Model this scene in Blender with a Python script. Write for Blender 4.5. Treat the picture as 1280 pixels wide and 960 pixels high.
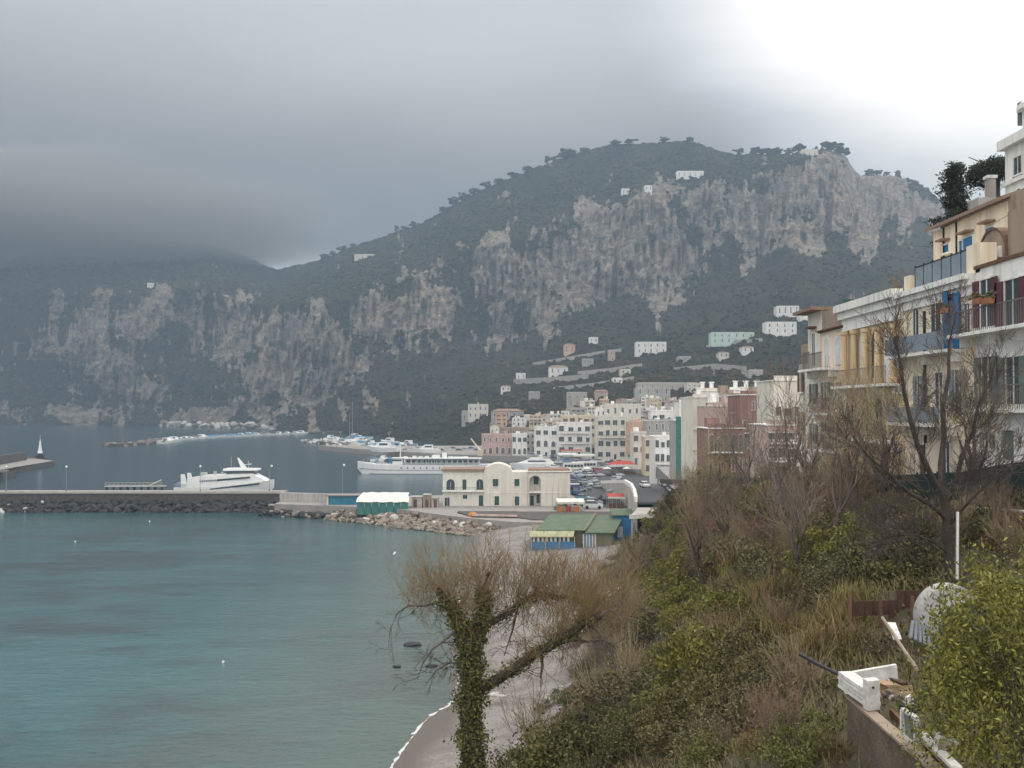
import bpy, bmesh, math, random
import numpy as np
from mathutils import Vector, Matrix
R = math.radians
random.seed(7)
rng = np.random.default_rng(11)
sc = bpy.context.scene
col = sc.collection
for o in list(bpy.data.objects):
    bpy.data.objects.remove(o)

# ------------------------------------------------------------------ camera
EYE = 28.0
F = 1300.0
PITCH = math.atan(30 / F)
cd = bpy.data.cameras.new('camera')
cam = bpy.data.objects.new('camera', cd)
col.objects.link(cam)
cd.sensor_width = 36.0
cd.lens = 36.0 * F / 1280.0
cd.clip_start = 0.3
cd.clip_end = 20000
cam.location = (0, 0, EYE)
cam.rotation_euler = (R(90) + PITCH, 0, 0)
sc.camera = cam

# ------------------------------------------------------------------ sky, sun, exposure
SUN_EL, SUN_AZ = R(48), R(38)          # azimuth measured from +Y towards +X
world = bpy.data.worlds.new('World')
sc.world = world
world.use_nodes = True
wn, wl = world.node_tree.nodes, world.node_tree.links
wn.clear()


def N(nodes, t, **kw):
    n = nodes.new(t)
    for k, v in kw.items():
        if k == 'op':
            n.operation = v
        elif isinstance(k, str) and hasattr(n, k):
            setattr(n, k, v)
    return n


class G:
    """small node-graph helper"""
    def __init__(s, tree):
        s.t, s.n, s.l = tree, tree.nodes, tree.links

    def put(s, sock, v):
        if hasattr(v, 'links') or isinstance(v, bpy.types.NodeSocket):
            s.l.new(v, sock)
        else:
            sock.default_value = v

    def math(s, op, a, b=0.0, c=None, clamp=False):
        n = s.n.new('ShaderNodeMath'); n.operation = op; n.use_clamp = clamp
        s.put(n.inputs[0], a); s.put(n.inputs[1], b)
        if c is not None:
            s.put(n.inputs[2], c)
        return n.outputs[0]

    def noise(s, vec, scale, detail=4.0, rough=0.55, dist=0.0):
        n = s.n.new('ShaderNodeTexNoise')
        n.inputs['Scale'].default_value = scale
        n.inputs['Detail'].default_value = detail
        n.inputs['Roughness'].default_value = rough
        n.inputs['Distortion'].default_value = dist
        if vec is not None:
            s.l.new(vec, n.inputs['Vector'])
        return n.outputs[0]

    def ramp(s, f, lo, hi, a=0.0, b=1.0):
        n = s.n.new('ShaderNodeMapRange'); n.interpolation_type = 'SMOOTHSTEP'
        s.put(n.inputs[0], f); s.put(n.inputs[1], lo); s.put(n.inputs[2], hi)
        s.put(n.inputs[3], a); s.put(n.inputs[4], b)
        return n.outputs[0]

    def mix(s, f, a, b, mode='MIX'):
        n = s.n.new('ShaderNodeMix'); n.data_type = 'RGBA'; n.blend_type = mode
        s.put(n.inputs[0], f)
        for i, v in ((6, a), (7, b)):
            if isinstance(v, (tuple, list)):
                v = (v[0], v[1], v[2], 1.0)
            s.put(n.inputs[i], v)
        return n.outputs[2]

    def mapping(s, vec, scale=(1, 1, 1), loc=(0, 0, 0)):
        n = s.n.new('ShaderNodeMapping')
        n.inputs['Scale'].default_value = scale
        n.inputs['Location'].default_value = loc
        s.l.new(vec, n.inputs['Vector'])
        return n.outputs[0]


g = G(world.node_tree)
out = wn.new('ShaderNodeOutputWorld')
sky = wn.new('ShaderNodeTexSky'); sky.sky_type = 'NISHITA'; sky.sun_disc = False
sky.sun_elevation = SUN_EL; sky.sun_rotation = SUN_AZ
sky.air_density = 1.0; sky.dust_density = 2.0; sky.ozone_density = 1.0
bg_sky = wn.new('ShaderNodeBackground'); wl.new(sky.outputs[0], bg_sky.inputs[0]); bg_sky.inputs[1].default_value = 0.10
tc = wn.new('ShaderNodeTexCoord')
sep = wn.new('ShaderNodeSeparateXYZ'); wl.new(tc.outputs['Generated'], sep.inputs[0])
dx, dy, dz = sep.outputs
# thick cloud lid: grey low over the mountain in front, thinner towards the hidden sun on the right and overhead
dotn = wn.new('ShaderNodeVectorMath'); dotn.operation = 'DOT_PRODUCT'
wl.new(tc.outputs['Generated'], dotn.inputs[0]); dotn.inputs[1].default_value = Vector((0.70, 0.80, 0.56)).normalized()
n1 = g.noise(g.mapping(tc.outputs['Generated'], (1.6, 1.6, 4.5), (3.1, 0.2, 0)), 1.7, 5, 0.5, 0.3)
n2 = g.noise(g.mapping(tc.outputs['Generated'], (1, 1, 3.0), (7.3, 1.2, 0)), 5.0, 4, 0.55, 0.2)
wob = g.math('MULTIPLY', g.math('SUBTRACT', n1, 0.5), 0.07)
thin = g.math('ADD', dotn.outputs['Value'], wob)
glow = g.math('MULTIPLY', g.ramp(thin, 0.835, 0.985), 1.45)
elv = g.math('ADD', dz, g.math('MULTIPLY', g.math('SUBTRACT', n1, 0.5), 0.10))
lift = g.math('MULTIPLY', g.ramp(elv, 0.15, 0.38), 0.42)
high = g.math('MULTIPLY', g.ramp(dz, 0.36, 0.80), 0.55)
back = g.math('MULTIPLY', g.ramp(dy, 0.55, -0.35), 1.0)
lum = g.math('ADD', g.math('ADD', glow, lift), g.math('ADD', high, back))
lum = g.math('ADD', lum, g.math('MULTIPLY', g.ramp(dz, 0.155, 0.130), 0.5))     # clear strip under the lid of cloud, far out
mott = g.math('MULTIPLY', g.math('SUBTRACT', n2, 0.5), 0.045)
lum = g.math('ADD', g.math('ADD', lum, g.ramp(g.math('ADD', dx, g.math('MULTIPLY', dz, 0.6)), -0.35, 0.25, 0.150, 0.205)), mott)
tone = g.mix(g.ramp(lum, 0.22, 0.75), (1.05, 1.0, 0.96), (0.98, 1.0, 1.03))
tone = g.mix(g.ramp(lum, 0.6, 1.1), tone, (1.03, 1.0, 0.96))
bg_cl = wn.new('ShaderNodeBackground'); wl.new(tone, bg_cl.inputs[0]); wl.new(lum, bg_cl.inputs[1])
mixw = wn.new('ShaderNodeMixShader'); mixw.inputs[0].default_value = 0.93
wl.new(bg_sky.outputs[0], mixw.inputs[1]); wl.new(bg_cl.outputs[0], mixw.inputs[2]); wl.new(mixw.outputs[0], out.inputs[0])

sl = bpy.data.lights.new('sun', 'SUN'); sl.energy = 0.9; sl.angle = R(16); sl.color = (1.0, 0.95, 0.88)
sun = bpy.data.objects.new('sun', sl); col.objects.link(sun)
sd = Vector((math.sin(SUN_AZ) * math.cos(SUN_EL), math.cos(SUN_AZ) * math.cos(SUN_EL), math.sin(SUN_EL)))
sun.rotation_euler = sd.to_track_quat('Z', 'Y').to_euler()
sun.location = (60, 60, 120)
vs = sc.view_settings
vs.view_transform = 'Standard'; vs.look = 'None'; vs.exposure = 0.42; vs.gamma = 1.0; vs.use_curve_mapping = False
sc.render.engine = 'CYCLES'
cy = sc.cycles
cy.max_bounces = 5; cy.diffuse_bounces = 3; cy.glossy_bounces = 2; cy.transmission_bounces = 3; cy.transparent_max_bounces = 6; cy.volume_bounces = 0
cy.use_denoising = True
try:
    cy.denoiser = 'OPENIMAGEDENOISE'
except Exception:
    pass

# ------------------------------------------------------------------ helpers: pixels of the survey to world points
ca, sa = math.cos(PITCH), math.sin(PITCH)


def P(px, py, Y):
    u, v = (px - 640) / F, (480 - py) / F
    k = Y / (ca - v * sa)
    return Vector((u * k, Y, EYE + (sa + v * ca) * k))


def PZ(px, py, z):
    u, v = (px - 640) / F, (480 - py) / F
    k = (z - EYE) / (sa + v * ca)
    return Vector((u * k, (ca - v * sa) * k, z))


# ------------------------------------------------------------------ helpers: objects
def tag(o, label=None, cat=None, group=None, kind=None):
    if label: o['label'] = label
    if cat: o['category'] = cat
    if group: o['group'] = group
    if kind: o['kind'] = kind
    return o


def empty(name, loc, rz=0.0):
    o = bpy.data.objects.new(name, None)
    o.empty_display_size = 0.5
    o.location = loc; o.rotation_euler = (0, 0, rz)
    col.objects.link(o)
    return o


def thing(name, label, cat, loc, rz=0.0, group=None):
    return tag(empty(name, loc, rz), label, cat, group)


def link(name, me, parent=None, loc=(0, 0, 0), rz=0.0):
    o = bpy.data.objects.new(name, me)
    o.location = loc; o.rotation_euler = (0, 0, rz)
    if parent is not None:
        o.parent = parent
    col.objects.link(o)
    return o


CH = {}
def kids(o):
    return [c for c in o.children]


def copy_tree(o, parent=None):
    c = o.copy(); col.objects.link(c)
    if parent is not None:
        c.parent = parent
    for ch in kids(o):
        copy_tree(ch, c)
    return c


def setmats(me, mats):
    for m in (mats if isinstance(mats, (list, tuple)) else [mats]):
        me.materials.append(m)


class MB:
    """collects boxes, prisms, tubes and quads; mesh() makes ONE mesh"""
    def __init__(s):
        s.v, s.f, s.m, s.mi = [], [], [], 0

    def mat(s, i):
        s.mi = i; return s

    def add(s, vs_, fs):
        b = len(s.v)
        s.v.extend([tuple(p) for p in vs_])
        for f in fs:
            s.f.append([b + i for i in f]); s.m.append(s.mi)
        return s

    def box(s, x0, x1, y0, y1, z0, z1):
        vs_ = [(x0, y0, z0), (x1, y0, z0), (x1, y1, z0), (x0, y1, z0), (x0, y0, z1), (x1, y0, z1), (x1, y1, z1), (x0, y1, z1)]
        return s.add(vs_, [(0, 3, 2, 1), (4, 5, 6, 7), (0, 1, 5, 4), (1, 2, 6, 5), (2, 3, 7, 6), (3, 0, 4, 7)])

    def hexa(s, vs_):
        return s.add(vs_, [(0, 3, 2, 1), (4, 5, 6, 7), (0, 1, 5, 4), (1, 2, 6, 5), (2, 3, 7, 6), (3, 0, 4, 7)])

    def prism(s, poly, a, b, fn=None):
        """poly = 2D points, extruded from a to b; fn(u,v,w)->xyz"""
        fn = fn or (lambda u, v, w: (u, w, v))
        n = len(poly)
        vs_ = [fn(u, v, a) for u, v in poly] + [fn(u, v, b) for u, v in poly]
        fs = [tuple(range(n - 1, -1, -1)), tuple(range(n, 2 * n))]
        fs += [(i, (i + 1) % n, n + (i + 1) % n, n + i) for i in range(n)]
        return s.add(vs_, fs)

    def tube(s, pts, rad, n=6, cap=True):
        pts = [Vector(p) for p in pts]
        if not isinstance(rad, (list, tuple, np.ndarray)):
            rad = [rad] * len(pts)
        rings = []
        up = Vector((0.13, 0.21, 0.97))
        for i, p in enumerate(pts):
            d = (pts[min(i + 1, len(pts) - 1)] - pts[max(i - 1, 0)])
            if d.length < 1e-9: d = Vector((0, 0, 1))
            d.normalize()
            a = d.cross(up if abs(d.dot(up)) < 0.95 else Vector((1, 0, 0))).normalized()
            b = d.cross(a)
            rings.append([p + (a * math.cos(t) + b * math.sin(t)) * rad[i] for t in [2 * math.pi * k / n for k in range(n)]])
        vs_ = [q for r in rings for q in r]
        fs = []
        for i in range(len(pts) - 1):
            for k in range(n):
                fs.append((i * n + k, i * n + (k + 1) % n, (i + 1) * n + (k + 1) % n, (i + 1) * n + k))
        if cap:
            fs.append(tuple(range(n - 1, -1, -1))); fs.append(tuple(range((len(pts) - 1) * n, len(pts) * n)))
        return s.add(vs_, fs)

    def lathe(s, prof, n=10, c=(0, 0, 0)):
        vs_ = []
        for r, z in prof:
            for k in range(n):
                t = 2 * math.pi * k / n
                vs_.append((c[0] + r * math.cos(t), c[1] + r * math.sin(t), c[2] + z))
        fs = []
        for i in range(len(prof) - 1):
            for k in range(n):
                fs.append((i * n + k, i * n + (k + 1) % n, (i + 1) * n + (k + 1) % n, (i + 1) * n + k))
        fs.append(tuple(range(n - 1, -1, -1))); fs.append(tuple(range((len(prof) - 1) * n, len(prof) * n)))
        return s.add(vs_, fs)

    def mesh(s, name, mats, off=(0, 0, 0), smooth=False):
        me = bpy.data.meshes.new(name)
        ox, oy, oz = off
        me.from_pydata([(x - ox, y - oy, z - oz) for x, y, z in s.v], [], s.f)
        setmats(me, mats)
        if len(me.materials) > 1:
            me.polygons.foreach_set('material_index', s.m)
        if smooth:
            me.polygons.foreach_set('use_smooth', [True] * len(me.polygons))
        me.update()
        return me

    def build(s, name, mats, parent=None, loc=None, smooth=False, world=True):
        """world=True: the collected coordinates are world coordinates"""
        off = (0, 0, 0)
        if parent is not None and world:
            p = parent
            off = Vector((0, 0, 0))
            while p is not None:
                off = off + p.location; p = p.parent
        elif loc is not None and world:
            off = loc
        me = s.mesh(name, mats, off, smooth)
        return link(name, me, parent, loc if (loc is not None and parent is None) else (0, 0, 0))


def mesh_np(name, V, Fc, mats, smooth=False, attrs=None):
    """V (n,3) array, Fc (m,3|4) int array -> mesh"""
    V = np.asarray(V, dtype=np.float32); Fc = np.asarray(Fc, dtype=np.int32)
    me = bpy.data.meshes.new(name)
    k = Fc.shape[1]
    me.vertices.add(len(V)); me.vertices.foreach_set('co', V.ravel())
    me.loops.add(Fc.size); me.loops.foreach_set('vertex_index', Fc.ravel())
    me.polygons.add(len(Fc))
    me.polygons.foreach_set('loop_start', np.arange(0, Fc.size, k, dtype=np.int32))
    me.polygons.foreach_set('loop_total', np.full(len(Fc), k, dtype=np.int32))
    setmats(me, mats)
    me.update(calc_edges=True)
    if smooth:
        me.polygons.foreach_set('use_smooth', np.ones(len(Fc), dtype=bool))
    for nm, arr in (attrs or {}).items():
        a = me.attributes.new(nm, 'FLOAT', 'POINT')
        a.data.foreach_set('value', np.asarray(arr, dtype=np.float32))
    me.update()
    return me


# ------------------------------------------------------------------ helpers: value noise
_perm = np.random.default_rng(5).permutation(4096)
_val = np.random.default_rng(6).random(4096)


def vn(x, y, z=0.0, seed=0):
    x, y, z = np.broadcast_arrays(np.asarray(x, float), np.asarray(y, float), np.asarray(z, float))
    xi, yi, zi = np.floor(x).astype(int), np.floor(y).astype(int), np.floor(z).astype(int)
    fx, fy, fz = x - xi, y - yi, z - zi
    fx, fy, fz = [f * f * (3 - 2 * f) for f in (fx, fy, fz)]

    def h(a, b, c):
        return _val[_perm[(_perm[(_perm[(a + seed * 131) & 4095] + b) & 4095] + c) & 4095]]
    r = 0
    for i in (0, 1):
        for j in (0, 1):
            for k in (0, 1):
                w = (fx if i else 1 - fx) * (fy if j else 1 - fy) * (fz if k else 1 - fz)
                r = r + w * h(xi + i, yi + j, zi + k)
    return r


def fbm(x, y, z=0.0, oct=4, seed=0, gain=0.5):
    s, a, t = 0, 1, 0
    for o in range(oct):
        f = 2 ** o
        s = s + a * vn(np.asarray(x) * f, np.asarray(y) * f, np.asarray(z) * f, seed + o * 7); t += a; a *= gain
    return s / t


def smooth01(x, a, b):
    t = np.clip((np.asarray(x, float) - a) / (b - a), 0, 1)
    return t * t * (3 - 2 * t)


# ------------------------------------------------------------------ materials
MATS = {}


def mat(name, c, rough=0.85, c2=None, scale=1.5, stretch=(1, 1, 1), amt=0.5, bump=0.0, bscale=None, tint=None, spec=0.3, metal=0.0, objrand=0.0, world=False):
    """procedural surface: two colours broken up by two noises (and an optional per-point tint attribute)"""
    if name in MATS:
        return MATS[name]
    m = bpy.data.materials.new(name); m.use_nodes = True
    t = m.node_tree; b = t.nodes['Principled BSDF']; q = G(t)
    tcn = t.nodes.new('ShaderNodeTexCoord')
    if world:
        geo = t.nodes.new('ShaderNodeNewGeometry'); vec0 = geo.outputs['Position']
    else:
        vec0 = tcn.outputs['Object']
    vec = q.mapping(vec0, stretch)
    c2 = c2 or tuple(x * 0.72 for x in c)
    nA = q.noise(vec, scale, 5, 0.6)
    nB = q.noise(vec, scale * 7.3, 3, 0.6)
    f = q.math('ADD', q.math('MULTIPLY', nA, 0.65), q.math('MULTIPLY', nB, 0.35))
    f = q.ramp(f, 0.5 - amt * 0.35, 0.5 + amt * 0.35)
    cc = q.mix(f, c2, c)
    if tint:
        at = t.nodes.new('ShaderNodeAttribute'); at.attribute_name = 'tint'
        cc = q.mix(at.outputs['Fac'], cc, tint)
    if objrand:
        oi = t.nodes.new('ShaderNodeObjectInfo')
        hs = t.nodes.new('ShaderNodeHueSaturation')
        q.put(hs.inputs['Hue'], q.math('ADD', 0.5 - objrand * 0.06, q.math('MULTIPLY', oi.outputs['Random'], objrand * 0.12)))
        q.put(hs.inputs['Value'], q.math('ADD', 1 - objrand * 0.35, q.math('MULTIPLY', oi.outputs['Random'], objrand * 0.7)))
        t.links.new(cc, hs.inputs['Color']); cc = hs.outputs[0]
    t.links.new(cc, b.inputs['Base Color'])
    b.inputs['Roughness'].default_value = rough
    b.inputs['Specular IOR Level'].default_value = spec
    b.inputs['Metallic'].default_value = metal
    if bump:
        bn = t.nodes.new('ShaderNodeBump'); bn.inputs['Strength'].default_value = bump
        bn.inputs['Distance'].default_value = 0.05
        t.links.new(q.noise(vec, bscale or scale * 9, 4, 0.6), bn.inputs['Height'])
        t.links.new(bn.outputs[0], b.inputs['Normal'])
    MATS[name] = m
    return m


def plaster(name, c, dirt=0.55):
    """painted render with rain streaks and patches"""
    if name in MATS:
        return MATS[name]
    m = bpy.data.materials.new(name); m.use_nodes = True
    t = m.node_tree; b = t.nodes['Principled BSDF']; q = G(t)
    geo = t.nodes.new('ShaderNodeNewGeometry')
    pos = geo.outputs['Position']
    streak = q.noise(q.mapping(pos, (1.6, 1.6, 0.12)), 1.0, 5, 0.6)
    patch = q.noise(pos, 0.35, 5, 0.62)
    fine = q.noise(pos, 6.0, 3, 0.6)
    d = tuple(x * (1 - 0.42 * dirt) * k for x, k in zip(c, (1.0, 0.97, 0.93)))
    l = tuple(min(0.86, x * 1.06) for x in c)
    cc = q.mix(q.ramp(streak, 0.42, 0.68), c, d)
    cc = q.mix(q.ramp(patch, 0.45, 0.75), cc, l)
    cc = q.mix(q.math('MULTIPLY', q.ramp(fine, 0.5, 0.8), 0.35), cc, d)
    t.links.new(cc, b.inputs['Base Color'])
    b.inputs['Roughness'].default_value = 0.9; b.inputs['Specular IOR Level'].default_value = 0.2
    bn = t.nodes.new('ShaderNodeBump'); bn.inputs['Strength'].default_value = 0.25; bn.inputs['Distance'].default_value = 0.02
    t.links.new(fine, bn.inputs['Height']); t.links.new(bn.outputs[0], b.inputs['Normal'])
    MATS[name] = m
    return m


def glassy(name, c=(0.03, 0.04, 0.05), rough=0.12):
    if name in MATS:
        return MATS[name]
    m = bpy.data.materials.new(name); m.use_nodes = True
    b = m.node_tree.nodes['Principled BSDF']; q = G(m.node_tree)
    geo = m.node_tree.nodes.new('ShaderNodeNewGeometry')
    m.node_tree.links.new(q.mix(q.noise(geo.outputs['Position'], 0.8, 2), c, tuple(x * 1.7 for x in c)), b.inputs['Base Color'])
    b.inputs['Roughness'].default_value = rough
    MATS[name] = m
    return m


M = {
    'white': plaster('white_plaster', (0.78, 0.77, 0.74), 0.5),
    'cream': plaster('cream_plaster', (0.76, 0.66, 0.52), 0.5),
    'cream2': plaster('pale_cream_plaster', (0.66, 0.62, 0.55), 0.45),
    'pinkcream': plaster('pinkish_cream_plaster', (0.76, 0.63, 0.53), 0.45),
    'ochre': plaster('ochre_plaster', (0.66, 0.50, 0.31), 0.55),
    'ochre2': plaster('pale_ochre_plaster', (0.62, 0.52, 0.38), 0.6),
    'pink': plaster('pink_plaster', (0.50, 0.35, 0.32), 0.6),
    'rose': plaster('dusty_rose_plaster', (0.50, 0.38, 0.34), 0.6),
    'red': plaster('faded_red_plaster', (0.27, 0.16, 0.145), 0.8),
    'peach': plaster('peach_plaster', (0.62, 0.42, 0.30), 0.5),
    'greyp': plaster('grey_plaster', (0.40, 0.38, 0.36), 0.7),
    'brownp': plaster('brown_stone_plaster', (0.31, 0.245, 0.19), 0.75),
    'mint': plaster('mint_plaster', (0.50, 0.64, 0.57), 0.5),
    'palazzo': plaster('weathered_ivory_plaster', (0.63, 0.595, 0.53), 0.28),
    'palwhite': plaster('ivory_white_plaster', (0.66, 0.64, 0.57), 0.25),
    'trim': plaster('white_stone_trim', (0.76, 0.75, 0.72), 0.6),
    'conc': mat('harbour_concrete', (0.30, 0.28, 0.26), 0.9, scale=0.6, bump=0.3),
    'conc_lt': mat('pale_concrete', (0.48, 0.45, 0.41), 0.9, scale=0.7, bump=0.3),
    'stonewall': mat('dark_stone_wall', (0.11, 0.095, 0.085), 0.92, (0.055, 0.05, 0.05), scale=0.9, bump=0.6),
    'tile': mat('brown_roof_tile', (0.30, 0.20, 0.145), 0.85, (0.20, 0.14, 0.11), scale=2.0, stretch=(1, 5, 1), bump=0.4),
    'greenpaint': mat('dark_green_shutter_paint', (0.035, 0.085, 0.075), 0.6, scale=2),
    'bluepaint': mat('blue_shutter_paint', (0.03, 0.16, 0.36), 0.55, (0.02, 0.11, 0.27), scale=2),
    'maroon': mat('maroon_shutter_paint', (0.11, 0.035, 0.045), 0.6, scale=2),
    'greenshut': mat('grey_green_shutter_paint', (0.15, 0.19, 0.165), 0.65, scale=2),
    'brownwood': mat('brown_wood', (0.16, 0.085, 0.05), 0.75, (0.09, 0.05, 0.03), scale=2, stretch=(1, 1, 0.2)),
    'iron': mat('dark_iron', (0.03, 0.03, 0.035), 0.6, scale=3),
    'railgrey': mat('grey_railing_paint', (0.17, 0.16, 0.155), 0.6, scale=3),
    'bluegrey': mat('blue_grey_railing_paint', (0.23, 0.28, 0.33), 0.6, scale=1.5),
    'pane': glassy('window_pane'),
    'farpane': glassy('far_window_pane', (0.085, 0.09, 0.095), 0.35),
    'curtain': mat('white_blind', (0.66, 0.66, 0.64), 0.8, scale=2),
    'boatwhite': mat('white_boat_paint', (0.80, 0.80, 0.78), 0.35, (0.68, 0.68, 0.66), scale=0.5, spec=0.5),
    'navy': mat('navy_boat_paint', (0.03, 0.05, 0.09), 0.4, scale=0.5),
    'boatgrey': mat('grey_deck_paint', (0.40, 0.41, 0.41), 0.7, scale=1),
    'orange': mat('orange_boat_paint', (0.50, 0.19, 0.04), 0.5, scale=1),
    'ratblue': mat('blue_boat_paint', (0.05, 0.20, 0.36), 0.5, scale=1),
    'asphalt': mat('asphalt', (0.075, 0.075, 0.078), 0.9, (0.05, 0.05, 0.052), scale=0.5),
    'rubber': mat('tyre_rubber', (0.02, 0.02, 0.02), 0.85),
    'teal': mat('teal_tarpaulin', (0.06, 0.215, 0.19), 0.8, (0.045, 0.15, 0.14), scale=0.8, bump=0.3),
    'tealblue': mat('blue_kiosk_paint', (0.04, 0.22, 0.32), 0.7, (0.03, 0.15, 0.23), scale=1.5),
    'canvas': mat('white_canvas', (0.72, 0.71, 0.66), 0.85, scale=0.7, bump=0.2),
    'redcanvas': mat('red_awning_canvas', (0.42, 0.06, 0.045), 0.8, scale=1),
    'greenroof': mat('green_roofing_felt', (0.125, 0.165, 0.105), 0.9, (0.09, 0.125, 0.085), scale=0.5, bump=0.2),
    'hutblue': mat('blue_beach_hut_paint', (0.04, 0.22, 0.46), 0.6, scale=1.5),
    'hutolive': mat('olive_board', (0.20, 0.19, 0.12), 0.85, scale=1.2, stretch=(1, 1, 0.2)),
    'hutcream': mat('pale_yellow_board', (0.42, 0.42, 0.26), 0.8, scale=1),
    'bark': mat('dark_bark', (0.085, 0.068, 0.057), 0.95, (0.04, 0.033, 0.028), scale=3, stretch=(1, 1, 0.3), bump=0.6),
    'bark2': mat('grey_brown_bark', (0.14, 0.11, 0.095), 0.95, (0.075, 0.06, 0.052), scale=3, stretch=(1, 1, 0.3), bump=0.5),
    'twig': mat('olive_brown_twigs', (0.26, 0.18, 0.11), 0.9, (0.17, 0.12, 0.08), scale=0.8, tint=(0.23, 0.165, 0.06)),
    'twig2': mat('purple_brown_twigs', (0.33, 0.245, 0.16), 0.9, (0.21, 0.155, 0.105), scale=0.8, objrand=0.5),
    'twigpale': mat('pale_grey_twigs', (0.27, 0.23, 0.19), 0.9, (0.16, 0.13, 0.11), scale=0.8),
    'ivy': mat('ivy_leaf', (0.085, 0.095, 0.025), 0.6, (0.045, 0.058, 0.018), scale=1.5, tint=(0.14, 0.13, 0.035)),
    'leaf': mat('green_leaf', (0.105, 0.10, 0.027), 0.65, (0.06, 0.06, 0.018), scale=0.8, tint=(0.145, 0.128, 0.038), objrand=0.5),
    'leafdark': mat('dark_green_leaf', (0.072, 0.073, 0.024), 0.65, (0.04, 0.044, 0.016), scale=0.8, tint=(0.105, 0.096, 0.030), objrand=0.4),
    'leafyel': mat('yellow_green_leaf', (0.135, 0.138, 0.024), 0.6, (0.062, 0.072, 0.016), scale=1.2, tint=(0.24, 0.21, 0.04), objrand=0.25),
    'leafgrey': mat('grey_green_leaf', (0.115, 0.11, 0.052), 0.7, (0.07, 0.07, 0.034), scale=0.8, tint=(0.18, 0.145, 0.07), objrand=0.4),
    'reed': mat('dry_tan_reed', (0.29, 0.19, 0.075), 0.8, (0.17, 0.115, 0.05), scale=0.6, tint=(0.13, 0.12, 0.045), objrand=0.5),
    'leafbrown': mat('dry_brown_leaf', (0.15, 0.075, 0.04), 0.8, (0.08, 0.045, 0.03), scale=0.8, tint=(0.18, 0.12, 0.05), objrand=0.4),
    'pineleaf': mat('dark_pine_needles', (0.026, 0.036, 0.024), 0.8, (0.016, 0.024, 0.018), scale=0.6, tint=(0.045, 0.055, 0.035)),
    'rockdark': mat('dark_breakwater_rock', (0.062, 0.062, 0.064), 0.9, (0.032, 0.034, 0.037), scale=0.9, bump=0.7, objrand=0.6),
    'rockpink': mat('pinkish_limestone_rock', (0.29, 0.23, 0.19), 0.9, (0.13, 0.11, 0.095), scale=0.7, bump=0.7, objrand=0.55),
    'rockpale': mat('pale_limestone_rock', (0.56, 0.54, 0.50), 0.9, (0.36, 0.34, 0.32), scale=0.7, bump=0.5, objrand=0.3),
    'styro': mat('white_foam_board', (0.72, 0.70, 0.67), 0.8, (0.44, 0.42, 0.39), scale=3.5),
    'greyplastic': mat('grey_plastic', (0.17, 0.19, 0.215), 0.55, scale=2),
    'termwall': mat('mossy_concrete_wall', (0.15, 0.115, 0.085), 0.95, (0.075, 0.062, 0.045), scale=1.5, bump=0.6),
    'rust': mat('rusty_brown_metal', (0.09, 0.045, 0.03), 0.9, (0.045, 0.028, 0.022), scale=3),
    'fence': mat('dark_green_mesh_screen', (0.018, 0.04, 0.035), 0.85, (0.012, 0.026, 0.024), scale=1.5, stretch=(0.4, 1, 1)),
    'foam': mat('sea_foam', (0.72, 0.74, 0.73), 0.8, (0.40, 0.43, 0.43), scale=2.2, amt=.8),
    'globe': mat('white_lamp_globe', (0.82, 0.82, 0.80), 0.3),
    'galv': mat('galvanised_steel', (0.33, 0.35, 0.36), 0.5, metal=0.4),
    'terracotta': mat('terracotta', (0.42, 0.18, 0.10), 0.8),
    'cardboard': mat('cardboard', (0.40, 0.27, 0.17), 0.85),
}
cp = bpy.data.materials.new('car_paint'); cp.use_nodes = True
_q = G(cp.node_tree); _oi = cp.node_tree.nodes.new('ShaderNodeObjectInfo')
_geo = cp.node_tree.nodes.new('ShaderNodeNewGeometry')
cp.node_tree.links.new(_q.mix(_q.math('MULTIPLY', _q.noise(_geo.outputs['Position'], 1.3), 0.35), _oi.outputs['Color'], (0.10, 0.09, 0.08)), cp.node_tree.nodes['Principled BSDF'].inputs['Base Color'])
cp.node_tree.nodes['Principled BSDF'].inputs['Roughness'].default_value = 0.35
M['carpaint'] = cp
HAZE_D = 0.00034
# ================================================================== SEA
SX0, SX1, SY0, SY1 = -4200, 2600, -350, 3600
m = bpy.data.materials.new('sea_water'); m.use_nodes = True
q = G(m.node_tree); b = m.node_tree.nodes['Principled BSDF']
geo = m.node_tree.nodes.new('ShaderNodeNewGeometry'); pos = geo.outputs['Position']
sp = m.node_tree.nodes.new('ShaderNodeSeparateXYZ'); m.node_tree.links.new(pos, sp.inputs[0])
weed = q.noise(q.mapping(pos, (0.026, 0.040, 1), (2.3, 0.4, 0)), 1.0, 5, 0.60, 0.4)
weed2 = q.noise(q.mapping(pos, (0.085, 0.12, 1), (5.3, 2.4, 0)), 1.0, 4, 0.6, 0.3)
sand = q.noise(q.mapping(pos, (0.012, 0.02, 1), (9, 1, 0)), 1.0, 3, 0.5)
wd = q.ramp(q.math('ADD', q.math('MULTIPLY', weed, 0.66), q.math('MULTIPLY', weed2, 0.34)), 0.47, 0.60)
near = q.ramp(sp.outputs[1], 305, 270)               # shallow bay in front of the mole, deep harbour behind it
shal = q.math('MULTIPLY', q.ramp(sp.outputs[0], -45, -9), q.ramp(sp.outputs[1], 300, 200))
c = q.mix(q.ramp(sand, 0.38, 0.66), (0.029, 0.072, 0.080), (0.042, 0.106, 0.111))
c = q.mix(q.math('MULTIPLY', wd, 0.85), c, (0.032, 0.052, 0.058))
c = q.mix(shal, c, (0.085, 0.115, 0.098))
c = q.mix(q.math('MULTIPLY', q.math('MULTIPLY', shal, wd), 0.6), c, (0.075, 0.085, 0.075))
c = q.mix(near, (0.016, 0.045, 0.060), c)
m.node_tree.links.new(c, b.inputs['Base Color'])
b.inputs['Roughness'].default_value = 0.16
b.inputs['Specular IOR Level'].default_value = 0.36
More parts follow.
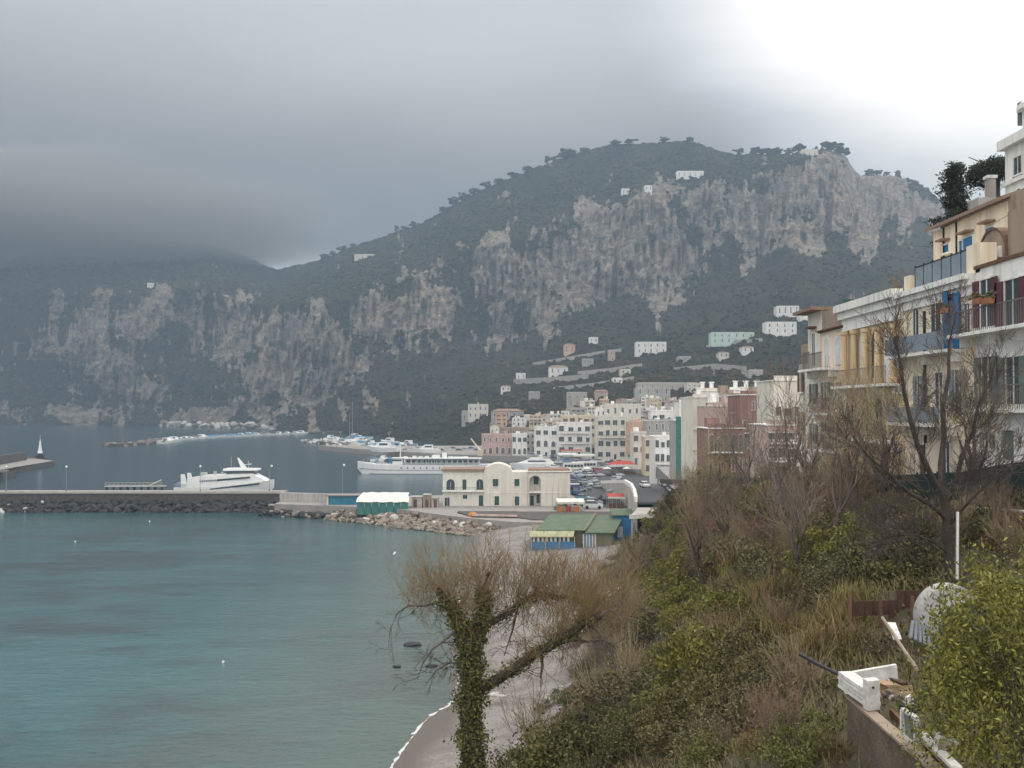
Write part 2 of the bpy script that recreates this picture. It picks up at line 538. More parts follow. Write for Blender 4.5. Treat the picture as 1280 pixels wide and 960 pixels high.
w1 = q.noise(q.mapping(pos, (0.55, 1.15, 1)), 1.0, 4, 0.62, 0.2)
w2 = q.noise(q.mapping(pos, (0.07, 0.16, 1)), 1.0, 3, 0.55)
bn = m.node_tree.nodes.new('ShaderNodeBump'); bn.inputs['Strength'].default_value = 0.55; bn.inputs['Distance'].default_value = 0.32
m.node_tree.links.new(q.math('ADD', q.math('MULTIPLY', w1, 0.6), q.math('MULTIPLY', w2, 1.3)), bn.inputs['Height'])
m.node_tree.links.new(bn.outputs[0], b.inputs['Normal'])
mb = MB(); mb.add([(SX0, SY0, 0), (SX1, SY0, 0), (SX1, SY1, 0), (SX0, SY1, 0)], [(0, 1, 2, 3)])
tag(mb.build('sea', m, None, (0, 0, 0)), 'blue green sea with darker weed patches filling the bay', 'sea', None, 'structure')

# ================================================================== MOUNTAIN
# survey of the mountain: bearing -> (elevation reading, distance) of shore, lower slope, foot and top of the cliffs, ridge
CT = [
    # px   base        mid         foot        top         ridge
    (-400, 530, 1750, 505, 1770, 480, 1800, 400, 1880, 372, 2150),
    (-60, 530, 1720, 512, 1740, 488, 1780, 372, 1870, 338, 2200),
    (0, 531, 1700, 515, 1715, 492, 1750, 368, 1850, 328, 2200),
    (60, 532, 1690, 519, 1700, 498, 1725, 366, 1830, 312, 2250),
    (100, 532, 1680, 521, 1690, 500, 1710, 366, 1810, 304, 2280),
    (200, 532, 1650, 524, 1660, 500, 1690, 362, 1790, 302, 2300),
    (260, 534, 1560, 524, 1580, 500, 1610, 366, 1720, 306, 2280),
    (300, 537, 1480, 525, 1510, 503, 1545, 378, 1650, 318, 2250),
    (345, 540, 1370, 526, 1420, 502, 1480, 380, 1600, 338, 2150),
    (400, 545, 1230, 528, 1300, 494, 1410, 384, 1530, 324, 2050),
    (450, 550, 1060, 532, 1130, 462, 1400, 372, 1520, 305, 2000),
    (520, 556, 860, 530, 1000, 424, 1420, 346, 1540, 282, 1950),
    (565, 559, 760, 524, 900, 420, 1440, 322, 1560, 257, 1920),
    (600, 560, 700, 518, 840, 420, 1450, 306, 1570, 238, 1900),
    (660, 560, 655, 506, 800, 415, 1450, 300, 1580, 214, 1900),
    (700, 556, 620, 496, 790, 392, 1450, 288, 1600, 198, 1900),
    (760, 545, 580, 482, 790, 374, 1450, 262, 1620, 181, 1900),
    (860, 528, 520, 468, 780, 366, 1450, 238, 1650, 176, 1880),
    (920, 516, 490, 462, 760, 330, 1450, 230, 1660, 193, 1860),
    (985, 510, 460, 455, 740, 296, 1450, 210, 1690, 193, 1830),
    (1030, 506, 440, 450, 720, 300, 1450, 200, 1700, 186, 1800),
    (1058, 503, 430, 448, 710, 302, 1450, 202, 1700, 192, 1790),
    (1074, 502, 425, 446, 700, 300, 1500, 228, 1900, 219, 2050),
    (1120, 498, 410, 442, 690, 290, 1650, 226, 1980, 219, 2100),
    (1150, 496, 400, 440, 690, 284, 1700, 238, 2000, 233, 2100),
    (1178, 492, 400, 438, 690, 290, 1700, 256, 2000, 252, 2100),
    (1260, 485, 395, 432, 690, 320, 1600, 292, 1900, 288, 2050),
    (1600, 470, 390, 420, 690, 350, 1500, 330, 1800, 326, 2000),
]
CT = np.array(CT, float)
pxs = np.arange(-380, 1560, 1.7)
ctrl = np.stack([np.interp(pxs, CT[:, 0], CT[:, i]) for i in range(1, 11)], 1)


def smooth_cols(a, k):
    ker = np.hanning(k + 2)[1:-1]; ker /= ker.sum()
    p = np.pad(a, ((k // 2, k // 2), (0, 0)), mode='edge')
    return np.stack([np.convolve(p[:, i], ker, mode='valid') for i in range(a.shape[1])], 1)


ctrl = smooth_cols(ctrl, 11)
segs = [(0, 1, 34), (1, 2, 56), (2, 3, 96), (3, 4, 64)]


def zof(px, py, Y):
    v = (480 - py) / F
    return EYE + (sa + v * ca) * (Y / (ca - v * sa))


rowsY, rowsPy, rowsT = [], [], []
for a_, b_, n_ in segs:
    last = (b_ == 4)
    for i in range(n_ + (1 if last else 0)):
        t = i / n_
        rowsPy.append(ctrl[:, a_ * 2] * (1 - t) + ctrl[:, b_ * 2] * t)
        rowsY.append(ctrl[:, a_ * 2 + 1] * (1 - t) + ctrl[:, b_ * 2 + 1] * t)
        rowsT.append(a_ + t)
# rounded crest and a back slope
for i, (dp, dY) in enumerate([(-0.5, 30), (2, 80), (14, 180), (60, 420)]):
    rowsPy.append(ctrl[:, 8] + dp); rowsY.append(ctrl[:, 9] + dY); rowsT.append(4.0 + 0.1 * (i + 1))
RPY, RY = np.array(rowsPy), np.array(rowsY)
RT = np.broadcast_to(np.array(rowsT)[:, None], RPY.shape)
nr, ncn = RPY.shape
PXg = np.broadcast_to(pxs, RPY.shape)
# bare limestone faces: (bearing, reading, half width, half height, strength)
ROCK = [
    (118, 440, 34, 62, 1.0), (150, 490, 40, 30, .8), (100, 512, 60, 20, .9), (40, 516, 40, 14, .7), (183, 398, 30, 34, .9), (205, 420, 20, 24, .6),
    (245, 384, 26, 22, .65), (300, 412, 40, 40, .8), (285, 515, 70, 16, 1.0), (330, 470, 22, 40, .8), (375, 450, 52, 62, 1.15), (345, 500, 50, 30, .7), (420, 440, 30, 40, 1.0),
    (480, 392, 44, 32, 1.0), (530, 385, 46, 36, 1.0), (470, 415, 40, 20, .7), (566, 366, 20, 24, .4),
    (625, 340, 36, 44, 1.2), (650, 375, 34, 44, 1.25), (625, 400, 24, 24, .9), (680, 340, 26, 40, .7),
    (722, 318, 30, 36, .95), (762, 300, 46, 36, 1.05), (815, 285, 44, 40, 1.1), (800, 335, 46, 36, 1.1), (845, 320, 34, 36, .95), (760, 355, 50, 20, .9), (825, 370, 10, 22, .7),
    (880, 255, 36, 24, .95), (950, 272, 42, 40, 1.05), (935, 240, 24, 10, .8), (1000, 240, 30, 36, 1.0), (1040, 230, 40, 44, 1.2), (1075, 280, 30, 36, 1.25), (1010, 290, 60, 18, 1.05), (950, 305, 8, 14, .7),
    (1110, 245, 44, 34, 1.05), (1150, 262, 34, 24, .95), (1090, 232, 20, 18, .9), (1180, 300, 40, 14, .6),
    (590, 350, 12, 40, .2), (390, 528, 14, 28, .6), (345, 528, 40, 14, .6), (240, 530, 30, 8, .9), (425, 520, 10, 20, .5),
]
warpx = (fbm(PXg * 0.035, RPY * 0.035, 3, 4, 3) - .5) * 34
warpy = (fbm(PXg * 0.03, RPY * 0.03, 9, 4, 4) - .5) * 40
rk = np.zeros_like(RPY)
for (cx, cyy, rx, ry, st) in ROCK:
    d2 = ((PXg + warpx - cx) / rx) ** 2 + ((RPY + warpy - cyy) / ry) ** 2
    rk = np.maximum(rk, st * np.exp(-0.75 * d2 ** 1.3))
flute = fbm(PXg * 0.11 + RPY * 0.004, RPY * 0.022, 1.5, 4, 12)           # tall vertical ribs
flute2 = fbm(PXg * 0.42, RPY * 0.10, 4.5, 3, 15)
clump = fbm(PXg * 0.16, RPY * 0.20, 7.7, 4, 21)
cliffband = smooth01(RT, 1.6, 2.1) * (1 - smooth01(RT, 3.0, 3.35))
big = fbm(PXg * 0.045, RPY * 0.03, 11, 4, 27)
band = cliffband * .43 * smooth01(PXg, -40, 90) * (1 - .6 * smooth01(PXg, 1090, 1200))
rk = np.maximum(rk * 1.05, band)
rock = smooth01(rk * 1.08 + (flute - .5) * .95 + (flute2 - .5) * 0.5 - (clump - .5) * .85 - (big - .5) * 1.25, 0.30, 0.72) * .97
disp = (np.abs(flute - .5) * -2 + .35) * 74 * (0.25 + 0.75 * rk) * cliffband
disp += (flute2 - .5) * 16 * (0.3 + .7 * rk) * cliffband
disp += (fbm(PXg * 0.02, RPY * 0.012, 2, 4, 31) - .5) * 130 * smooth01(RT, .6, 2.0) * (1 - smooth01(RT, 3.3, 4.0))
disp += (clump - .5) * 12
Yg = RY - disp
veglump = (fbm(PXg * 0.20, RPY * 0.28, 5, 3, 41) - .5) * 7.0 * (1 - rock)
Vv = (480 - RPY) / F
kk = RY / (ca - Vv * sa)
Zg = EYE + (sa + Vv * ca) * kk + veglump * smooth01(RT, .1, .6) + (flute2 - .5) * 9 * rock
Zg[-4:] = Zg[-5] + np.array([1, -4, -25, -140])[:, None]
Xg = (PXg - 640) / F * Yg
Zg[0] = np.minimum(Zg[0], -1.0 + 4 * smooth01(pxs, 440, 520))
V = np.stack([Xg, Yg, Zg], -1).reshape(-1, 3)
idx = np.arange(nr * ncn).reshape(nr, ncn)
Fq = np.stack([idx[:-1, :-1], idx[:-1, 1:], idx[1:, 1:], idx[1:, :-1]], -1).reshape(-1, 4)
m = bpy.data.materials.new('mountain_rock_and_scrub'); m.use_nodes = True
q = G(m.node_tree); b = m.node_tree.nodes['Principled BSDF']
geo = m.node_tree.nodes.new('ShaderNodeNewGeometry'); pos = geo.outputs['Position']
at = m.node_tree.nodes.new('ShaderNodeAttribute'); at.attribute_name = 'rock'
st = q.noise(q.mapping(pos, (0.065, 0.065, 0.010)), 1.0, 5, 0.65)
st2 = q.noise(q.mapping(pos, (0.03, 0.03, 0.02)), 1.0, 4, 0.6)
st3 = q.noise(q.mapping(pos, (0.35, 0.35, 0.10)), 1.0, 3, 0.6)
rc = q.mix(q.ramp(st, 0.34, 0.66), (0.135, 0.116, 0.098), (0.375, 0.315, 0.26))
rc = q.mix(q.math('MULTIPLY', q.ramp(st2, 0.45, 0.65), 0.5), rc, (0.34, 0.26, 0.20))
ledge = q.noise(q.mapping(pos, (0.05, 0.05, 0.16)), 1.0, 5, 0.7)
rc = q.mix(q.math('MULTIPLY', q.ramp(ledge, 0.50, 0.62), 0.8), rc, (0.045, 0.048, 0.032))
rc = q.mix(q.math('MULTIPLY', q.ramp(st3, 0.50, 0.66), 0.75), rc, (0.075, 0.075, 0.065))
v1 = q.noise(q.mapping(pos, (0.016, 0.016, 0.03)), 1.0, 5, 0.65)
v2 = q.noise(q.mapping(pos, (0.14, 0.14, 0.14)), 1.0, 4, 0.7)
vc = q.mix(q.ramp(v1, 0.35, 0.68), (0.016, 0.020, 0.012), (0.055, 0.044, 0.027))
vc = q.mix(q.ramp(v2, 0.42, 0.72), vc, (0.034, 0.040, 0.021))
rough = q.math('ADD', at.outputs['Fac'], q.math('MULTIPLY', q.math('SUBTRACT', st3, 0.5), 0.5))
m.node_tree.links.new(q.mix(q.ramp(rough, 0.35, 0.65), vc, rc), b.inputs['Base Color'])
b.inputs['Roughness'].default_value = 0.95; b.inputs['Specular IOR Level'].default_value = 0.05
bn = m.node_tree.nodes.new('ShaderNodeBump'); bn.inputs['Strength'].default_value = 0.9; bn.inputs['Distance'].default_value = 5.0
m.node_tree.links.new(q.math('ADD', v2, q.math('ADD', q.math('MULTIPLY', st3, 0.8), q.math('MULTIPLY', st, 1.6))), bn.inputs['Height']); m.node_tree.links.new(bn.outputs[0], b.inputs['Normal'])
tag(link('mountain', mesh_np('mountain', V, Fq, m, True, {'rock': rock.ravel()})), 'steep limestone mountain with pale cliffs and dark scrub above the harbour', 'mountain', None, 'structure')


def MT(px, py):
    """point on the mountain survey surface"""
    j = int(np.clip(np.searchsorted(pxs, px), 0, ncn - 1))
    colpy = RPY[:-4, j]
    i = int(np.argmin(np.abs(colpy - py)))
    return Vector((Xg[i, j], Yg[i, j], Zg[i, j]))


tanz = smooth01(PXg, 540, 640) * (1 - smooth01(PXg, 900, 1000)) * smooth01(RPY + warpy * .5, 425, 470) * np.clip(fbm(PXg * .05, RPY * .12, 8, 3, 97) * 2 - .35, 0, 1)
# trees that cover the scrub: one far wood
def ico(level=0):
    bm = bmesh.new(); bmesh.ops.create_icosphere(bm, subdivisions=level + 1, radius=1)
    v = np.array([x.co[:] for x in bm.verts]); f = np.array([[y.index for y in x.verts] for x in bm.faces]); bm.free()
    return v, f


icoV, icoF = ico(0)
ico2V, ico2F = ico(1)


def blobs(name, centers, radii, mats, tint=None, lump=0.35, seed=1, base=(icoV, icoF), flat=0.8):
    bv, bf = base
    n = len(centers); k = len(bv)
    r2 = np.random.default_rng(seed)
    sc_ = 1 + (r2.random((n, k)) - .5) * 2 * lump
    Vb = bv[None] * sc_[:, :, None] * np.asarray(radii)[:, None, None]
    Vb[:, :, 2] *= flat
    Vb = Vb + np.asarray(centers)[:, None, :]
    Fb = (bf[None] + (np.arange(n) * k)[:, None, None]).reshape(-1, 3)
    tt = np.repeat(r2.random(n), k) if tint is None else np.repeat(tint, k)
    return mesh_np(name, Vb.reshape(-1, 3), Fb, mats, False, {'tint': tt})


forest = mat('far_wood_foliage', (0.020, 0.025, 0.014), 0.95, (0.012, 0.016, 0.010), scale=0.02, tint=(0.085, 0.064, 0.038), world=True, spec=0.05)
cand = rng.integers(0, [nr - 5, ncn], size=(150000, 2))
ii, jj = cand[:, 0], cand[:, 1]
rkv = rock[ii, jj]; tv = RT[ii, jj]
pw = np.where(tv < 2, 0.55, np.where(tv < 3, 0.55, 0.85)) * (1 - rkv) ** 2 * smooth01(tv, 0.08, 0.35)
keep = rng.random(len(ii)) < pw * np.clip(.12 + 1.5 * fbm(PXg[ii, jj] * .05, RPY[ii, jj] * .07, 6, 3, 91) ** 1.6 * 1.1, .1, 1)
ii, jj = ii[keep], jj[keep]
cen = np.stack([Xg[ii, jj], Yg[ii, jj], Zg[ii, jj]], 1)
rad = (1.3 + 3.3 * rng.random(len(ii)) ** 1.7) * np.clip(cen[:, 1] / 1600, 0.42, 1.15) * (1 - .45 * smooth01(RT[ii, jj], 3.5, 3.9))
cen[:, 2] += rad * 0.25
tag(link('forest', blobs('forest', cen, rad, forest, seed=3, tint=np.clip(rng.random(len(ii)) * .55 + .8 * tanz[ii, jj], 0, 1))), 'dark evergreen wood covering the slopes of the mountain', 'forest', None, 'stuff')

# ================================================================== NEAR HILLSIDE, BEACH, HARBOUR GROUND
HT = {
    -6: [(-70, -1), (-30, 6), (-10, 16), (-3, 22), (0, 24.5), (5, 25.5), (9, 26), (60, 26.5)],
    6: [(-70, -1), (-27, 6), (-9, 15.5), (-3, 19.5), (0, 21.6), (4, 22.4), (6.9, 22.4), (7.3, 22.4), (20, 23.5), (60, 26)],
    12: [(-70, -1), (-25, 6), (-8, 15), (0, 19.3), (4, 20.6), (6.9, 21.2), (7.4, 21.7), (16, 22.3), (19, 24.5), (60, 25.5)],
    20: [(-70, -1), (-22, 5), (-6, 14.0), (0, 17.8), (4, 19.7), (6.7, 20.9), (7.3, 21.3), (14, 21.5), (17, 23.6), (60, 25)],
    27: [(-70, -1), (-19, 5), (-6, 12.8), (0, 16.4), (4, 18.7), (7, 20.2), (9.5, 21.1), (13.6, 21.4), (16.8, 23.6), (20, 24.5), (60, 24.8)],
    35: [(-60, -1), (-16, 4), (-6, 11.0), (-1.3, 14.6), (3, 17.0), (8, 19.8), (11.5, 21.2), (14.5, 22.2), (17, 23.6), (19.5, 24.3), (60, 24.6)],
    50: [(-60, -3), (-19, 0.2), (-12, 2.0), (-4, 6.0), (2, 10.0), (8, 15.6), (13, 20.2), (17, 22.8), (19, 23.8), (60, 24.0)],
    63: [(-60, -3), (-14, 0), (-7, 1.8), (0, 4.0), (5, 9.6), (10, 15.4), (15, 20.2), (18.2, 22.8), (19.4, 23.2), (60, 23.3)],
    75: [(-60, -3), (-9.9, 0), (-3.4, 1.5), (2, 2.8), (6.5, 7), (11, 13.6), (16, 19.4), (19.3, 22.3), (60, 22.5)],
    100: [(-60, -3), (-5.6, 0), (5, 1.8), (8.5, 3), (12.5, 9.5), (17, 16.4), (20.3, 20.8), (60, 21)],
    140: [(-60, -3), (-7.2, 0), (9, 2), (14, 3.3), (18, 9.2), (22, 16.4), (24, 18.3), (70, 18.5)],
    170: [(-60, -3), (-8.8, 0), (13, 2), (18, 3.0), (23, 8.6), (27.5, 13.8), (30, 15.6), (80, 16)],
    200: [(-60, -3), (-9.2, 0), (0, 1.6), (21, 2.2), (25, 3.0), (29, 7), (33, 11), (36, 12.3), (80, 13)],
    216: [(-60, -3), (-8.5, 0), (-2, 1.3), (3, 2.0), (24, 2.5), (29, 3.6), (33, 7), (37, 10), (80, 12)],
    226: [(-60, -3), (-14, -1), (-3, 1.2), (3, 2.2), (24, 2.6), (29, 2.8), (33, 3.5), (38, 6), (80, 11)],
    245: [(-60, -3), (-30, -2), (-10, 0.6), (2, 2.4), (24, 2.6), (80, 2.7)],
}
HX = np.concatenate([np.arange(-60, -20, 1.5), np.arange(-20, 42, 0.42), np.arange(42, 80, 2.0)])
HYk = sorted(HT)
HYg = np.concatenate([np.arange(-6, 70, 0.45), np.arange(70, 245, 1.0)])
prof = np.array([np.interp(HX, [p[0] for p in HT[k]], [p[1] for p in HT[k]]) for k in HYk])
HZ = np.stack([np.interp(HYg, HYk, prof[:, i]) for i in range(len(HX))], 1)
gx, gy = np.meshgrid(HX, HYg)
steep = smooth01(HZ, 2.2, 4.5) * (1 - smooth01(gx, 18.5, 20.5) * smooth01(gy, 33, 42))
HZ = HZ + (fbm(gx * 0.35, gy * 0.35, 1, 4, 51) - .5) * 1.5 * steep * (1 - 0.8 * smooth01(gx, 6.4, 7.2) * (1 - smooth01(gy, 24, 33)))
HZ = HZ + (fbm(gx * 0.3, gy * 0.2, 1, 3, 55) - .5) * 0.35 * (1 - steep) * smooth01(HZ, -.5, 1.2)


def hz(x, y):
    """height of the hillside at x, y"""
    i = int(np.clip(np.searchsorted(HYg, y) - 1, 0, len(HYg) - 2)); j = int(np.clip(np.searchsorted(HX, x) - 1, 0, len(HX) - 2))
    fy = (y - HYg[i]) / (HYg[i + 1] - HYg[i]); fx = (x - HX[j]) / (HX[j + 1] - HX[j])
    return float((HZ[i, j] * (1 - fx) + HZ[i, j + 1] * fx) * (1 - fy) + (HZ[i + 1, j] * (1 - fx) + HZ[i + 1, j + 1] * fx) * fy)


def hz_np(x, y):
    i = np.clip(np.searchsorted(HYg, y) - 1, 0, len(HYg) - 2); j = np.clip(np.searchsorted(HX, x) - 1, 0, len(HX) - 2)
    fy = (y - HYg[i]) / (HYg[i + 1] - HYg[i]); fx = (x - HX[j]) / (HX[j + 1] - HX[j])
    return (HZ[i, j] * (1 - fx) + HZ[i, j + 1] * fx) * (1 - fy) + (HZ[i + 1, j] * (1 - fx) + HZ[i + 1, j + 1] * fx) * fy


def on_hill(px, py, y0=8.0, y1=230.0):
    """where the line of sight of a survey reading meets the hillside"""
    y = y0
    while y < y1:
        p = P(px, py, y)
        if -59 < p.x < 79 and p.z < hz(p.x, y):
            return Vector((p.x, y, hz(p.x, y)))
        y *= 1.012
    return None


V = np.stack([gx, gy, HZ], -1).reshape(-1, 3)
idx = np.arange(gx.size).reshape(gx.shape)
Fq = np.stack([idx[:-1, :-1], idx[:-1, 1:], idx[1:, 1:], idx[1:, :-1]], -1).reshape(-1, 4)
hm = mat('hillside_soil', (0.085, 0.068, 0.040), 0.95, (0.045, 0.042, 0.026), scale=0.9, bump=0.8, bscale=6)
bm_ = bpy.data.materials.new('beach_shingle'); bm_.use_nodes = True
q = G(bm_.node_tree); b = bm_.node_tree.nodes['Principled BSDF']
geo = bm_.node_tree.nodes.new('ShaderNodeNewGeometry'); pos = geo.outputs['Position']
sp = bm_.node_tree.nodes.new('ShaderNodeSeparateXYZ'); bm_.node_tree.links.new(pos, sp.inputs[0])
peb = bm_.node_tree.nodes.new('ShaderNodeTexVoronoi'); peb.inputs['Scale'].default_value = 5.0; bm_.node_tree.links.new(pos, peb.inputs['Vector'])
n1 = q.noise(pos, 0.35, 5, 0.6); n2 = q.noise(pos, 3.0, 4, 0.7)
c = q.mix(q.ramp(n1, 0.35, 0.65), (0.145, 0.128, 0.117), (0.225, 0.205, 0.19))
c = q.mix(q.math('MULTIPLY', q.ramp(n2, 0.4, 0.7), 0.5), c, (0.14, 0.12, 0.11))
hs_ = bm_.node_tree.nodes.new('ShaderNodeHueSaturation'); hs_.inputs['Saturation'].default_value = 0.12; bm_.node_tree.links.new(peb.outputs['Color'], hs_.inputs['Color'])
c = q.mix(0.3, c, hs_.outputs[0], 'SOFT_LIGHT')
c = q.mix(q.ramp(sp.outputs[2], 0.75, 0.25), c, (0.115, 0.098, 0.085))       # wet strip the waves reach
bm_.node_tree.links.new(c, b.inputs['Base Color'])
b.inputs['Roughness'].default_value = 0.9
bn = bm_.node_tree.nodes.new('ShaderNodeBump'); bn.inputs['Strength'].default_value = 0.8; bn.inputs['Distance'].default_value = 0.06
bm_.node_tree.links.new(peb.outputs['Distance'], bn.inputs['Height']); bm_.node_tree.links.new(bn.outputs[0], b.inputs['Normal'])
fc = HZ.reshape(-1)[Fq].max(1)
fcy = gy.reshape(-1)[Fq].mean(1)
isb = (fc < 3.0 + 0.5 * np.sin(fcy * 0.31)) & (gx.reshape(-1)[Fq].mean(1) < 30)


def sub(V, Fs):
    u, inv = np.unique(Fs, return_inverse=True)
    return V[u], inv.reshape(Fs.shape)


va, fa = sub(V, Fq[~isb]); vb, fb = sub(V, Fq[isb])
tag(link('hillside', mesh_np('hillside', va, fa, hm, True)), 'steep overgrown hillside falling from the street to the beach', 'hillside', None, 'structure')
tag(link('beach', mesh_np('beach', vb, fb, bm_, True)), 'narrow grey pink shingle beach along the bay', 'beach', None, 'structure')

# foam where the last wave breaks: short ragged ribbons just above the water
def shore_x(y):
    j = np.argmax(np.interp(HX, HX, [hz(x, y) for x in HX]) > 0.05)
    return HX[j]


fv, ff = [], []
for y0_, y1_, wid, off, dens in [(80, 100, 0.46, -0.30, .5), (101, 112, .25, -0.3, .3), (150, 158, 0.4, -0.5, .6), (199, 203, .5, -14, .7)]:
    ys = np.arange(y0_, y1_, 0.22)
    xs = np.array([shore_x(y) for y in ys]); xs = np.convolve(np.pad(xs, 8, mode='edge'), np.ones(17) / 17, 'valid') + off
    wv = fbm(ys * 0.9, 0, 0, 4, 61); wl_ = wid * np.clip((wv - 0.5 + 0.28 * dens) * 2.2, .16 if y0_ == 80 else 0, 1.1)
    edge = (fbm(ys * 1.8, 3, 0, 3, 63) - .5) * 0.7
    b0 = len(fv)
    for x, y, w, e in zip(xs, ys, wl_, edge):
        zz = max(0.03, hz(x, y) + 0.03)
        fv += [(x - w * 0.6 + e, y, max(0.025, hz(x - w * .6 + e, y) + 0.025)), (x + e * .4, y, max(0.05, zz + 0.05)), (x + w * 0.5, y, max(0.03, hz(x + w * .5, y) + 0.03))]
    for i in range(len(ys) - 1):
        if wl_[i] > 0.03 or wl_[i + 1] > 0.03:
            k = b0 + 3 * i
            ff += [(k, k + 1, k + 4, k + 3), (k + 1, k + 2, k + 5, k + 4)]
tag(link('foam', mesh_np('foam', fv, ff, M['foam'], True)), 'white foam of a small wave breaking on the shingle', 'foam', None, 'stuff')


# harbour ground: a slab of quays at 3 m
def slab(name, pts, z0, z1, m, label, cat, kind='structure'):
    mb = MB(); mb.prism(pts, z0, z1, lambda u, v, w: (u, v, w))
    return tag(mb.build(name, m, None, (0, 0, 0)), label, cat, None, kind)


quay = [(-62, 272), (-44, 266), (-28, 258), (-18, 246), (-9, 236), (0, 229), (22, 226), (40, 226), (260, 226), (260, 700), (60, 700), (-60, 690), (-130, 700), (-96, 640),
        (-40, 566), (6, 540), (14, 470), (16, 330), (-16, 300), (-62, 290)]
slab('quay', quay[::-1], -3, 3.0, M['conc'], 'grey concrete harbour quay and square behind the ivory building', 'quay')
# asphalt of the square, 4 mm up
slab('harbour_square', [(17.5, 262), (200, 262), (200, 600), (20, 600), (17.5, 330)], 2.9, 3.006, M['asphalt'], 'dark asphalt square where cars and buses park by the port', 'square')
# ================================================================== ROCKS
def rock_mesh(name, m, seed, sub_=2):
    bm = bmesh.new(); bmesh.ops.create_icosphere(bm, subdivisions=sub_, radius=1)
    r = random.Random(seed)
    ax = [Vector((r.gauss(0, 1), r.gauss(0, 1), r.gauss(0, 1))).normalized() for _ in range(9)]
    lim = [r.uniform(0.55, 0.95) for _ in ax]
    for v in bm.verts:
        for a, l in zip(ax, lim):                 # chop flat faces like quarried stone
            d = v.co.dot(a)
            if d > l: v.co -= a * (d - l)
        v.co += Vector((r.uniform(-.05, .05), r.uniform(-.05, .05), r.uniform(-.05, .05)))
        v.co.z *= 0.75
    me = bpy.data.meshes.new(name); bm.to_mesh(me); bm.free(); setmats(me, m)
    return me


ROCKS = {k: [rock_mesh('boulder', M[k], 10 * i + hash_, 2) for i in range(5)] for hash_, k in enumerate(('rockdark', 'rockpink', 'rockpale'))}


def boulder(parent, kind, loc, s, seed):
    r = random.Random(seed)
    o = link('boulder', ROCKS[kind][r.randrange(5)], parent, loc)
    o.rotation_euler = (r.uniform(-.6, .6), r.uniform(-.6, .6), r.uniform(0, 6.3))
    o.scale = (s * r.uniform(.85, 1.3), s * r.uniform(.8, 1.2), s * r.uniform(.7, 1.05))
    return o


# ================================================================== BREAKWATER
bw = thing('breakwater', 'long dark stone breakwater with rough rock armour facing the bay', 'breakwater', (-110, 284, 0))
mb = MB(); mb.prism([(-200, 283), (-62.5, 283), (-62.5, 291), (-200, 291)][::-1], -3, 4.7, lambda u, v, w: (u, v, w)); mb.build('sea_wall', M['stonewall'], bw)
mb = MB(); mb.box(-200, -62.5, 282.7, 291.3, 4.703, 5.05); mb.build('walkway', M['conc'], bw)
mb = MB(); mb.box(-200, -63, 282.9, 283.5, 5.05, 5.45); mb.build('kerb', M['conc_lt'], bw)
rr = random.Random(4)
cnt = 0
vb_, fb_ = [], []
for k in range(290):
    x = -176 + 116 * (k + rr.random()) / 290; lev = rr.choice((0, 0, 1, 1, 2))
    boulder(bw, 'rockdark' if rr.random() > .03 else 'rockpale', (x + 110, (280.6 + lev * 0.95 + rr.uniform(-.5, .5)) - 284, 0.25 + lev * 0.95 + rr.uniform(-.2, .3)), rr.uniform(.75, 1.35), k)
cen = np.stack([rng.uniform(-200, -60, 900), rng.uniform(279.6, 283.0, 900), np.zeros(900)], 1)
cen[:, 2] = np.clip((cen[:, 1] - 279.6) * 0.95, -.2, 3.0) - .2
o = link('small_rocks', blobs('small_rocks', cen - np.array([-110, 284, 0]), rng.uniform(.35, .8, 900), M['rockdark'], seed=8, lump=.35), bw); o['kind'] = 'stuff'

# right end of the mole: beige wall, lower walk, kiosk, boat shelter
mw = thing('mole_wall', 'weathered beige wall with a lower walkway joining the breakwater to the quay', 'wall', (-52, 280, 0))
mb = MB(); mb.prism([(-62.3, 279.5), (-47.5, 275.2), (-47.2, 276.2), (-62.0, 281)][::-1], 2.6, 5.3, lambda u, v, w: (u, v, w)); mb.build('wall', M['greyp'], mw)
mb = MB(); mb.prism([(-64, 274.5), (-45.5, 268.0), (-37, 262), (-35, 266), (-44.5, 274), (-63, 282.5)], 0.0, 2.35, lambda u, v, w: (u, v, w)); mb.build('walkway', M['stonewall'], mw)
mb = MB(); mb.prism([(-64, 274.3), (-45.6, 267.8), (-45.3, 268.4), (-63.9, 274.9)], 2.353, 2.75, lambda u, v, w: (u, v, w)); mb.build('parapet', M['conc_lt'], mw)
kb = thing('kiosk', 'blue boarded kiosk with a flat roof at the end of the mole', 'kiosk', (-44, 271, 3))
mb = MB(); mb.box(-47.4, -39.8, 269.6, 273.5, 2.36, 5.25); mb.build('wall', M['tealblue'], kb)
mb = MB(); mb.box(-48.0, -39.3, 269.0, 274, 5.253, 5.55); mb.build('roof', M['conc'], kb)
mb = MB(); mb.box(-47.9, -47.45, 269.3, 269.9, 2.4, 5.2); mb.build('door', M['canvas'], kb)
for i in range(5):
    mb = MB(); x = -46.9 + i * 1.5; mb.box(x, x + 1.3, 269.52, 269.59, 2.6, 5.1); mb.build('board', M['tealblue'], kb)
bs = thing('boat_shelter', 'low shelter with sagging white tarpaulin roof over green screens', 'shelter', (-33, 260, 3))
x0, x1 = -38.6, -25.6
mb = MB()
nx = 12
for j, (yy, zz) in enumerate([(257.8, 4.75), (259.8, 5.5), (263.0, 6.2), (266, 6.5)]):
    for i in range(nx + 1):
        x = x0 + (x1 - x0) * i / nx + (1.0 if j > 1 else 0) * (1 - 2 * i / nx) * .6
        mb.v.append((x, yy, zz + .07 * math.sin(i * 1.9 + j) + .05 * math.sin(i * 4.1)))
for j in range(3):
    for i in range(nx):
        k = j * (nx + 1) + i
        mb.f.append((k, k + 1, k + nx + 2, k + nx + 1)); mb.m.append(0)
ro = mb.build('tarpaulin_roof', M['canvas'], bs)
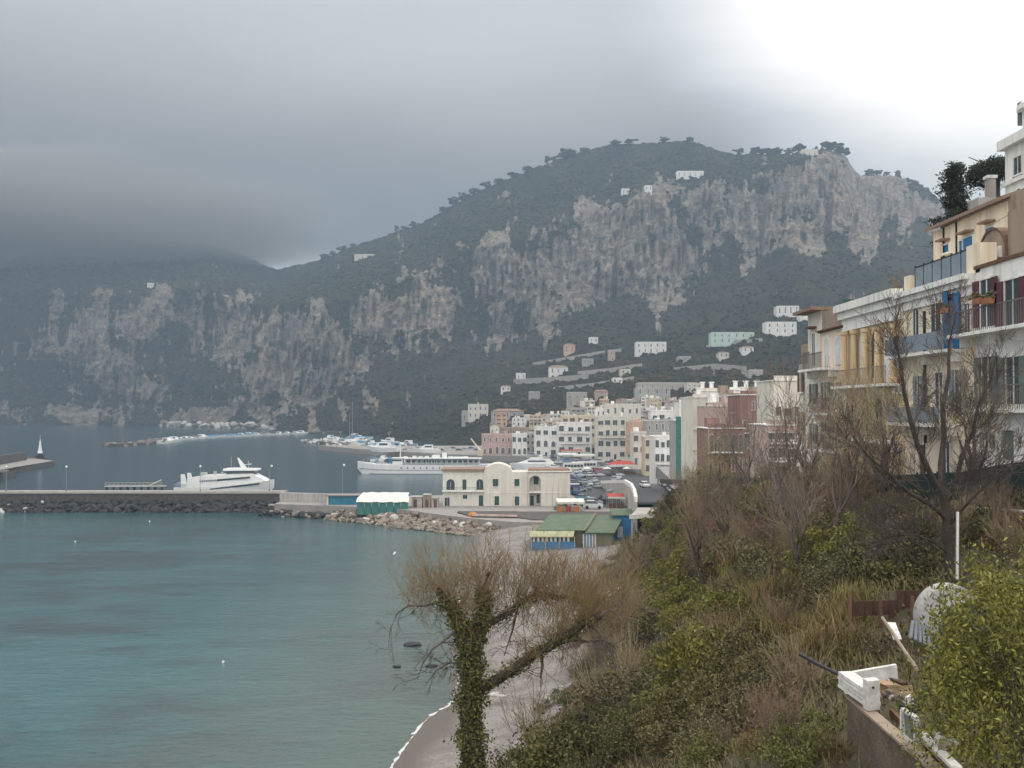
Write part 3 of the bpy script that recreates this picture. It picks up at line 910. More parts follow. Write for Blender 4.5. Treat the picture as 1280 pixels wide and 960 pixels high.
md = ro.modifiers.new('s', 'SOLIDIFY'); md.thickness = 0.06
for i in range(7):
    mb = MB(); x = x0 + .25 + i * 1.82; mb.box(x, x + 1.68, 258.2 + .05 * (i % 2), 258.32 + .05 * (i % 2), 1.6, 4.85); mb.build('screen', M['teal'], bs)
for i in range(5):
    mb = MB(); mb.tube([(x0 + .2 + i * 3.1, 258.5, 1.4), (x0 + .2 + i * 3.1, 258.5, 4.9)], .07, 6); mb.build('post', M['galv'], bs)
sh = thing('storage_yard', 'cluttered grey sheds between the tarpaulin shelter and the ivory building', 'shed', (-21, 262, 3))
for i, (a, b_, h, mm) in enumerate([(-25.2, -22.6, 2.6, 'greyp'), (-22.3, -20.5, 3.1, 'brownp'), (-20.2, -18.6, 2.3, 'greyp')]):
    mb = MB(); mb.box(a, b_, 262, 265, 3, 3 + h); mb.build('wall', M[mm], sh)
    mb = MB(); mb.box(a - .15, b_ + .15, 261.7, 265.2, 3 + h + .003, 3.15 + h); mb.build('roof', M['conc_lt'], sh)
    mb = MB(); mb.box(a + .5, a + 1.3, 261.93, 262.02, 3, 5); mb.build('door', M['brownwood'], sh)

# pinkish boulder spit
sp_ = thing('rock_spit', 'spit of pinkish limestone boulders below the tarpaulin shelter', 'rocks', (-24, 248, 0))
rr = random.Random(9)
line = [(-45, 264), (-36, 257), (-27, 249), (-18, 240), (-11, 233), (-5, 229)]
for k in range(220):
    t = rr.random() * (len(line) - 1); i = int(t); f = t - i
    bx = line[i][0] * (1 - f) + line[i + 1][0] * f; by = line[i][1] * (1 - f) + line[i + 1][1] * f
    d = rr.uniform(-3.5, 5.5) * (0.55 + .5 * math.sin(min(1, t / 4) * 3.1))
    x, y = bx + d * .65, by + d * .75
    if y > 268 or -39 < x < -25 and y > 257.5: continue
    z = 0.15 + max(0, (d + 3.5)) * 0.24 + rr.uniform(-.3, .4)
    boulder(sp_, 'rockpink' if rr.random() > .1 else 'rockpale', (x + 24, y - 248, z), rr.uniform(.38, 1.12) * (1.0 if t > .6 else .75), 500 + k)
for k in range(16):
    x = rr.uniform(-30, -20); boulder(sp_, 'rockpink', (x + 24, 241 + rr.uniform(-2, 2) - 248, .0), rr.uniform(.5, .9), 900 + k)
for k in range(80):        # darker rocks under the lower walkway
    t = rr.random(); x = -66 + 30 * t; y = 273.5 - 12.5 * t + rr.uniform(-2.2, .8)
    boulder(sp_, 'rockdark' if rr.random() > .25 else 'rockpink', (x + 24, y - 248, .2 + rr.uniform(-.2, .9)), rr.uniform(.6, 1.2), 1500 + k)
tq = rng.random(900) * (len(line) - 1.001); iq = tq.astype(int); fq = tq - iq; la = np.array(line, float)
cb_ = la[iq] * (1 - fq)[:, None] + la[iq + 1] * fq[:, None]; dq = rng.uniform(-3.6, 4.5, 900)
cq = np.stack([cb_[:, 0] + dq * .65, cb_[:, 1] + dq * .75, .1 + np.maximum(0, dq + 3.5) * .22], 1); cq = cq[~((cq[:, 0] < -25) & (cq[:, 0] > -39) & (cq[:, 1] > 257.5))]
o = link('small_rocks', blobs('small_rocks', cq - np.array([-24, 248, 0]), rng.uniform(.25, .6, len(cq)), M['rockpink'], seed=18, lump=.35), sp_); o['kind'] = 'stuff'
# retaining wall of the little promenade in front of the building
pw_ = thing('promenade_wall', 'dark low stone wall under the promenade in front of the ivory building', 'wall', (0, 240, 0))
mb = MB(); mb.prism([(-13, 248), (-9, 238.5), (1.2, 236.6), (1.2, 250), (-13, 250)], 0, 3.3, lambda u, v, w: (u, v, w)); mb.prism([(1.2, 236.8), (4.6, 232.2), (30, 229), (30, 250), (1.203, 250)], 0, 3.2, lambda u, v, w: (u, v, w)); mb.build('wall', M['stonewall'], pw_)
mb = MB(); mb.prism([(-9.1, 238.2), (1.2, 236.3), (1.2, 236.9), (-9.1, 238.8)], 3.303, 3.75, lambda u, v, w: (u, v, w)); mb.build('parapet', M['rose'], pw_)


# ================================================================== IVORY BUILDING ON THE QUAY
class Fac:
    """a facade: u along the wall, z up, n outwards; pieces are children of the building"""
    def __init__(s, parent, p0, eu, en):
        s.p, s.p0, s.eu, s.en = parent, Vector((p0[0], p0[1], 0)), Vector((eu[0], eu[1], 0)).normalized(), Vector((en[0], en[1], 0)).normalized()

    def w(s, u, z, n):
        q_ = s.p0 + s.eu * u + s.en * n
        return (q_.x, q_.y, z)

    def box(s, name, u0, u1, z0, z1, n0, n1, m, parent=None):
        mb = MB()
        mb.hexa([s.w(u0, z0, n0), s.w(u1, z0, n0), s.w(u1, z0, n1), s.w(u0, z0, n1), s.w(u0, z1, n0), s.w(u1, z1, n0), s.w(u1, z1, n1), s.w(u0, z1, n1)])
        return mb.build(name, m if not isinstance(m, str) else M[m], parent or s.p)

    def poly(s, name, pts, n0, n1, m, parent=None):
        mb = MB(); mb.prism(pts, n0, n1, lambda u, v, w: s.w(u, v, w))
        return mb.build(name, m if not isinstance(m, str) else M[m], parent or s.p)

    def arch_pts(s, u0, u1, z0, z1, seg=8):
        r = (u1 - u0) / 2; c = (u0 + u1) / 2; h = min(r, (z1 - z0) * .6)
        return [(u0, z0), (u1, z0)] + [(c + r * math.cos(math.pi * k / seg), z1 - h + h * math.sin(math.pi * k / seg)) for k in range(seg + 1)]

    def window(s, u0, u1, z0, z1, shut=None, trim='trim', arch=False, open_=True, sill=True, name='window', pane='pane', swing=0.0):
        """surround (thing > window) with pane, glazing bar and shutters (sub-parts)"""
        f = .10 if u1 - u0 > .7 else .07
        if arch:
            outer = s.arch_pts(u0 - f, u1 + f, z0, z1 + f); inner = s.arch_pts(u0, u1, z0, z1)
            w = s.poly(name, outer, 0.0, 0.07, trim)
            s.poly('pane', inner, 0.02, 0.085, pane, w)
        else:
            mb = MB()
            for (a, b_, c_, d_) in ((u0 - f, u1 + f, z1, z1 + f), (u0 - f, u0, z0, z1), (u1, u1 + f, z0, z1)):
                mb.hexa([s.w(a, c_, -.05), s.w(b_, c_, -.05), s.w(b_, c_, .09), s.w(a, c_, .09), s.w(a, d_, -.05), s.w(b_, d_, -.05), s.w(b_, d_, .09), s.w(a, d_, .09)])
            w = mb.build(name, M[trim], s.p)
            s.box('pane', u0, u1, z0, z1, -.02, .02, pane, w)
        c_ = (u0 + u1) / 2
        if pane == 'pane' and u1 - u0 > .6:
            s.box('glazing_bar', c_ - .03, c_ + .03, z0, z1 - (0 if not arch else (u1 - u0) * .3), .0, .095 if arch else .05, 'trim', w)
        if sill and not arch:
            s.box('sill', u0 - .18, u1 + .18, z0 - .12, z0, -.02, .18, 'trim', w)
        if shut:
            hw = (u1 - u0) / 2
            for sgn, ue in ((-1, u0), (1, u1)):
                if open_:
                    s.box('shutter', min(ue, ue + sgn * hw) + .01, max(ue, ue + sgn * hw) - .01, z0, z1, .10, .16, shut, w)
                else:
                    s.box('shutter', min(ue, ue - sgn * hw) + .01, max(ue, ue - sgn * hw) - .01, z0, z1, .10 if not arch else .09, .15, shut, w)
        return w


pal = thing('quayside_building', 'long ivory two storey building with curved gable and dark green shutters on the quay', 'building', (-2, 266, 3))
pf = Fac(pal, (0, 266), (1, 0), (0, -1))


def pu(px, D=266):
    return (px - 640) / F * D


def pz(py, D=266):
    return P(640, py, D).z


# left wing, gabled middle, loggia bay, right wing (each a little proud or back so no faces share a plane)
mb = MB()
zb = 3.0
uL0, uL1, uM1, uG1, uR1 = pu(553.5), pu(605), pu(660), pu(676), pu(712.5)
mb.box(uL0, uL1, 266.3, 276, zb, pz(589)); mb.build('left_wing', M['palwhite'], pal)
f_mid = pal
gz0, gz1 = pz(590), pz(579.5)
pts = [(uL1, zb), (uM1 - .003, zb), (uM1 - .003, pz(590)), (pu(640), pz(590))]
for k in range(11):
    t = k / 10
    pts.append((pu(638.5) + (pu(606.5) - pu(638.5)) * t, gz0 + .4 + (gz1 - gz0 - .4) * math.sin(math.pi * (0.08 + .84 * t)) ** .8))
pts.append((uL1, pz(590)))
pf.poly('gabled_front', pts, -9, 0.12, 'palazzo')
# bay with the arched loggia: recess shown by jambs, back wall and arch
pf.box('loggia_back', uM1, uG1, zb, pz(590), -9, -2.2, 'palazzo')
ap = pf.arch_pts(uM1 + .35, uG1 - .0, zb, pz(594.5), 10)
hole = ap[2:]
top = [(uG1, pz(590)), (uM1, pz(590))]
pf.poly('loggia_arch', [(uM1, pz(590)), (uM1, zb), (uM1 + .35, zb), (uM1 + .35, hole[-1][1])] + hole[::-1][1:] + [(uG1, pz(590))], -2.2, 0.0, 'palazzo')
pf.box('right_wing', uG1 + .003, uR1, zb, pz(590.5), -9.5, 0.06, 'palazzo')
pf.box('loggia_floor', uM1 + .36, uG1 - .003, pz(614.5) - .2, pz(614.5), -2.19, -.15, 'trim')
pf.box('left_roof', uL0 - .35, uL1 - .01, pz(589) + .003, pz(586.3), -10.2, .25, 'tile')
pf.box('right_cornice', uM1 + .01, uR1 + .35, pz(590) + .003, pz(588.8), -9.8, .35, 'trim')
pf.box('roof_slab', uM1 + .1, uR1, pz(588.8) + .003, pz(586.5), -9.3, -.4, 'tile')
pf.box('string_course', uL1, uG1 * .999, pz(616.2), pz(615.2), .121, .2, 'trim')
pf.box('string_course', uG1 + .02, uR1, pz(616.2), pz(615.2), .061, .15, 'trim')
lf = Fac(pal, (0, 266.3), (1, 0), (0, -1))
for a, b_, arch in ((558, 568.5, True), (577.7, 583.6, False), (595.5, 604, True)):
    lf.window(pu(a) + .12, pu(b_) - .12, pz(612.3), pz(599.5), 'greenpaint' if not arch else None, 'trim' if not arch else 'greenpaint', arch, open_=False)
lf.box('balcony_slab', uL0 - .1, uL1 - .02, pz(614.6), pz(612.6), 0, 1.0, 'trim')
bal = lf.box('balcony_rail', uL0, uL1 - .05, pz(608.9) - .05, pz(608.9), .88, .94, 'greenpaint')
for k in range(36):
    u = uL0 + .15 + k * (uL1 - uL0 - .3) / 35; lf.box('baluster', u - .02, u + .02, pz(612.6), pz(608.9) - .05, .89, .93, 'greenpaint', bal)
lf.window(pu(578.6), pu(584.2), pz(623.5), pz(618.8), 'greenpaint', open_=False)
lf.window(pu(598.6), pu(603.8), pz(632.5), pz(619.3), 'greenpaint', open_=False, sill=False)
lf.window(pu(556), pu(562), pz(633), pz(622), None, 'trim')
mf = Fac(pal, (0, 265.88), (1, 0), (0, -1))
for a, b_, y0_, y1_ in ((616, 623, 608, 598.6), (643, 649.3, 607.5, 598.6), (618.2, 624, 631.5, 620), (643.4, 649, 631.7, 620.4)):
    mf.window(pu(a), pu(b_), pz(y0_), pz(y1_), 'greenpaint', open_=False)
bf_ = Fac(pal, (0, 268.2), (1, 0), (0, -1))
bf_.window(pu(667, 268), pu(673, 268), pz(606.5), pz(596.5), 'greenpaint', open_=False)
mf.box('drainpipe', pu(659.4), pu(659.9), zb, pz(590), 0, .1, 'greyp')
bf_.window(pu(662.8, 268), pu(667.3, 268), pz(633), pz(620.5), 'greenpaint', open_=False, sill=False)
bf_.window(pu(670.5, 268), pu(674.5, 268), pz(630), pz(619), 'greenpaint', open_=False)
for a in (612.5, 690.5, 698.5):
    sp2 = PZ(a, 634, 3.0)
    t_ = thing('flag_pole', {612.5: 'thin bare pole in front of the curved gable', 690.5: 'short thin pole before the blank right wing', 698.5: 'tall thin pole before the blank right wing'}[a], 'pole', (sp2.x, 262.6, 3.0))
    mb = MB(); mb.tube([(sp2.x, 262.6, 3.0), (sp2.x, 262.6, 3 + (7.3 if a != 690.5 else 5))], [.06, .035], 6); mb.build('pole', M['galv'], t_)
    mb = MB(); mb.lathe([(.18, 0), (.18, .12), (.08, .2)], 8, (sp2.x, 262.6, 3.0)); mb.build('base', M['conc'], t_)

# ================================================================== BATHING HUTS
hut = thing('bathing_hut_block', 'green roofed bathing huts with striped blue fronts on the beach', 'beach huts', (9, 200, 2))
D = 196
z_e, z_r, zf = P(0, 664, D).z, P(0, 643.5, 206).z, 1.6
A = lambda px, py, Y: tuple(P(px, py, Y))
xa0, xa1, xb1 = P(663, 0, D).x, P(729, 0, D).x, P(764, 0, D).x
mb = MB()
rx = 3.2
def roof(mb, xl, xr, ye, yr, ze, zr, skew):
    mb.hexa([(xl, ye, ze - .16), (xr, ye, ze - .16), (xr + skew, yr, zr - .16), (xl + skew, yr, zr - .16), (xl, ye, ze), (xr, ye, ze), (xr + skew, yr, zr), (xl + skew, yr, zr)])
    return mb
roof(mb, P(669, 0, D).x, P(728.7, 0, D).x, D - .5, 206, z_e + .25, z_r + .1, 3.1).build('roof', M['greenroof'], hut)
mb = MB(); roof(mb, P(729.3, 0, D).x, xb1 + .3, D - 1.4, 206, z_e - .1, z_r - .05, 3.0).build('roof', M['greenroof'], hut)
mb = MB(); roof(mb, P(726.5, 0, D).x, P(729.8, 0, D).x, D - 1.5, 206.05, z_e + .42, z_r + .28, 3.06).build('ridge_cap', M['hutolive'], hut)
mb = MB(); roof(mb, xa0 - .3, P(715, 0, D).x, D - 2.0, D - .52, z_e - .75, z_e + .12, .3).build('porch_roof', M['hutcream'], hut)
mb = MB(); mb.box(xa0 + .5, P(728, 0, D).x, D + .2, 207, zf, z_e); mb.build('rear_wall', M['hutolive'], hut)
mb = MB(); mb.box(P(729.5, 0, D).x, xb1, D - .9, 207, zf - .2, z_e - .25); mb.build('side_wall', M['hutolive'], hut)
mb = MB(); mb.box(xa0, P(718, 0, D).x, D - 1.7, D - 1.6, zf, zf + 1.5); mb.build('low_front', M['hutblue'], hut)
nb = 19
xs0, xs1 = xa0, P(713, 0, D).x
for i in range(nb):
    x = xs0 + (xs1 - xs0) * i / nb; w_ = (xs1 - xs0) / nb
    mb = MB(); mb.box(x + .01, x + w_ - .01, D - 1.68, D - 1.62, zf + 1.52, z_e - .8); mb.build('plank', M['curtain' if i % 2 else 'navy'], hut)
for i in range(9):
    x = P(727, 0, D).x + i * .28
    mb = MB(); mb.box(x, x + .25, D - 1.05, D - .95, zf + .3, z_e - .4); mb.build('plank', M[('curtain', 'hutblue', 'curtain', 'bluegrey')[i % 4]], hut)
for px in (664, 681, 698, 716.5):
    mb = MB(); x = P(px, 0, D).x; mb.box(x - .08, x + .08, D - 1.78, D - 1.7, zf - .4, z_e - .75); mb.build('post', M['hutcream'], hut)
# small blue hut up the slope to its right
h2 = thing('bathing_hut', 'small blue hut half hidden behind the green roofs', 'beach hut', (21.5, 204, 2.5))
mb = MB(); mb.box(19.9, 23.6, 203.5, 208, 2.2, 7.0); mb.build('wall', M['hutblue'], h2)
mb = MB(); mb.hexa([(19.5, 203, 7.003), (23.9, 203, 7.003), (23.9, 208.3, 7.7), (19.5, 208.3, 7.7), (19.5, 203, 7.15), (23.9, 203, 7.15), (23.9, 208.3, 7.85), (19.5, 208.3, 7.85)]); mb.build('roof', M['greenroof'], h2)
mb = MB(); mb.box(20.6, 21.6, 203.42, 203.52, 2.8, 4.9); mb.build('door', M['curtain'], h2)

# ================================================================== RAMP ROAD ABOVE THE SQUARE
rp = [(P(795, 0, 200).x, 200, 9.9), (P(793, 0, 222).x, 222, 9.6), (P(789, 0, 248).x, 248, 9.0), (P(781, 0, 275).x, 275, 8.0), (P(768, 0, 300).x, 300, 6.2), (P(752, 0, 330).x, 330, 3.9)]
mb = MB(); mbw = MB(); mbp = MB()
for (x, y, z), (x2, y2, z2) in zip(rp[:-1], rp[1:]):
    mb.hexa([(x, y, z - .4), (x + 14, y, z - .4), (x2 + 16, y2, z2 - .4), (x2, y2, z2 - .4), (x, y, z), (x + 14, y, z), (x2 + 16, y2, z2), (x2, y2, z2)])
    mbw.hexa([(x - .5, y, 2), (x - .02, y, 2), (x2 - .02, y2, 2), (x2 - .5, y2, 2), (x - .5, y, z + .1), (x - .02, y, z + .1), (x2 - .02, y2, z2 + .1), (x2 - .5, y2, z2 + .1)])
    mbp.hexa([(x - .6, y, z + .103), (x + .05, y, z + .103), (x2 + .05, y2, z2 + .103), (x2 - .6, y2, z2 + .103), (x - .6, y, z + 1.1), (x + .05, y, z + 1.1), (x2 + .05, y2, z2 + 1.1), (x2 - .6, y2, z2 + 1.1)])
tag(mb.build('ramp_road', M['asphalt'], None, (30, 250, 0)), 'dark ramp road climbing from the port square', 'road', None, 'structure')
rw = thing('ramp_wall', 'curving pale retaining wall with parapet along the ramp road', 'wall', (25, 250, 0))
mbw.build('wall', M['conc_lt'], rw); mbp.build('parapet', M['trim'], rw)
# upper road bank behind
slab('upper_bank', [(36, 205), (120, 205), (120, 330), (46, 330)], 0, 9.4, M['conc'], 'grey concrete bank carrying the houses by the ramp', 'bank')
# pale flat roof beside the ramp, supported by a column
pr = thing('terrace_roof', 'pale stained flat roof on a slim column beside the ramp', 'roof', (24, 190, 4))
a = [P(788, 645, 184), P(822, 640, 186), P(838, 627, 200), P(797, 631, 200)]
mb = MB(); zr = a[0].z
mb.hexa([(p.x, p.y, zr - .35 + i * 0) for i, p in enumerate(a)] + [(p.x, p.y, zr) for p in a]); mb.build('roof_slab', M['conc_lt'], pr)
mb = MB(); mb.hexa([(a[0].x - .2, a[0].y - .3, zr - .5), (a[1].x, a[1].y - .3, zr - .5), (a[1].x, a[1].y - .02, zr - .5), (a[0].x - .2, a[0].y - .02, zr - .5), (a[0].x - .2, a[0].y - .3, zr + .25), (a[1].x, a[1].y - .3, zr + .25), (a[1].x, a[1].y - .02, zr + .25), (a[0].x - .2, a[0].y - .02, zr + .25)]); mb.build('fascia', M['trim'], pr)
mb = MB(); p = P(789, 645, 184.5); mb.tube([(p.x + .2, p.y + .2, hz(p.x, p.y) - .5), (p.x + .2, p.y + .2, zr - .35)], .16, 8); mb.build('column', M['conc_lt'], pr)


# ================================================================== STREET LAMPS ON THE MOLE
def lamp(px, pyg, D, zb, label, arm=0.0):
    top = P(px, pyg, D)
    t_ = thing('street_lamp', label, 'lamp', (top.x, D, zb), 0, 'globe lamps along the mole')
    mb = MB(); mb.tube([(top.x - arm, D, zb), (top.x - arm, D, top.z - 1.0), (top.x - arm * .6, D, top.z - .35), (top.x, D, top.z - .25)], [.07, .05, .045, .045], 6); mb.build('pole', M['galv'], t_)
    mb = MB(); mb.lathe([(.05, -.32), (.24, -.22), (.34, 0), (.24, .24), (.05, .34)], 10, tuple(top)); mb.build('globe', M['globe'], t_, smooth=True)
    mb = MB(); mb.lathe([(.16, 0), (.16, .3), (.08, .4)], 8, (top.x - arm, D, zb)); mb.build('base', M['iron'], t_)


lamp(8, 583.5, 288, 5.05, 'globe lamp on the breakwater nearest the dark pier')
lamp(83, 583.5, 288, 5.05, 'globe lamp standing alone on the breakwater left of the ferry')
lamp(250.5, 583, 289, 5.05, 'globe lamp on the breakwater in front of the ferry roof', .0)
lamp(339.5, 582.5, 289, 5.05, 'globe lamp on the breakwater by the ferry bow', .6)
lamp(430, 581.5, 276, 3.0, 'globe lamp above the blue kiosk', .35)

# ================================================================== PIER AND BEACON ON THE LEFT, FAR MOLES
pier = thing('pier', 'dark concrete pier with high seaward wall behind the breakwater', 'pier', (-215, 460, 0))
mb = MB()
deck = [(-196, 372), (-186, 386), (-186.5, 402), (-194, 404), (-194.5, 428), (-203, 434), (-207, 450), (-213, 505), (-229, 522), (-232, 541), (-250, 541), (-251, 524), (-262, 500), (-300, 372)]
deck = [(u - 9, v) for u, v in deck]
mb.prism(deck, -2, 2.3, lambda u, v, w: (u, v, w)); mb.build('deck', M['stonewall'], pier)
mb = MB(); mb.prism([(u - 9, v) for u, v in [(-196, 372.4), (-187, 387), (-195, 406), (-204, 436), (-214, 506), (-229.6, 523), (-250.5, 523.5), (-262, 500), (-299, 372.4)]], 2.304, 2.45, lambda u, v, w: (u, v, w)); mb.build('paving', M['conc'], pier)
mb = MB(); mb.hexa([(-215, 372.6, 2.45), (-212, 372.6, 2.45), (-238.5, 512, 2.45), (-241, 512, 2.45), (-215, 372.6, 6.4), (-212, 372.6, 6.4), (-238.5, 512, 6.4), (-241, 512, 6.4)]); mb.build('sea_wall', M['stonewall'], pier)
for i, (x, y) in enumerate([(-188, 388), (-187.5, 398), (-195.5, 408), (-195.8, 424), (-232.6, 530)]):
    mb = MB(); x -= 9; mb.box(x, x + 1.2, y, y + 1.2, -1, 3.4); mb.build('pile', M['iron'], pier)
bc = P(50, 569, 531)
be = thing('beacon', 'slender white harbour beacon at the end of the pier', 'beacon', (bc.x, 531, 2.3))
mb = MB(); mb.lathe([(2.2, 0), (2.2, 1.4), (1.5, 1.5), (1.5, 2.6)], 12, (bc.x, 531, 2.3)); mb.build('base', M['iron'], be)
mb = MB(); mb.lathe([(1.3, 2.6), (.75, 5), (.45, 7.5), (.35, 8.0), (.62, 8.05), (.62, 8.3), (.3, 8.35), (.28, 9.2), (.05, 9.8), (.05, 12)], 12, (bc.x, 531, 2.3)); mb.build('tower', M['boatwhite'], be)


def mole(name, label, pts, w, zt, kind, n, seed, m='conc'):
    c0 = pts[len(pts) // 2]
    t_ = thing(name, label, 'mole', (c0[0], c0[1], 0))
    r = random.Random(seed)
    mb = MB()
    for (x, y), (x2, y2) in zip(pts[:-1], pts[1:]):
        d = Vector((x2 - x, y2 - y)).normalized(); nrm = Vector((-d.y, d.x)) * w / 2
        mb.hexa([(x - nrm.x, y - nrm.y, -2), (x + nrm.x, y + nrm.y, -2), (x2 + nrm.x, y2 + nrm.y, -2), (x2 - nrm.x, y2 - nrm.y, -2), (x - nrm.x, y - nrm.y, zt), (x + nrm.x, y + nrm.y, zt), (x2 + nrm.x, y2 + nrm.y, zt), (x2 - nrm.x, y2 - nrm.y, zt)])
    mb.build('walkway', M[m], t_)
    for k in range(n):
        t = r.random() * (len(pts) - 1.001); i = int(t); f = t - i
        x = pts[i][0] * (1 - f) + pts[i + 1][0] * f; y = pts[i][1] * (1 - f) + pts[i + 1][1] * f
        boulder(t_, kind if r.random() > .12 else 'rockpink', (x + r.uniform(-1, 1) * w * .75 - c0[0], y + r.uniform(-1, 1) * w * .6 - c0[1], r.uniform(-.2, zt * .9)), r.uniform(1.1, 2.4), seed * 100 + k)
    return t_


mole('outer_mole', 'low pinkish rock mole with moored boats under the cliffs', [(-294, 762), (-285, 800), (-300, 880), (-292, 980), (-262, 1060), (-236, 1120), (-190, 1160)], 14, 1.8, 'rockpink', 130, 31, 'stonewall')
mole('inner_mole', 'pale boulder mole sheltering the marina', [(-54, 604), (-74, 660), (-104, 720), (-140, 800), (-166, 860)], 12, 2.0, 'rockpale', 260, 32, 'stonewall')
bp = P(154, 548, 775)
t_ = thing('harbour_marker', 'small red harbour light at the tip of the far mole', 'marker', (bp.x, 775, 2))
mb = MB(); mb.lathe([(1.2, 0), (1.2, .6), (.5, .8), (.42, 5), (.9, 5.1), (.9, 5.4), (.4, 5.5), (.35, 6.4), (.1, 7)], 10, (bp.x, 775, 2)); mb.build('tower', M['red'], t_)
sh_ = thing('shore_rocks', 'pale broken rocks at the foot of the far cliffs', 'rocks', (-330, 1480, 0))
rr = random.Random(77)
for k in range(90):
    px = rr.uniform(205, 340); D = np.interp(px, [205, 260, 340], [1560, 1490, 1330])
    p = P(px, 536, D); boulder(sh_, 'rockpale' if rr.random() > .5 else 'rockpink', (p.x + 330, D + rr.uniform(-25, 25) - 1480, rr.uniform(-1, 6)), rr.uniform(3, 7), 3000 + k)
# ================================================================== BOATS
def loft(mb, secs):
    """secs: (x, halfwidth bottom, halfwidth top, z bottom, z top) along x"""
    vs_ = []
    for x, wb, wt, z0, z1 in secs:
        vs_ += [(x, -wb, z0), (x, wb, z0), (x, wt, z1), (x, -wt, z1)]
    fs = []
    for i in range(len(secs) - 1):
        for k in range(4):
            fs.append((i * 4 + k, (i + 1) * 4 + k, (i + 1) * 4 + (k + 1) % 4, i * 4 + (k + 1) % 4))
    n = (len(secs) - 1) * 4
    fs += [(0, 1, 2, 3), (n + 3, n + 2, n + 1, n)]
    mb.add(vs_, fs)
    return mb


def part(root, name, mb, m, smooth=False):
    return mb.build(name, M[m] if isinstance(m, str) else m, root, smooth=smooth, world=False)


def sideband(mb, x0, z0, x1, z1, h0, h1, w, t=.04, sides=(-1, 1)):
    """a dark band let into the sides"""
    for s in sides:
        a, b_ = (w * s, (w + t) * s) if s > 0 else ((w + t) * s, w * s)
        mb.hexa([(x0, a, z0), (x1, a, z1), (x1, b_, z1), (x0, b_, z0), (x0, a, z0 + h0), (x1, a, z1 + h1), (x1, b_, z1 + h1), (x0, b_, z0 + h0)])
    return mb


# fast ferry moored behind the breakwater, bow to the right
fx = P(222, 600, 331).x
fe = thing('ferry', 'white fast ferry with raked bow and dark window bands behind the breakwater', 'ferry', (fx, 331, 0), 0)
mb = MB(); loft(mb, [(0, 3.6, 3.9, -.5, 3.0), (8, 3.8, 4.0, -.5, 3.1), (18, 3.8, 4.0, -.5, 3.8), (25, 2.9, 3.7, -.3, 4.6), (28.5, 1.2, 2.6, .6, 5.0), (30.6, .1, .8, 2.6, 5.3)]); part(fe, 'hull', mb, 'boatwhite')
mb = MB(); loft(mb, [(4.2, 3.8, 3.7, 3.05, 5.9), (9, 3.85, 3.7, 3.15, 6.7), (18, 3.85, 3.6, 3.8, 7.2), (24.5, 3.5, 3.2, 4.55, 7.3), (28.9, 2.2, 1.4, 4.95, 5.35)]); part(fe, 'superstructure', mb, 'boatwhite')
for sd1 in (-1, 1):
    mb = MB(); sideband(mb, 13.5, 5.05, 24.0, 6.0, .55, .5, 3.78, .16, (sd1,)); part(fe, 'upper_window_band', mb, 'pane')
for sd1 in (-1, 1):
    mb = MB(); sideband(mb, 11.5, 2.35, 27.0, 4.0, .35, .5, 3.9, .16, (sd1,)); part(fe, 'lower_window_band', mb, 'navy')
for i in range(8):
    mb = MB(); sideband(mb, 8.1 + i * .66, 4.75 + i * .04, 8.6 + i * .66, 4.79 + i * .04, .5, .5, 3.80, .12); part(fe, 'window', mb, 'bluegrey')
mb = MB(); loft(mb, [(16.2, 2.7, 2.6, 7.1, 8.25), (25.0, 2.2, 1.9, 7.2, 8.25)]); part(fe, 'wheelhouse', mb, 'pane')
mb = MB(); loft(mb, [(15.2, 3.1, 2.9, 8.253, 8.85), (18, 3.2, 3.0, 8.253, 8.95), (25.6, 2.4, 2.2, 8.253, 8.85), (26.2, 1.8, 1.7, 8.4, 8.7)]); part(fe, 'wheelhouse_roof', mb, 'boatwhite')
mb = MB(); mb.hexa([(20.2, -.35, 8.9), (22.0, -.35, 8.9), (22.0, .35, 8.9), (20.2, .35, 8.9), (18.9, -.12, 12.2), (19.4, -.12, 12.2), (19.4, .12, 12.2), (18.9, .12, 12.2)]); mb.box(20.0, 23.3, -.1, .1, 10.0, 10.15); mb.box(22.6, 23.3, -.5, .5, 10.15, 10.3); mb.tube([(22.4, .4, 8.9), (22.4, .4, 11.2)], .05, 5); mb.tube([(17, 0, 8.9), (17, 0, 12.5)], .035, 5); part(fe, 'mast', mb, 'boatwhite')
for s in (-1, 1):
    mb = MB(); mb.hexa([(2.2, s * 3.4 - .15, 3.1), (4.4, s * 3.4 - .15, 3.1), (4.4, s * 3.4 + .15, 3.1), (2.2, s * 3.4 + .15, 3.1), (2.0, s * 3.2 - .1, 7.2), (3.2, s * 3.2 - .1, 7.2), (3.2, s * 3.2 + .1, 7.2), (2.0, s * 3.2 + .1, 7.2)]); part(fe, 'exhaust_fin', mb, 'boatwhite')
for bx in ((7.6, 9.2, -1, 1, 6.7, 7.6), (11.5, 12.3, -.4, .4, 6.9, 7.9), (13.5, 14.1, 1.0, 1.6, 7, 7.7)):
    mb = MB(); mb.box(*bx); part(fe, 'deck_locker', mb, 'boatgrey')
mb = MB(); mb.box(.3, 4.1, -2.9, 2.9, 3.05, 4.4); part(fe, 'stern_deckhouse', mb, 'bluegrey')
mb = MB()
for i in range(8):
    mb.tube([(i * .55, -3.75, 3.0), (i * .55, -3.75, 4.1)], .035, 4)
mb.tube([(0, -3.75, 4.1), (4, -3.75, 4.1)], .04, 4); mb.tube([(0, -3.75, 3.6), (4, -3.75, 3.6)], .03, 4); part(fe, 'stern_rail', mb, 'galv')
gw = thing('boarding_gangway', 'rust coloured railed gangway at the ferry stern', 'gangway', (fx - 16.5, 316, 3))
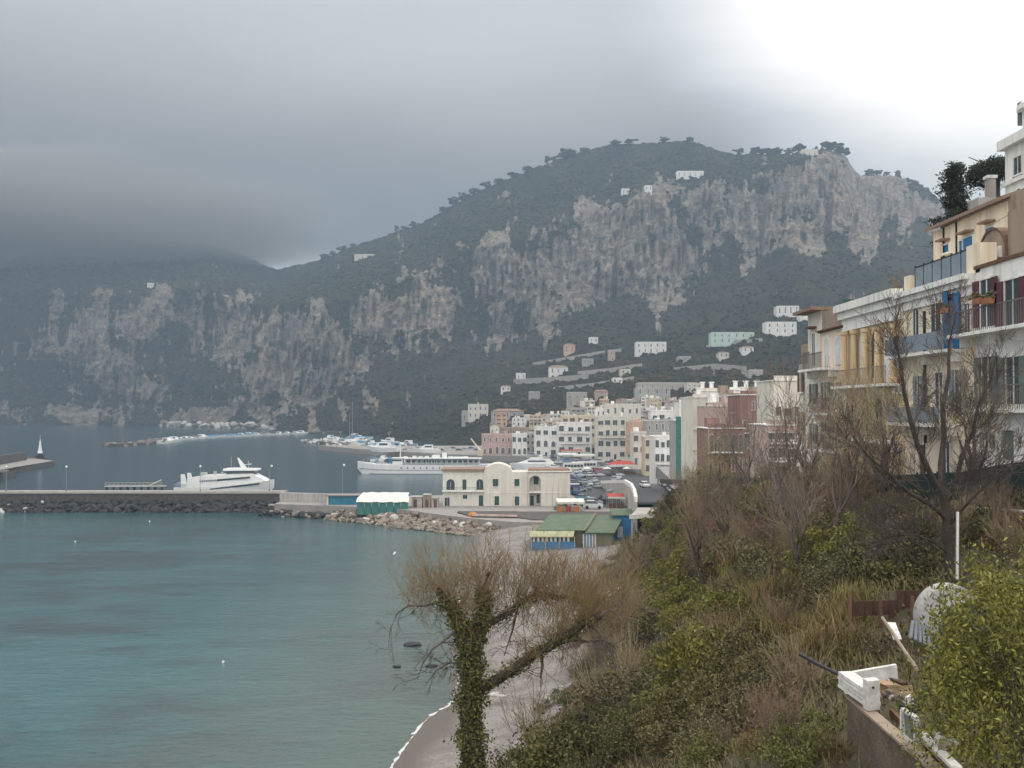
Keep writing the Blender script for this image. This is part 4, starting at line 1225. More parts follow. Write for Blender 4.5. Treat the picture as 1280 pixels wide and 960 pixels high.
mb = MB(); mb.hexa([(fx - 17, 315, 4.1), (fx + 1, 315, 4.2), (fx + 1, 317.5, 4.2), (fx - 17, 317.5, 4.1), (fx - 17, 315, 4.35), (fx + 1, 315, 4.45), (fx + 1, 317.5, 4.45), (fx - 17, 317.5, 4.35)]); mb.build('deck', M['conc_lt'], gw)
for k in range(9):
    mb = MB(); x = fx - 16.8 + k * 2.1; mb.box(x, x + .5, 315.3, 316.1, -2, 4.1); mb.build('pile', M['rust'], gw)
mb = MB()
for z in (4.9, 5.4): mb.tube([(fx - 17, 315.1, z), (fx + .5, 315.1, z + .1)], .06, 4)
for k in range(14): mb.tube([(fx - 16.8 + k * 1.3, 315.1, 4.3), (fx - 16.8 + k * 1.3, 315.1, 5.45)], .05, 4)
mb.build('railing', M['conc_lt'], gw)
mb = MB(); mb.hexa([(fx - 3.4, 315, 4.4), (fx - .2, 315, 6.0), (fx - .2, 316.4, 6.0), (fx - 3.4, 316.4, 4.4), (fx - 3.4, 315, 4.7), (fx - .2, 315, 6.3), (fx - .2, 316.4, 6.3), (fx - 3.4, 316.4, 4.7)]); mb.build('ramp', M['canvas'], gw)

# old white passenger ship across the harbour, bow to the left
L0 = P(447, 590, 444).x
ps = thing('passenger_ship', 'long white passenger ship with portholes and open canopied deck beyond the mole', 'ship', (L0, 444, 0), 0)
mb = MB(); loft(mb, [(0, .05, .4, 2.2, 5.4), (2.5, .8, 1.8, -.5, 4.9), (8, 3.0, 3.6, -.6, 4.2), (18, 4.0, 4.3, -.6, 3.9), (48, 4.0, 4.3, -.6, 3.9), (55, 3.0, 4.0, -.2, 4.1), (57, 2.0, 3.2, 1.2, 4.2)]); part(ps, 'hull', mb, 'boatwhite')
mb = MB(); loft(mb, [(.9, .55, 1.32, 2.2, 2.5), (8, 3.4, 3.45, 1.75, 2.0), (18, 4.25, 4.27, 1.6, 1.85), (48, 4.25, 4.27, 1.6, 1.85)]); part(ps, 'rubbing_strake', mb, 'bluegrey')
mb = MB(); loft(mb, [(2.9, .95, 1.0, -.3, .35), (8, 3.2, 3.3, -.3, .3), (18, 4.2, 4.22, -.3, .3), (48, 4.2, 4.22, -.3, .3), (54.5, 3.3, 3.4, 0, .4)]); part(ps, 'boot_top', mb, 'bluegrey')
for i in range(13):
    x = 19 + i * 2.7
    mb = MB(); mb.prism([(x + .34 * math.cos(a * math.pi / 4), 2.7 + .34 * math.sin(a * math.pi / 4)) for a in range(8)], -4.36, -4.1); part(ps, 'porthole', mb, 'pane')
mb = MB(); mb.box(15.2, 19.5, -3, 3, 4.0, 6.6); part(ps, 'bridge', mb, 'boatwhite')
mb = MB(); mb.box(15.1, 19.0, -3.06, 3.06, 5.5, 6.15); part(ps, 'bridge_window', mb, 'pane')
mb = MB(); mb.box(14.8, 20.3, -3.5, 3.5, 6.6, 6.9); part(ps, 'bridge_roof', mb, 'boatwhite')
mb = MB(); mb.tube([(18.2, 0, 6.9), (18.2, 0, 13.2)], [.28, .12], 6); mb.tube([(18.2, -2, 11), (18.2, 2, 11)], .07, 4); mb.tube([(18.2, 0, 12), (1, 0, 5.4)], .03, 3); part(ps, 'mast', mb, 'boatwhite')
mb = MB(); mb.box(20.4, 52, -2.4, 2.4, 4.0, 6.3); part(ps, 'saloon', mb, 'boatgrey')
for i in range(14):
    mb = MB(); mb.box(21 + i * 2.2, 22.6 + i * 2.2, -2.46, -2.38, 4.6, 5.8); part(ps, 'window', mb, 'pane')
mb = MB(); mb.box(20.4, 53, -4.1, 4.1, 6.5, 6.72); part(ps, 'canopy', mb, 'boatwhite')
for i in range(14):
    mb = MB(); mb.tube([(21 + i * 2.4, -4.0, 4.0), (21 + i * 2.4, -4.0, 6.5)], .07, 4); part(ps, 'post', mb, 'boatwhite')
mb = MB()
for z in (4.4, 4.9): mb.tube([(20, -4.2, z), (53, -4.2, z)], .05, 4)
for i in range(9): mb.tube([(3 + i * 1.4, -1.6 - i * .25, 4.8 - i * .08), (3 + i * 1.4, -1.6 - i * .25, 5.9 - i * .08)], .05, 4)
part(ps, 'rail', mb, 'boatwhite')
mb = MB(); mb.box(32, 35, -2, 2, 6.75, 8.0); mb.lathe([(1.1, 0), (1.0, 2.0), (1.0, 2.2)], 10, (37, 0, 6.72)); mb.box(40, 47, -1.5, 1.5, 6.74, 7.2); part(ps, 'upper_deck_gear', mb, 'boatwhite')
mb = MB(); mb.tube([(10.5, 0, 4.1), (10.5, 0, 6.2), (9, 0, 6.8)], .15, 6); mb.box(8, 12, -1, 1, 4.1, 4.6); part(ps, 'windlass', mb, 'boatgrey')

# white motor yacht behind the ivory building
YX = P(637, 580, 452).x
ya = thing('motor_yacht', 'sleek white motor yacht showing above the roof of the ivory building', 'yacht', (YX, 452, 0), 0)
mb = MB(); loft(mb, [(0, .05, .3, 3.0, 4.1), (4, 1.0, 2.0, .2, 4.2), (9, 2.2, 2.6, -.3, 4.0), (20, 2.3, 2.6, -.3, 3.6)]); part(ya, 'hull', mb, 'boatwhite')
mb = MB(); loft(mb, [(4, .6, .5, 4.1, 4.35), (7, 1.9, 1.5, 4.1, 5.3), (9, 2.1, 1.9, 4.0, 6.0), (17, 2.1, 1.9, 3.8, 5.9), (19, 2.0, 1.8, 3.7, 4.6)]); part(ya, 'cabin', mb, 'boatwhite')
mb = MB(); sideband(mb, 8.0, 4.75, 15.5, 4.75, .6, .6, 1.98, .12); part(ya, 'window_band', mb, 'pane')
mb = MB(); mb.box(9, 14.5, -1.6, 1.6, 6.0, 6.5); mb.box(13, 14.3, -1.7, 1.7, 6.5, 7.4); mb.tube([(13.6, 0, 7.4), (13.8, 0, 9.0)], .08, 4); part(ya, 'flybridge', mb, 'boatwhite')


# generic small boats ------------------------------------------------------------------
def small_boat(name, label, kind, hullmat, group=None):
    t_ = thing(name, label, 'boat', (0, 0, 0), 0, group)
    mb = MB(); loft(mb, [(-3, .95, 1.15, .0, .85), (0, 1.1, 1.3, -.1, .85), (2.2, .7, 1.05, 0, 1.0), (3.4, .05, .25, .5, 1.25)]); part(t_, 'hull', mb, hullmat)
    if kind == 'cabin':
        mb = MB(); loft(mb, [(-1.2, .85, .7, .85, 1.9), (.8, .8, .6, .85, 1.9), (1.7, .6, .3, .95, 1.15)]); part(t_, 'cabin', mb, 'boatwhite')
        mb = MB(); sideband(mb, -1.0, 1.3, .7, 1.3, .35, .35, .8, .05); part(t_, 'window', mb, 'pane')
    elif kind == 'open':
        mb = MB(); mb.box(-2.7, 1.8, -.85, .85, .853, .9); part(t_, 'deck', mb, 'boatgrey')
        mb = MB(); mb.box(-.8, -.2, -.95, .95, .9, 1.15); part(t_, 'thwart', mb, 'brownwood')
    elif kind == 'covered':
        mb = MB(); loft(mb, [(-3.02, 1.1, .6, .86, 1.1), (0, 1.25, .5, .86, 1.5), (2.4, .95, .4, 1.0, 1.35), (3.3, .2, .1, 1.2, 1.3)]); part(t_, 'cover', mb, 'ratblue')
    elif kind == 'sail':
        mb = MB(); loft(mb, [(-1.6, .8, .6, .85, 1.4), (1.4, .6, .3, .9, 1.3)]); part(t_, 'cabin', mb, 'boatwhite')
        mb = MB(); mb.tube([(.6, 0, .9), (.6, 0, 11)], [.09, .06], 5); mb.tube([(.6, 0, 1.8), (-2.6, 0, 1.9)], .09, 5); part(t_, 'mast', mb, 'galv')
    return t_


protos = [small_boat('motorboat', 'a', 'cabin', 'boatwhite'), small_boat('open_boat', 'b', 'open', 'boatwhite'), small_boat('covered_boat', 'c', 'covered', 'boatwhite'), small_boat('sailing_boat', 'd', 'sail', 'boatwhite'), small_boat('blue_boat', 'e', 'open', 'ratblue')]
used_p = set()


def put_boat(k, x, y, rz, s, label, group, z=0.0):
    o = protos[k] if k not in used_p else copy_tree(protos[k])
    used_p.add(k)
    o.location = (x, y, z); o.rotation_euler = (0, 0, rz); o.scale = (s, s, s)
    o['label'] = label; o['group'] = group
    return o


rr = random.Random(12)
lab = {0: 'small white cabin motorboat', 1: 'small open white boat', 2: 'white boat under a blue cover', 3: 'white sailing boat with a bare mast', 4: 'small open blue boat'}
for i in range(44):      # rows along the outer mole
    t = i / 44
    y = 815 + 300 * t + rr.uniform(-3, 3)
    x = np.interp(y, [800, 880, 980, 1060, 1120], [-285, -300, -292, -262, -236]) + 13 + rr.uniform(0, 4)
    k = rr.choice((0, 0, 0, 1, 2, 1))
    put_boat(k, x, y, rr.uniform(-.3, .3), rr.uniform(1.3, 2.4), lab[k] + ' moored in the row along the far rock mole', 'boats moored along the far rock mole')
for i in range(42):      # marina between the inner mole and the shore
    y = rr.uniform(640, 960)
    x0_ = np.interp(y, [604, 660, 720, 800, 860, 960], [-54, -74, -104, -140, -166, -190]) + 14
    x = x0_ + rr.uniform(0, 40)
    if x > -70 and y < 720: x = -70 + (rr.random() - 1) * 20
    k = rr.choice((0, 0, 0, 1, 2, 2, 4))
    put_boat(k, x, y, rr.uniform(0, 3.1), rr.uniform(1.5, 2.6), lab[k] + ' crowded in the marina behind the boulder mole', 'boats crowded in the marina', 0 if x < -60 else 2.95)
for px, py, D, s, lb in [(439, 546, 800, 3.0, 'tall masted sailing boat in the marina, taller of the two masts'), (436, 548, 830, 2.2, 'sailing boat just left of the tall masted one in the marina')]:
    p = P(px, py, D); put_boat(3, p.x, D, 1.2, s, lb, 'sailing boats in the marina')
for px, D, k, s, rz, lb in [(480, 598, 0, 2.9, 2.9, 'white cabin cruiser moored beyond the bow of the passenger ship'), (497, 640, 1, 2.4, 3.0, 'long white open boat beyond the passenger ship foredeck'), (535, 585, 0, 2.3, 3.1, 'white cabin boat seen over the passenger ship canopy'), (515, 610, 1, 2.2, 2.8, 'open white boat seen behind the ship mast'), (548, 600, 2, 2.0, 2.9, 'blue covered boat ashore above the ship canopy')]:
    p = P(px, 560, D); put_boat(k, p.x, D, rz, s, lb, 'boats along the inner quay', 3.0 if D < 600 else 0)
for k in range(13):
    px = 470 + k * 9.5 + rr.uniform(-2, 2); D = 556 - (px - 480) * .10 - 4; kk2 = rr.choice((0, 0, 1, 2, 4))
    put_boat(kk2, P(px, 0, D).x, D, rr.uniform(1.2, 2.0), rr.uniform(1.1, 1.8), lab[kk2] + ' tied stern to the far quay behind the ship', 'boats tied to the far quay')
# boats on the quay near the shelter
ob = small_boat('fishing_boat', 'orange hulled wooden boat with a small wheelhouse behind the tarpaulin shelter', 'cabin', 'orange')
p = P(502, 606, 300); ob.location = (p.x, 300, .4); ob.scale = (1.5, 1.5, 1.5); ob.rotation_euler = (0, 0, math.pi)
ob2 = small_boat('fishing_boat', 'orange open boat at the left corner of the ivory building', 'open', 'orange')
p = P(543, 607, 303); ob2.location = (p.x, 303, .6); ob2.scale = (1.35, 1.35, 1.35); ob2.rotation_euler = (0, 0, math.pi)
p = P(455, 606, 300); put_boat(1, p.x, 300, 3.1, .75, 'tiny white rowing boat afloat above the blue kiosk', 'boats by the mole')
p = P(486, 610, 286); put_boat(1, p.x, 286, 3.1, 1.5, 'long white boat hauled out behind the tarpaulin roof', 'boats by the mole', 3.0)
p = P(765, 640, 214); put_boat(1, p.x, 214, 0.0, .85, 'white boat on the quay wall right above the green hut roof', 'boats by the huts', 3.2)
p = P(781, 639, 216); put_boat(2, p.x, 216, 0.1, .7, 'blue covered boat beside the foot of the ramp wall', 'boats by the huts', 3.2)
p = PZ(787, 715, hz(12.5, 120)); put_boat(1, 12.8, 128, 1.1, .55, 'small white dinghy at the foot of the bushy slope', 'boats on the beach', hz(12.8, 128) + .1)
for k in range(len(protos)):
    if k not in used_p:
        for c_ in list(protos[k].children): bpy.data.objects.remove(c_)
        bpy.data.objects.remove(protos[k])
# mooring buoys and floats in the bay
for px, py, lb in [(279, 828, 'small white buoy in the middle of the turquoise bay'), (94, 677, 'tiny white buoy near the left of the bay'), (187, 652, 'tiny white buoy just off the breakwater rocks')]:
    p = PZ(px, py, 0.0)
    t_ = tag(None or MB().lathe([(.04, -.12), (.14, -.05), (.17, .05), (.10, .16), (.03, .2)], 8, (p.x, p.y, 0)).build('buoy', M['globe'], None, (p.x, p.y, 0), smooth=True), lb, 'buoy')
# dark rocks awash near the beach
for i, (px, py, s) in enumerate([(516, 806, .75), (496, 833, .4), (540, 832, .5), (620, 868, .45), (628, 870, .3)]):
    p = PZ(px, py, 0.1 if px < 600 else 1.7)
    o = link('boulder', ROCKS['rockdark' if px < 600 else 'rockpale'][i % 5], None, (p.x, p.y, p.z)); o.scale = (s * 1.5, s, s * .7)
    tag(o, ['dark rock standing out of the shallows left of the ivy clad tree', 'small dark rock awash furthest left by the beach', 'dark rock almost under water beside the tree', 'pale stone lying on the shingle beyond the trunk', 'smaller pale stone on the shingle beside another'][i], 'rock')
# ================================================================== TOWN HOUSES
WIN = {}


def far_window(parent, f, u, z, w, h, style, tr='trim'):
    """window mesh shared between alike windows: surround, pane and shutters in one small mesh"""
    key = (round(w, 1), round(h, 1), style, tr)
    if key not in WIN:
        w_, h_ = key[0], key[1]
        mb = MB()
        shut = {'g': 'greenpaint', 'b': 'brownwood', 'u': 'bluepaint', 'n': None, 'a': None}[style]
        if style == 'a':
            r = w_ / 2
            pts = [(-r, 0), (r, 0)] + [(r * math.cos(math.pi * k / 6), h_ - r + r * math.sin(math.pi * k / 6)) for k in range(7)]
            mb.mat(0).prism([(x * 1.2, zz * 1.05) for x, zz in pts], -.06, .02)
            mb.mat(1).prism(pts, -.10, .03)
        else:
            for a, b_, c_, d_ in ((-w_ / 2 - .12, w_ / 2 + .12, h_, h_ + .14), (-w_ / 2 - .12, -w_ / 2, 0, h_), (w_ / 2, w_ / 2 + .12, 0, h_), (-w_ / 2 - .2, w_ / 2 + .2, -.14, 0)):
                mb.mat(0).box(a, b_, -.14, .02, c_, d_)
            mb.mat(1).box(-w_ / 2, w_ / 2, -.05, .02, 0, h_)
            if shut:
                for s in (-1, 1):
                    mb.mat(2).box(min(s * w_ / 2, s * w_), max(s * w_ / 2, s * w_), -.20, -.15, 0, h_)
        WIN[key] = mb.mesh('window', [M[tr], M['farpane'], M[shut or 'trim']])
    p = f.w(u, z, 0.0)
    pl = parent.location
    ang = math.atan2(f.eu.y, f.eu.x)
    return link('window', WIN[key], parent, (p[0] - pl.x, p[1] - pl.y, p[2] - pl.z), ang)


def house(label, px0, px1, yt, yb, D, depth, m, floors=2, cols=3, style='g', cat='house', name='house', rot=0.0, roof='flat', base=None, arch=(), skip=(), balcony=(), group=None, door=True, chimney=0, wfrac=.24, hfrac=.44, parap=.5, wtrim='trim'):
    a, b_ = P(px0, yb, D), P(px1, yb, D)
    zt = P(0, yt, D).z; zb_ = base if base is not None else min(a.z, b_.z)
    t_ = thing(name, label, cat, ((a.x + b_.x) / 2, D, zb_), 0, group)
    W = b_.x - a.x
    eu = Vector((math.cos(rot), math.sin(rot), 0)); en = Vector((eu.y, -eu.x, 0))
    c0 = Vector(((a.x + b_.x) / 2, D, 0)) - eu * W / 2
    f = Fac(t_, (c0.x, c0.y), (eu.x, eu.y), (en.x, en.y))
    zw = zt
    f.box('wall', 0, W, zb_ - 3, zw, -depth, 0, m)
    if roof == 'flat':
        f.box('roof', -.12, W + .12, zw + .003, zw + .14, -depth - .12, .14, 'trim')
        if parap:
            f.box('parapet', 0.05, W - .05, zw + .143, zw + .14 + parap, -.3, -.02, m)
    elif roof == 'tile':
        mb = MB(); e = .5
        h = min(1.8, W * .12)
        mb.hexa([f.w(-e, zw + .003, e), f.w(W + e, zw + .003, e), f.w(W + e, zw + .003, -depth - e), f.w(-e, zw + .003, -depth - e), f.w(W * .2, zw + h, -depth * .35), f.w(W * .8, zw + h, -depth * .35), f.w(W * .8, zw + h, -depth * .65), f.w(W * .2, zw + h, -depth * .65)])
        mb.build('roof', M['tile'], t_)
    elif roof == 'gable':
        f.poly('gable', [(0, zw + .003), (W, zw + .003), (W / 2, zw + W * .22)], -depth, -.004, m)
        for s in (0, 1):
            pts = [(-.3 if not s else W + .3, zw - .1), (W / 2, zw + W * .22 + .003), (W / 2, zw + W * .22 + .3), (-.3 if not s else W + .3, zw + .2)]
            f.poly('roof', pts if not s else pts[::-1], -depth - .2, .3, 'tile')
    elif roof == 'dome':
        mb = MB(); c_ = f.w(W / 2, zw, -depth / 2); mb.lathe([(W * .42, 0), (W * .40, W * .16), (W * .28, W * .30), (W * .1, W * .38), (.01, W * .4)], 14, c_); mb.build('roof', M['trim'], t_, smooth=True)
    H = zw - zb_
    fh = H / floors
    for fl in range(floors):
        for c_ in range(cols):
            if (fl, c_) in skip: continue
            u = W * (c_ + .5) / cols
            ww = min(1.05, W / cols * wfrac * 1.2); wh = fh * hfrac
            st = 'a' if fl in arch else style
            if st == 'a': ww = min(W / cols * .5, 1.9); wh = min(fh * .72, 3.2)
            z = zb_ + fl * fh + (fh * .24 if st != 'a' else .1)
            if fl == 0 and door and c_ == cols // 2 and st != 'a':
                f.box('door', u - .55, u + .55, zb_, zb_ + min(2.3, fh * .75), 0, .08, 'greenpaint' if style == 'g' else 'brownwood')
                continue
            jr = random.Random(int(px0 * 7 + fl * 31 + c_ * 17))
            far_window(t_, f, u + jr.uniform(-.06, .06) * W / cols, z, ww * jr.choice((.8, 1, 1, 1.15)), wh * jr.choice((.85, 1, 1, 1.15)), st, wtrim)
    for fl in balcony:
        z = zb_ + fl * fh
        bl = f.box('balcony', W * .08, W * .92, z, z + .16, 0, 1.1, 'trim')
        mb = MB()
        n = max(4, int(W / .5))
        for k in range(n + 1):
            u = W * .09 + W * .82 * k / n
            mb.hexa([f.w(u - .03, z + .16, 1.0), f.w(u + .03, z + .16, 1.0), f.w(u + .03, z + .16, 1.05), f.w(u - .03, z + .16, 1.05), f.w(u - .03, z + 1.05, 1.0), f.w(u + .03, z + 1.05, 1.0), f.w(u + .03, z + 1.05, 1.05), f.w(u - .03, z + 1.05, 1.05)])
        mb.hexa([f.w(W * .08, z + 1.05, .98), f.w(W * .92, z + 1.05, .98), f.w(W * .92, z + 1.05, 1.07), f.w(W * .08, z + 1.05, 1.07), f.w(W * .08, z + 1.12, .98), f.w(W * .92, z + 1.12, .98), f.w(W * .92, z + 1.12, 1.07), f.w(W * .08, z + 1.12, 1.07)])
        mb.build('railing', M['iron'], t_)
    jr = random.Random(int(px0 * 13 + yt))
    if cat == 'house' and roof == 'flat' and W > 5:
        for k in range(jr.randrange(1, 4)):          # stair heads, tanks and aerials on the flat roof
            u = jr.uniform(.12, .8) * W; w2 = jr.uniform(.7, 2.2); h2 = jr.uniform(.8, 2.1); d2 = jr.uniform(1.5, 5)
            f.box('roof_hut', u, min(W - .3, u + w2), zw + .145, zw + .14 + h2, -d2 - 2 - .35 * k, -d2 - .35 * k, jr.choice((m, M['white'], M['greyp'])))
        mb = MB(); u = jr.uniform(.2, .8) * W; p_ = f.w(u, zw + .14, -1.2); mb.tube([p_, (p_[0], p_[1], p_[2] + 2.2)], .03, 4); mb.tube([(p_[0] - .5, p_[1], p_[2] + 2.0), (p_[0] + .5, p_[1], p_[2] + 2.0)], .025, 4); mb.build('aerial', M['galv'], t_)
        if floors > 1:
            f.box('string_course', .02, W - .02, zb_ + fh - .09, zb_ + fh + .02, .0, .07, 'trim')
            for k in range(2):
                u = W * (.02 if k == 0 else .97); f.box('drainpipe', u, u + .09, zb_, zw, .0, .09, 'greyp')
    for k in range(chimney):
        u = W * (.2 + .55 * k / max(1, chimney - 1) if chimney > 1 else .5)
        c_ = f.box('chimney', u - .35, u + .35, zw + .1, zw + 1.7, -2.2, -1.5, 'white')
        f.box('cap', u - .5, u + .5, zw + 1.703, zw + 1.9, -2.35, -1.35, 'trim', c_)
    return t_, f, W, zb_, zw


H_ = house
# --- waterfront rows, far to near
H_('long pink arcaded house at the left end of the waterfront', 602, 640, 543, 567, 560, 12, M['pink'], 2, 5, 'n', arch=(0,), chimney=1)
H_('small cream block with a pediment above the pink arcade', 612.5, 624, 533, 545, 600, 10, M['cream2'], 1, 2, 'n', roof='gable', door=False)
H_('low brown roofed range behind the pink arcade', 624, 661, 535, 546, 610, 12, M['brownp'], 1, 5, 'n', door=False)
H_('small white house with a pink ground floor beside the pink arcade', 640, 659, 543, 568, 548, 10, M['white'], 2, 3, 'g', arch=(0,))
H_('narrow grey house squeezed beside the arched white house', 655, 671, 541, 565, 556, 10, M['greyp'], 3, 2, 'g')
H_('white house with a tall arched doorway facing the harbour', 668, 697, 534, 571, 532, 12, M['white'], 3, 3, 'g', arch=(1,), chimney=1)
H_('cream house with a roof terrace behind the balconied house', 702, 747, 520, 548, 545, 12, M['ochre2'], 3, 5, 'b', chimney=2)
H_('grey white house with three tiers of iron balconies', 697, 740, 529, 568, 515, 12, M['white'], 3, 4, 'g', balcony=(1, 2))
H_('long cream house with five square windows above the town', 756, 801, 506, 520, 545, 12, M['cream2'], 1, 5, 'n', door=False)
H_('white side wing left of the long cream house', 745, 757, 511, 522, 548, 10, M['white'], 1, 2, 'n', door=False)
H_('big cream apartment house in the middle of the town', 746, 792, 521, 574, 490, 14, M['cream2'], 4, 5, 'g', balcony=(2,))
H_('peach house with a blank gable wall', 786, 809, 527, 560, 455, 12, M['peach'], 3, 3, 'b', roof='flat', skip=((2, 0), (2, 1), (2, 2), (1, 1)))
H_('pale cream house with shop front below the peach gable', 791, 808, 541, 582, 425, 10, M['cream2'], 3, 2, 'b', arch=(0,))
H_('narrow ochre house left of the white arched house', 806, 820, 546, 593, 385, 10, M['ochre2'], 3, 2, 'b')
H_('long grey brown house with a flat roof behind the white arched house', 808, 850, 526, 556, 440, 12, M['greyp'], 2, 5, 'n')
H_('white terraced roof house above the grey brown house', 814, 850, 514, 528, 470, 10, M['white'], 1, 4, 'g', chimney=2)
H_('white house with tall shuttered windows at the top of the ramp', 818, 846, 546, 598, 335, 12, M['white'], 3, 4, 'g', arch=(0,), balcony=(1,))
# scaffolded building
t_, f, W, zb_, zw = H_('building wrapped in teal scaffold netting', 845.5, 859, 526, 600, 232, 10, M['greyp'], 4, 2, 'n', name='scaffolded_building', cat='building')
nn = 4
for k in range(nn):
    z0 = zb_ + (zw + 1 - zb_) * k / nn; z1 = zb_ + (zw + 1 - zb_) * (k + 1) / nn - .04
    f.box('netting', -.2, W + .2, z0, z1, 1.0 + .06 * (k % 2), 1.06 + .06 * (k % 2), 'teal')
mb = MB()
for k in range(5):
    u = -.2 + (W + .4) * k / 4; mb.tube([f.w(u, zb_, .9), f.w(u, zw + 1.3, .9)], .05, 5)
mb.build('scaffold_tube', M['galv'], t_)
H_('narrow white roof block beside the teal netting', 849, 862, 503, 530, 250, 8, M['white'], 2, 2, 'n')
t_, f, W, zb_, zw = H_('tall cream building with blank side and square chimney right of the netting', 866, 887, 497, 603, 195, 9, M['cream2'], 5, 3, 'n', skip=[(i, j) for i in (0, 1, 2, 3, 4) for j in (0, 1)], door=False, chimney=1, rot=0.08)
f.box('sign_panel', W * .62, W * .92, zb_ + (zw - zb_) * .45, zb_ + (zw - zb_) * .58, 0, .12, 'greyp')
f.box('ledge', -.05, W + .05, zb_ + (zw - zb_) * .62, zb_ + (zw - zb_) * .635, 0, .25, 'trim')
f.box('ledge', -.05, W + .05, zb_ + (zw - zb_) * .38, zb_ + (zw - zb_) * .395, 0, .25, 'trim')
H_('cream roof house with chimney pots behind the tall cream building', 876, 897, 489, 510, 205, 8, M['cream2'], 1, 2, 'n', chimney=2, door=False)
H_('grey brown flat roofed house above the red houses', 897, 962, 496, 520, 185, 9, M['brownp'], 2, 5, 'n', door=False, skip=((0, 1), (0, 3), (1, 0), (1, 2)))
H_('low white roof terrace on the skyline above the red houses', 912, 961, 488, 500, 200, 8, M['white'], 1, 6, 'n', chimney=3, door=False)
H_('dusty pink house with a wide blank front', 884.5, 929, 508, 560, 165, 9, M['rose'], 3, 4, 'n', skip=[(2, i) for i in range(4)], balcony=(1,))
H_('dark red house with a white framed top window', 926, 958, 494, 590, 152, 9, M['red'], 4, 3, 'n', wtrim='rose', balcony=(2,), skip=((3, 0), (2, 1)))
H_('dark red terrace house with a row of dark openings', 884.5, 931, 536, 596, 142, 8, M['red'], 2, 5, 'n', wtrim='rose', arch=(1,), balcony=(1,))
H_('low red house glimpsed through the bare trees', 953, 972, 562, 600, 122, 7, M['red'], 2, 2, 'b', wtrim='rose')
H_('grey stone house with a flat roof beside the villas', 968, 1002, 476, 600, 128, 9, M['cream2'], 5, 3, 'b', skip=[(4, i) for i in range(3)])
H_('pale house with small balconies behind the bare trees', 958, 996, 532, 600, 112, 8, M['rose'], 3, 3, 'g', balcony=(1, 2))

# --- small houses stacked up the slope behind the waterfront
CNM = [('cream', 'cream2'), ('white', 'white'), ('pinkish', 'rose'), ('grey', 'greyp'), ('peach', 'peach'), ('pale yellow', 'ochre2')]
tr_ = random.Random(61)
for ti, (yb_, n_, pa_, pb_, lb_) in enumerate([(556, 15, 655, 862, 'in the lowest tier behind the waterfront'), (545, 14, 640, 858, 'in the second tier above the waterfront'), (534, 13, 625, 850, 'in the third tier up the slope'), (524, 11, 690, 856, 'in the fourth tier up the slope'), (513, 7, 735, 850, 'in the top tier of the town')]):
    for k in range(n_):
        px = pa_ + (pb_ - pa_) * (k + tr_.uniform(.1, .9)) / n_
        w_ = tr_.uniform(9, 19); h_ = tr_.uniform(8, 15)
        jb = yb_ + tr_.uniform(-4, 4) - max(0, px - 760) * .06
        p = MT(px, jb + 2)
        cn, mm = tr_.choice(CNM[:4] if tr_.random() < .8 else CNM[4:])
        fl_ = 2 if h_ < 11 else 3
        house('small ' + cn + ' house ' + lb_, px - w_ / 2, px + w_ / 2, jb - h_, jb, p.y - 5, tr_.uniform(7, 10), M[mm], fl_, max(2, int(w_ / 5)), tr_.choice('ngnb'), group='small houses stacked up the town slope', rot=tr_.uniform(-.35, .35), roof=tr_.choice(('flat', 'flat', 'flat', 'tile')), parap=tr_.choice((0, .4, .7)), balcony=(1,) if tr_.random() < .3 else ())

# --- hillside villas
def villa(label, px0, px1, yt, yb, m, floors, cols, style='n', depth=12, **kw):
    p = MT((px0 + px1) / 2, yb)
    return house(label, px0, px1, yt, yb, p.y - 6, depth, m, floors, cols, style, name='villa', cat='villa', door=False, **kw)


villa('pale terraced villa on the slope above the pink arcade', 585, 610, 506, 523, M['cream2'], 2, 4, chimney=1)
villa('low cream annex in front of the pale terraced villa', 577, 600, 514, 529, M['greyp'], 1, 3)
villa('long low roofed house among the terraces right of the pale villa', 614, 655, 514, 523, M['greyp'], 1, 5, roof='tile')
villa('small roofed house on the terraces above the white arched house', 676, 698, 520, 528, M['cream2'], 1, 3, roof='tile')
villa('grey ruined looking house among the trees', 709, 734, 491, 508, M['greyp'], 2, 3)
villa('large grey building with pillared front on the hillside', 795, 838, 485, 504, M['greyp'], 2, 4, hfrac=.7)
villa('long flat roofed pavilion above the large grey building', 797, 872, 479, 487, M['conc_lt'], 1, 6)
villa('white villa with a row of dark windows on the slope', 795, 833, 428, 442, M['white'], 2, 5, hfrac=.55)
villa('mint green villa on the slope', 889, 943, 416, 429, M['mint'], 2, 6, hfrac=.55)
villa('white villa on the terrace below the highest white cube', 957, 996, 403, 417, M['white'], 2, 4, hfrac=.5)
villa('highest white cube villa right of the smoke', 971, 999, 383, 394, M['white'], 1, 4, hfrac=.6)
villa('tiny white house just left of the pinkish villa', 1000, 1014, 388, 398, M['white'], 1, 2, hfrac=.5)
villa('small pinkish house high on the left of the terraces', 705, 719, 431, 442, M['peach'], 1, 2, roof='tile', hfrac=.6)
villa('small white house by the terrace road', 686, 710, 459, 468, M['white'], 1, 3, roof='tile', hfrac=.5)
villa('tiny white house among trees left of the terraces', 645, 657, 467, 474, M['white'], 1, 2, hfrac=.5)
villa('narrow reddish tower house by the upper road', 761, 769, 438, 452, M['rose'], 2, 1, hfrac=.5)
villa('white hotel high on the mountain side', 846, 880, 214, 222, M['white'], 1, 5, depth=14, hfrac=.5)
villa('small white house below the mountain hotel, left one', 777, 787, 236, 243, M['white'], 1, 2, hfrac=.5)
villa('small white house below the mountain hotel, right one', 806, 815, 232, 245, M['white'], 2, 2, hfrac=.5)
villa('villa between the pines on the mountain top', 1002, 1022, 187, 197, M['cream2'], 1, 3, hfrac=.5)
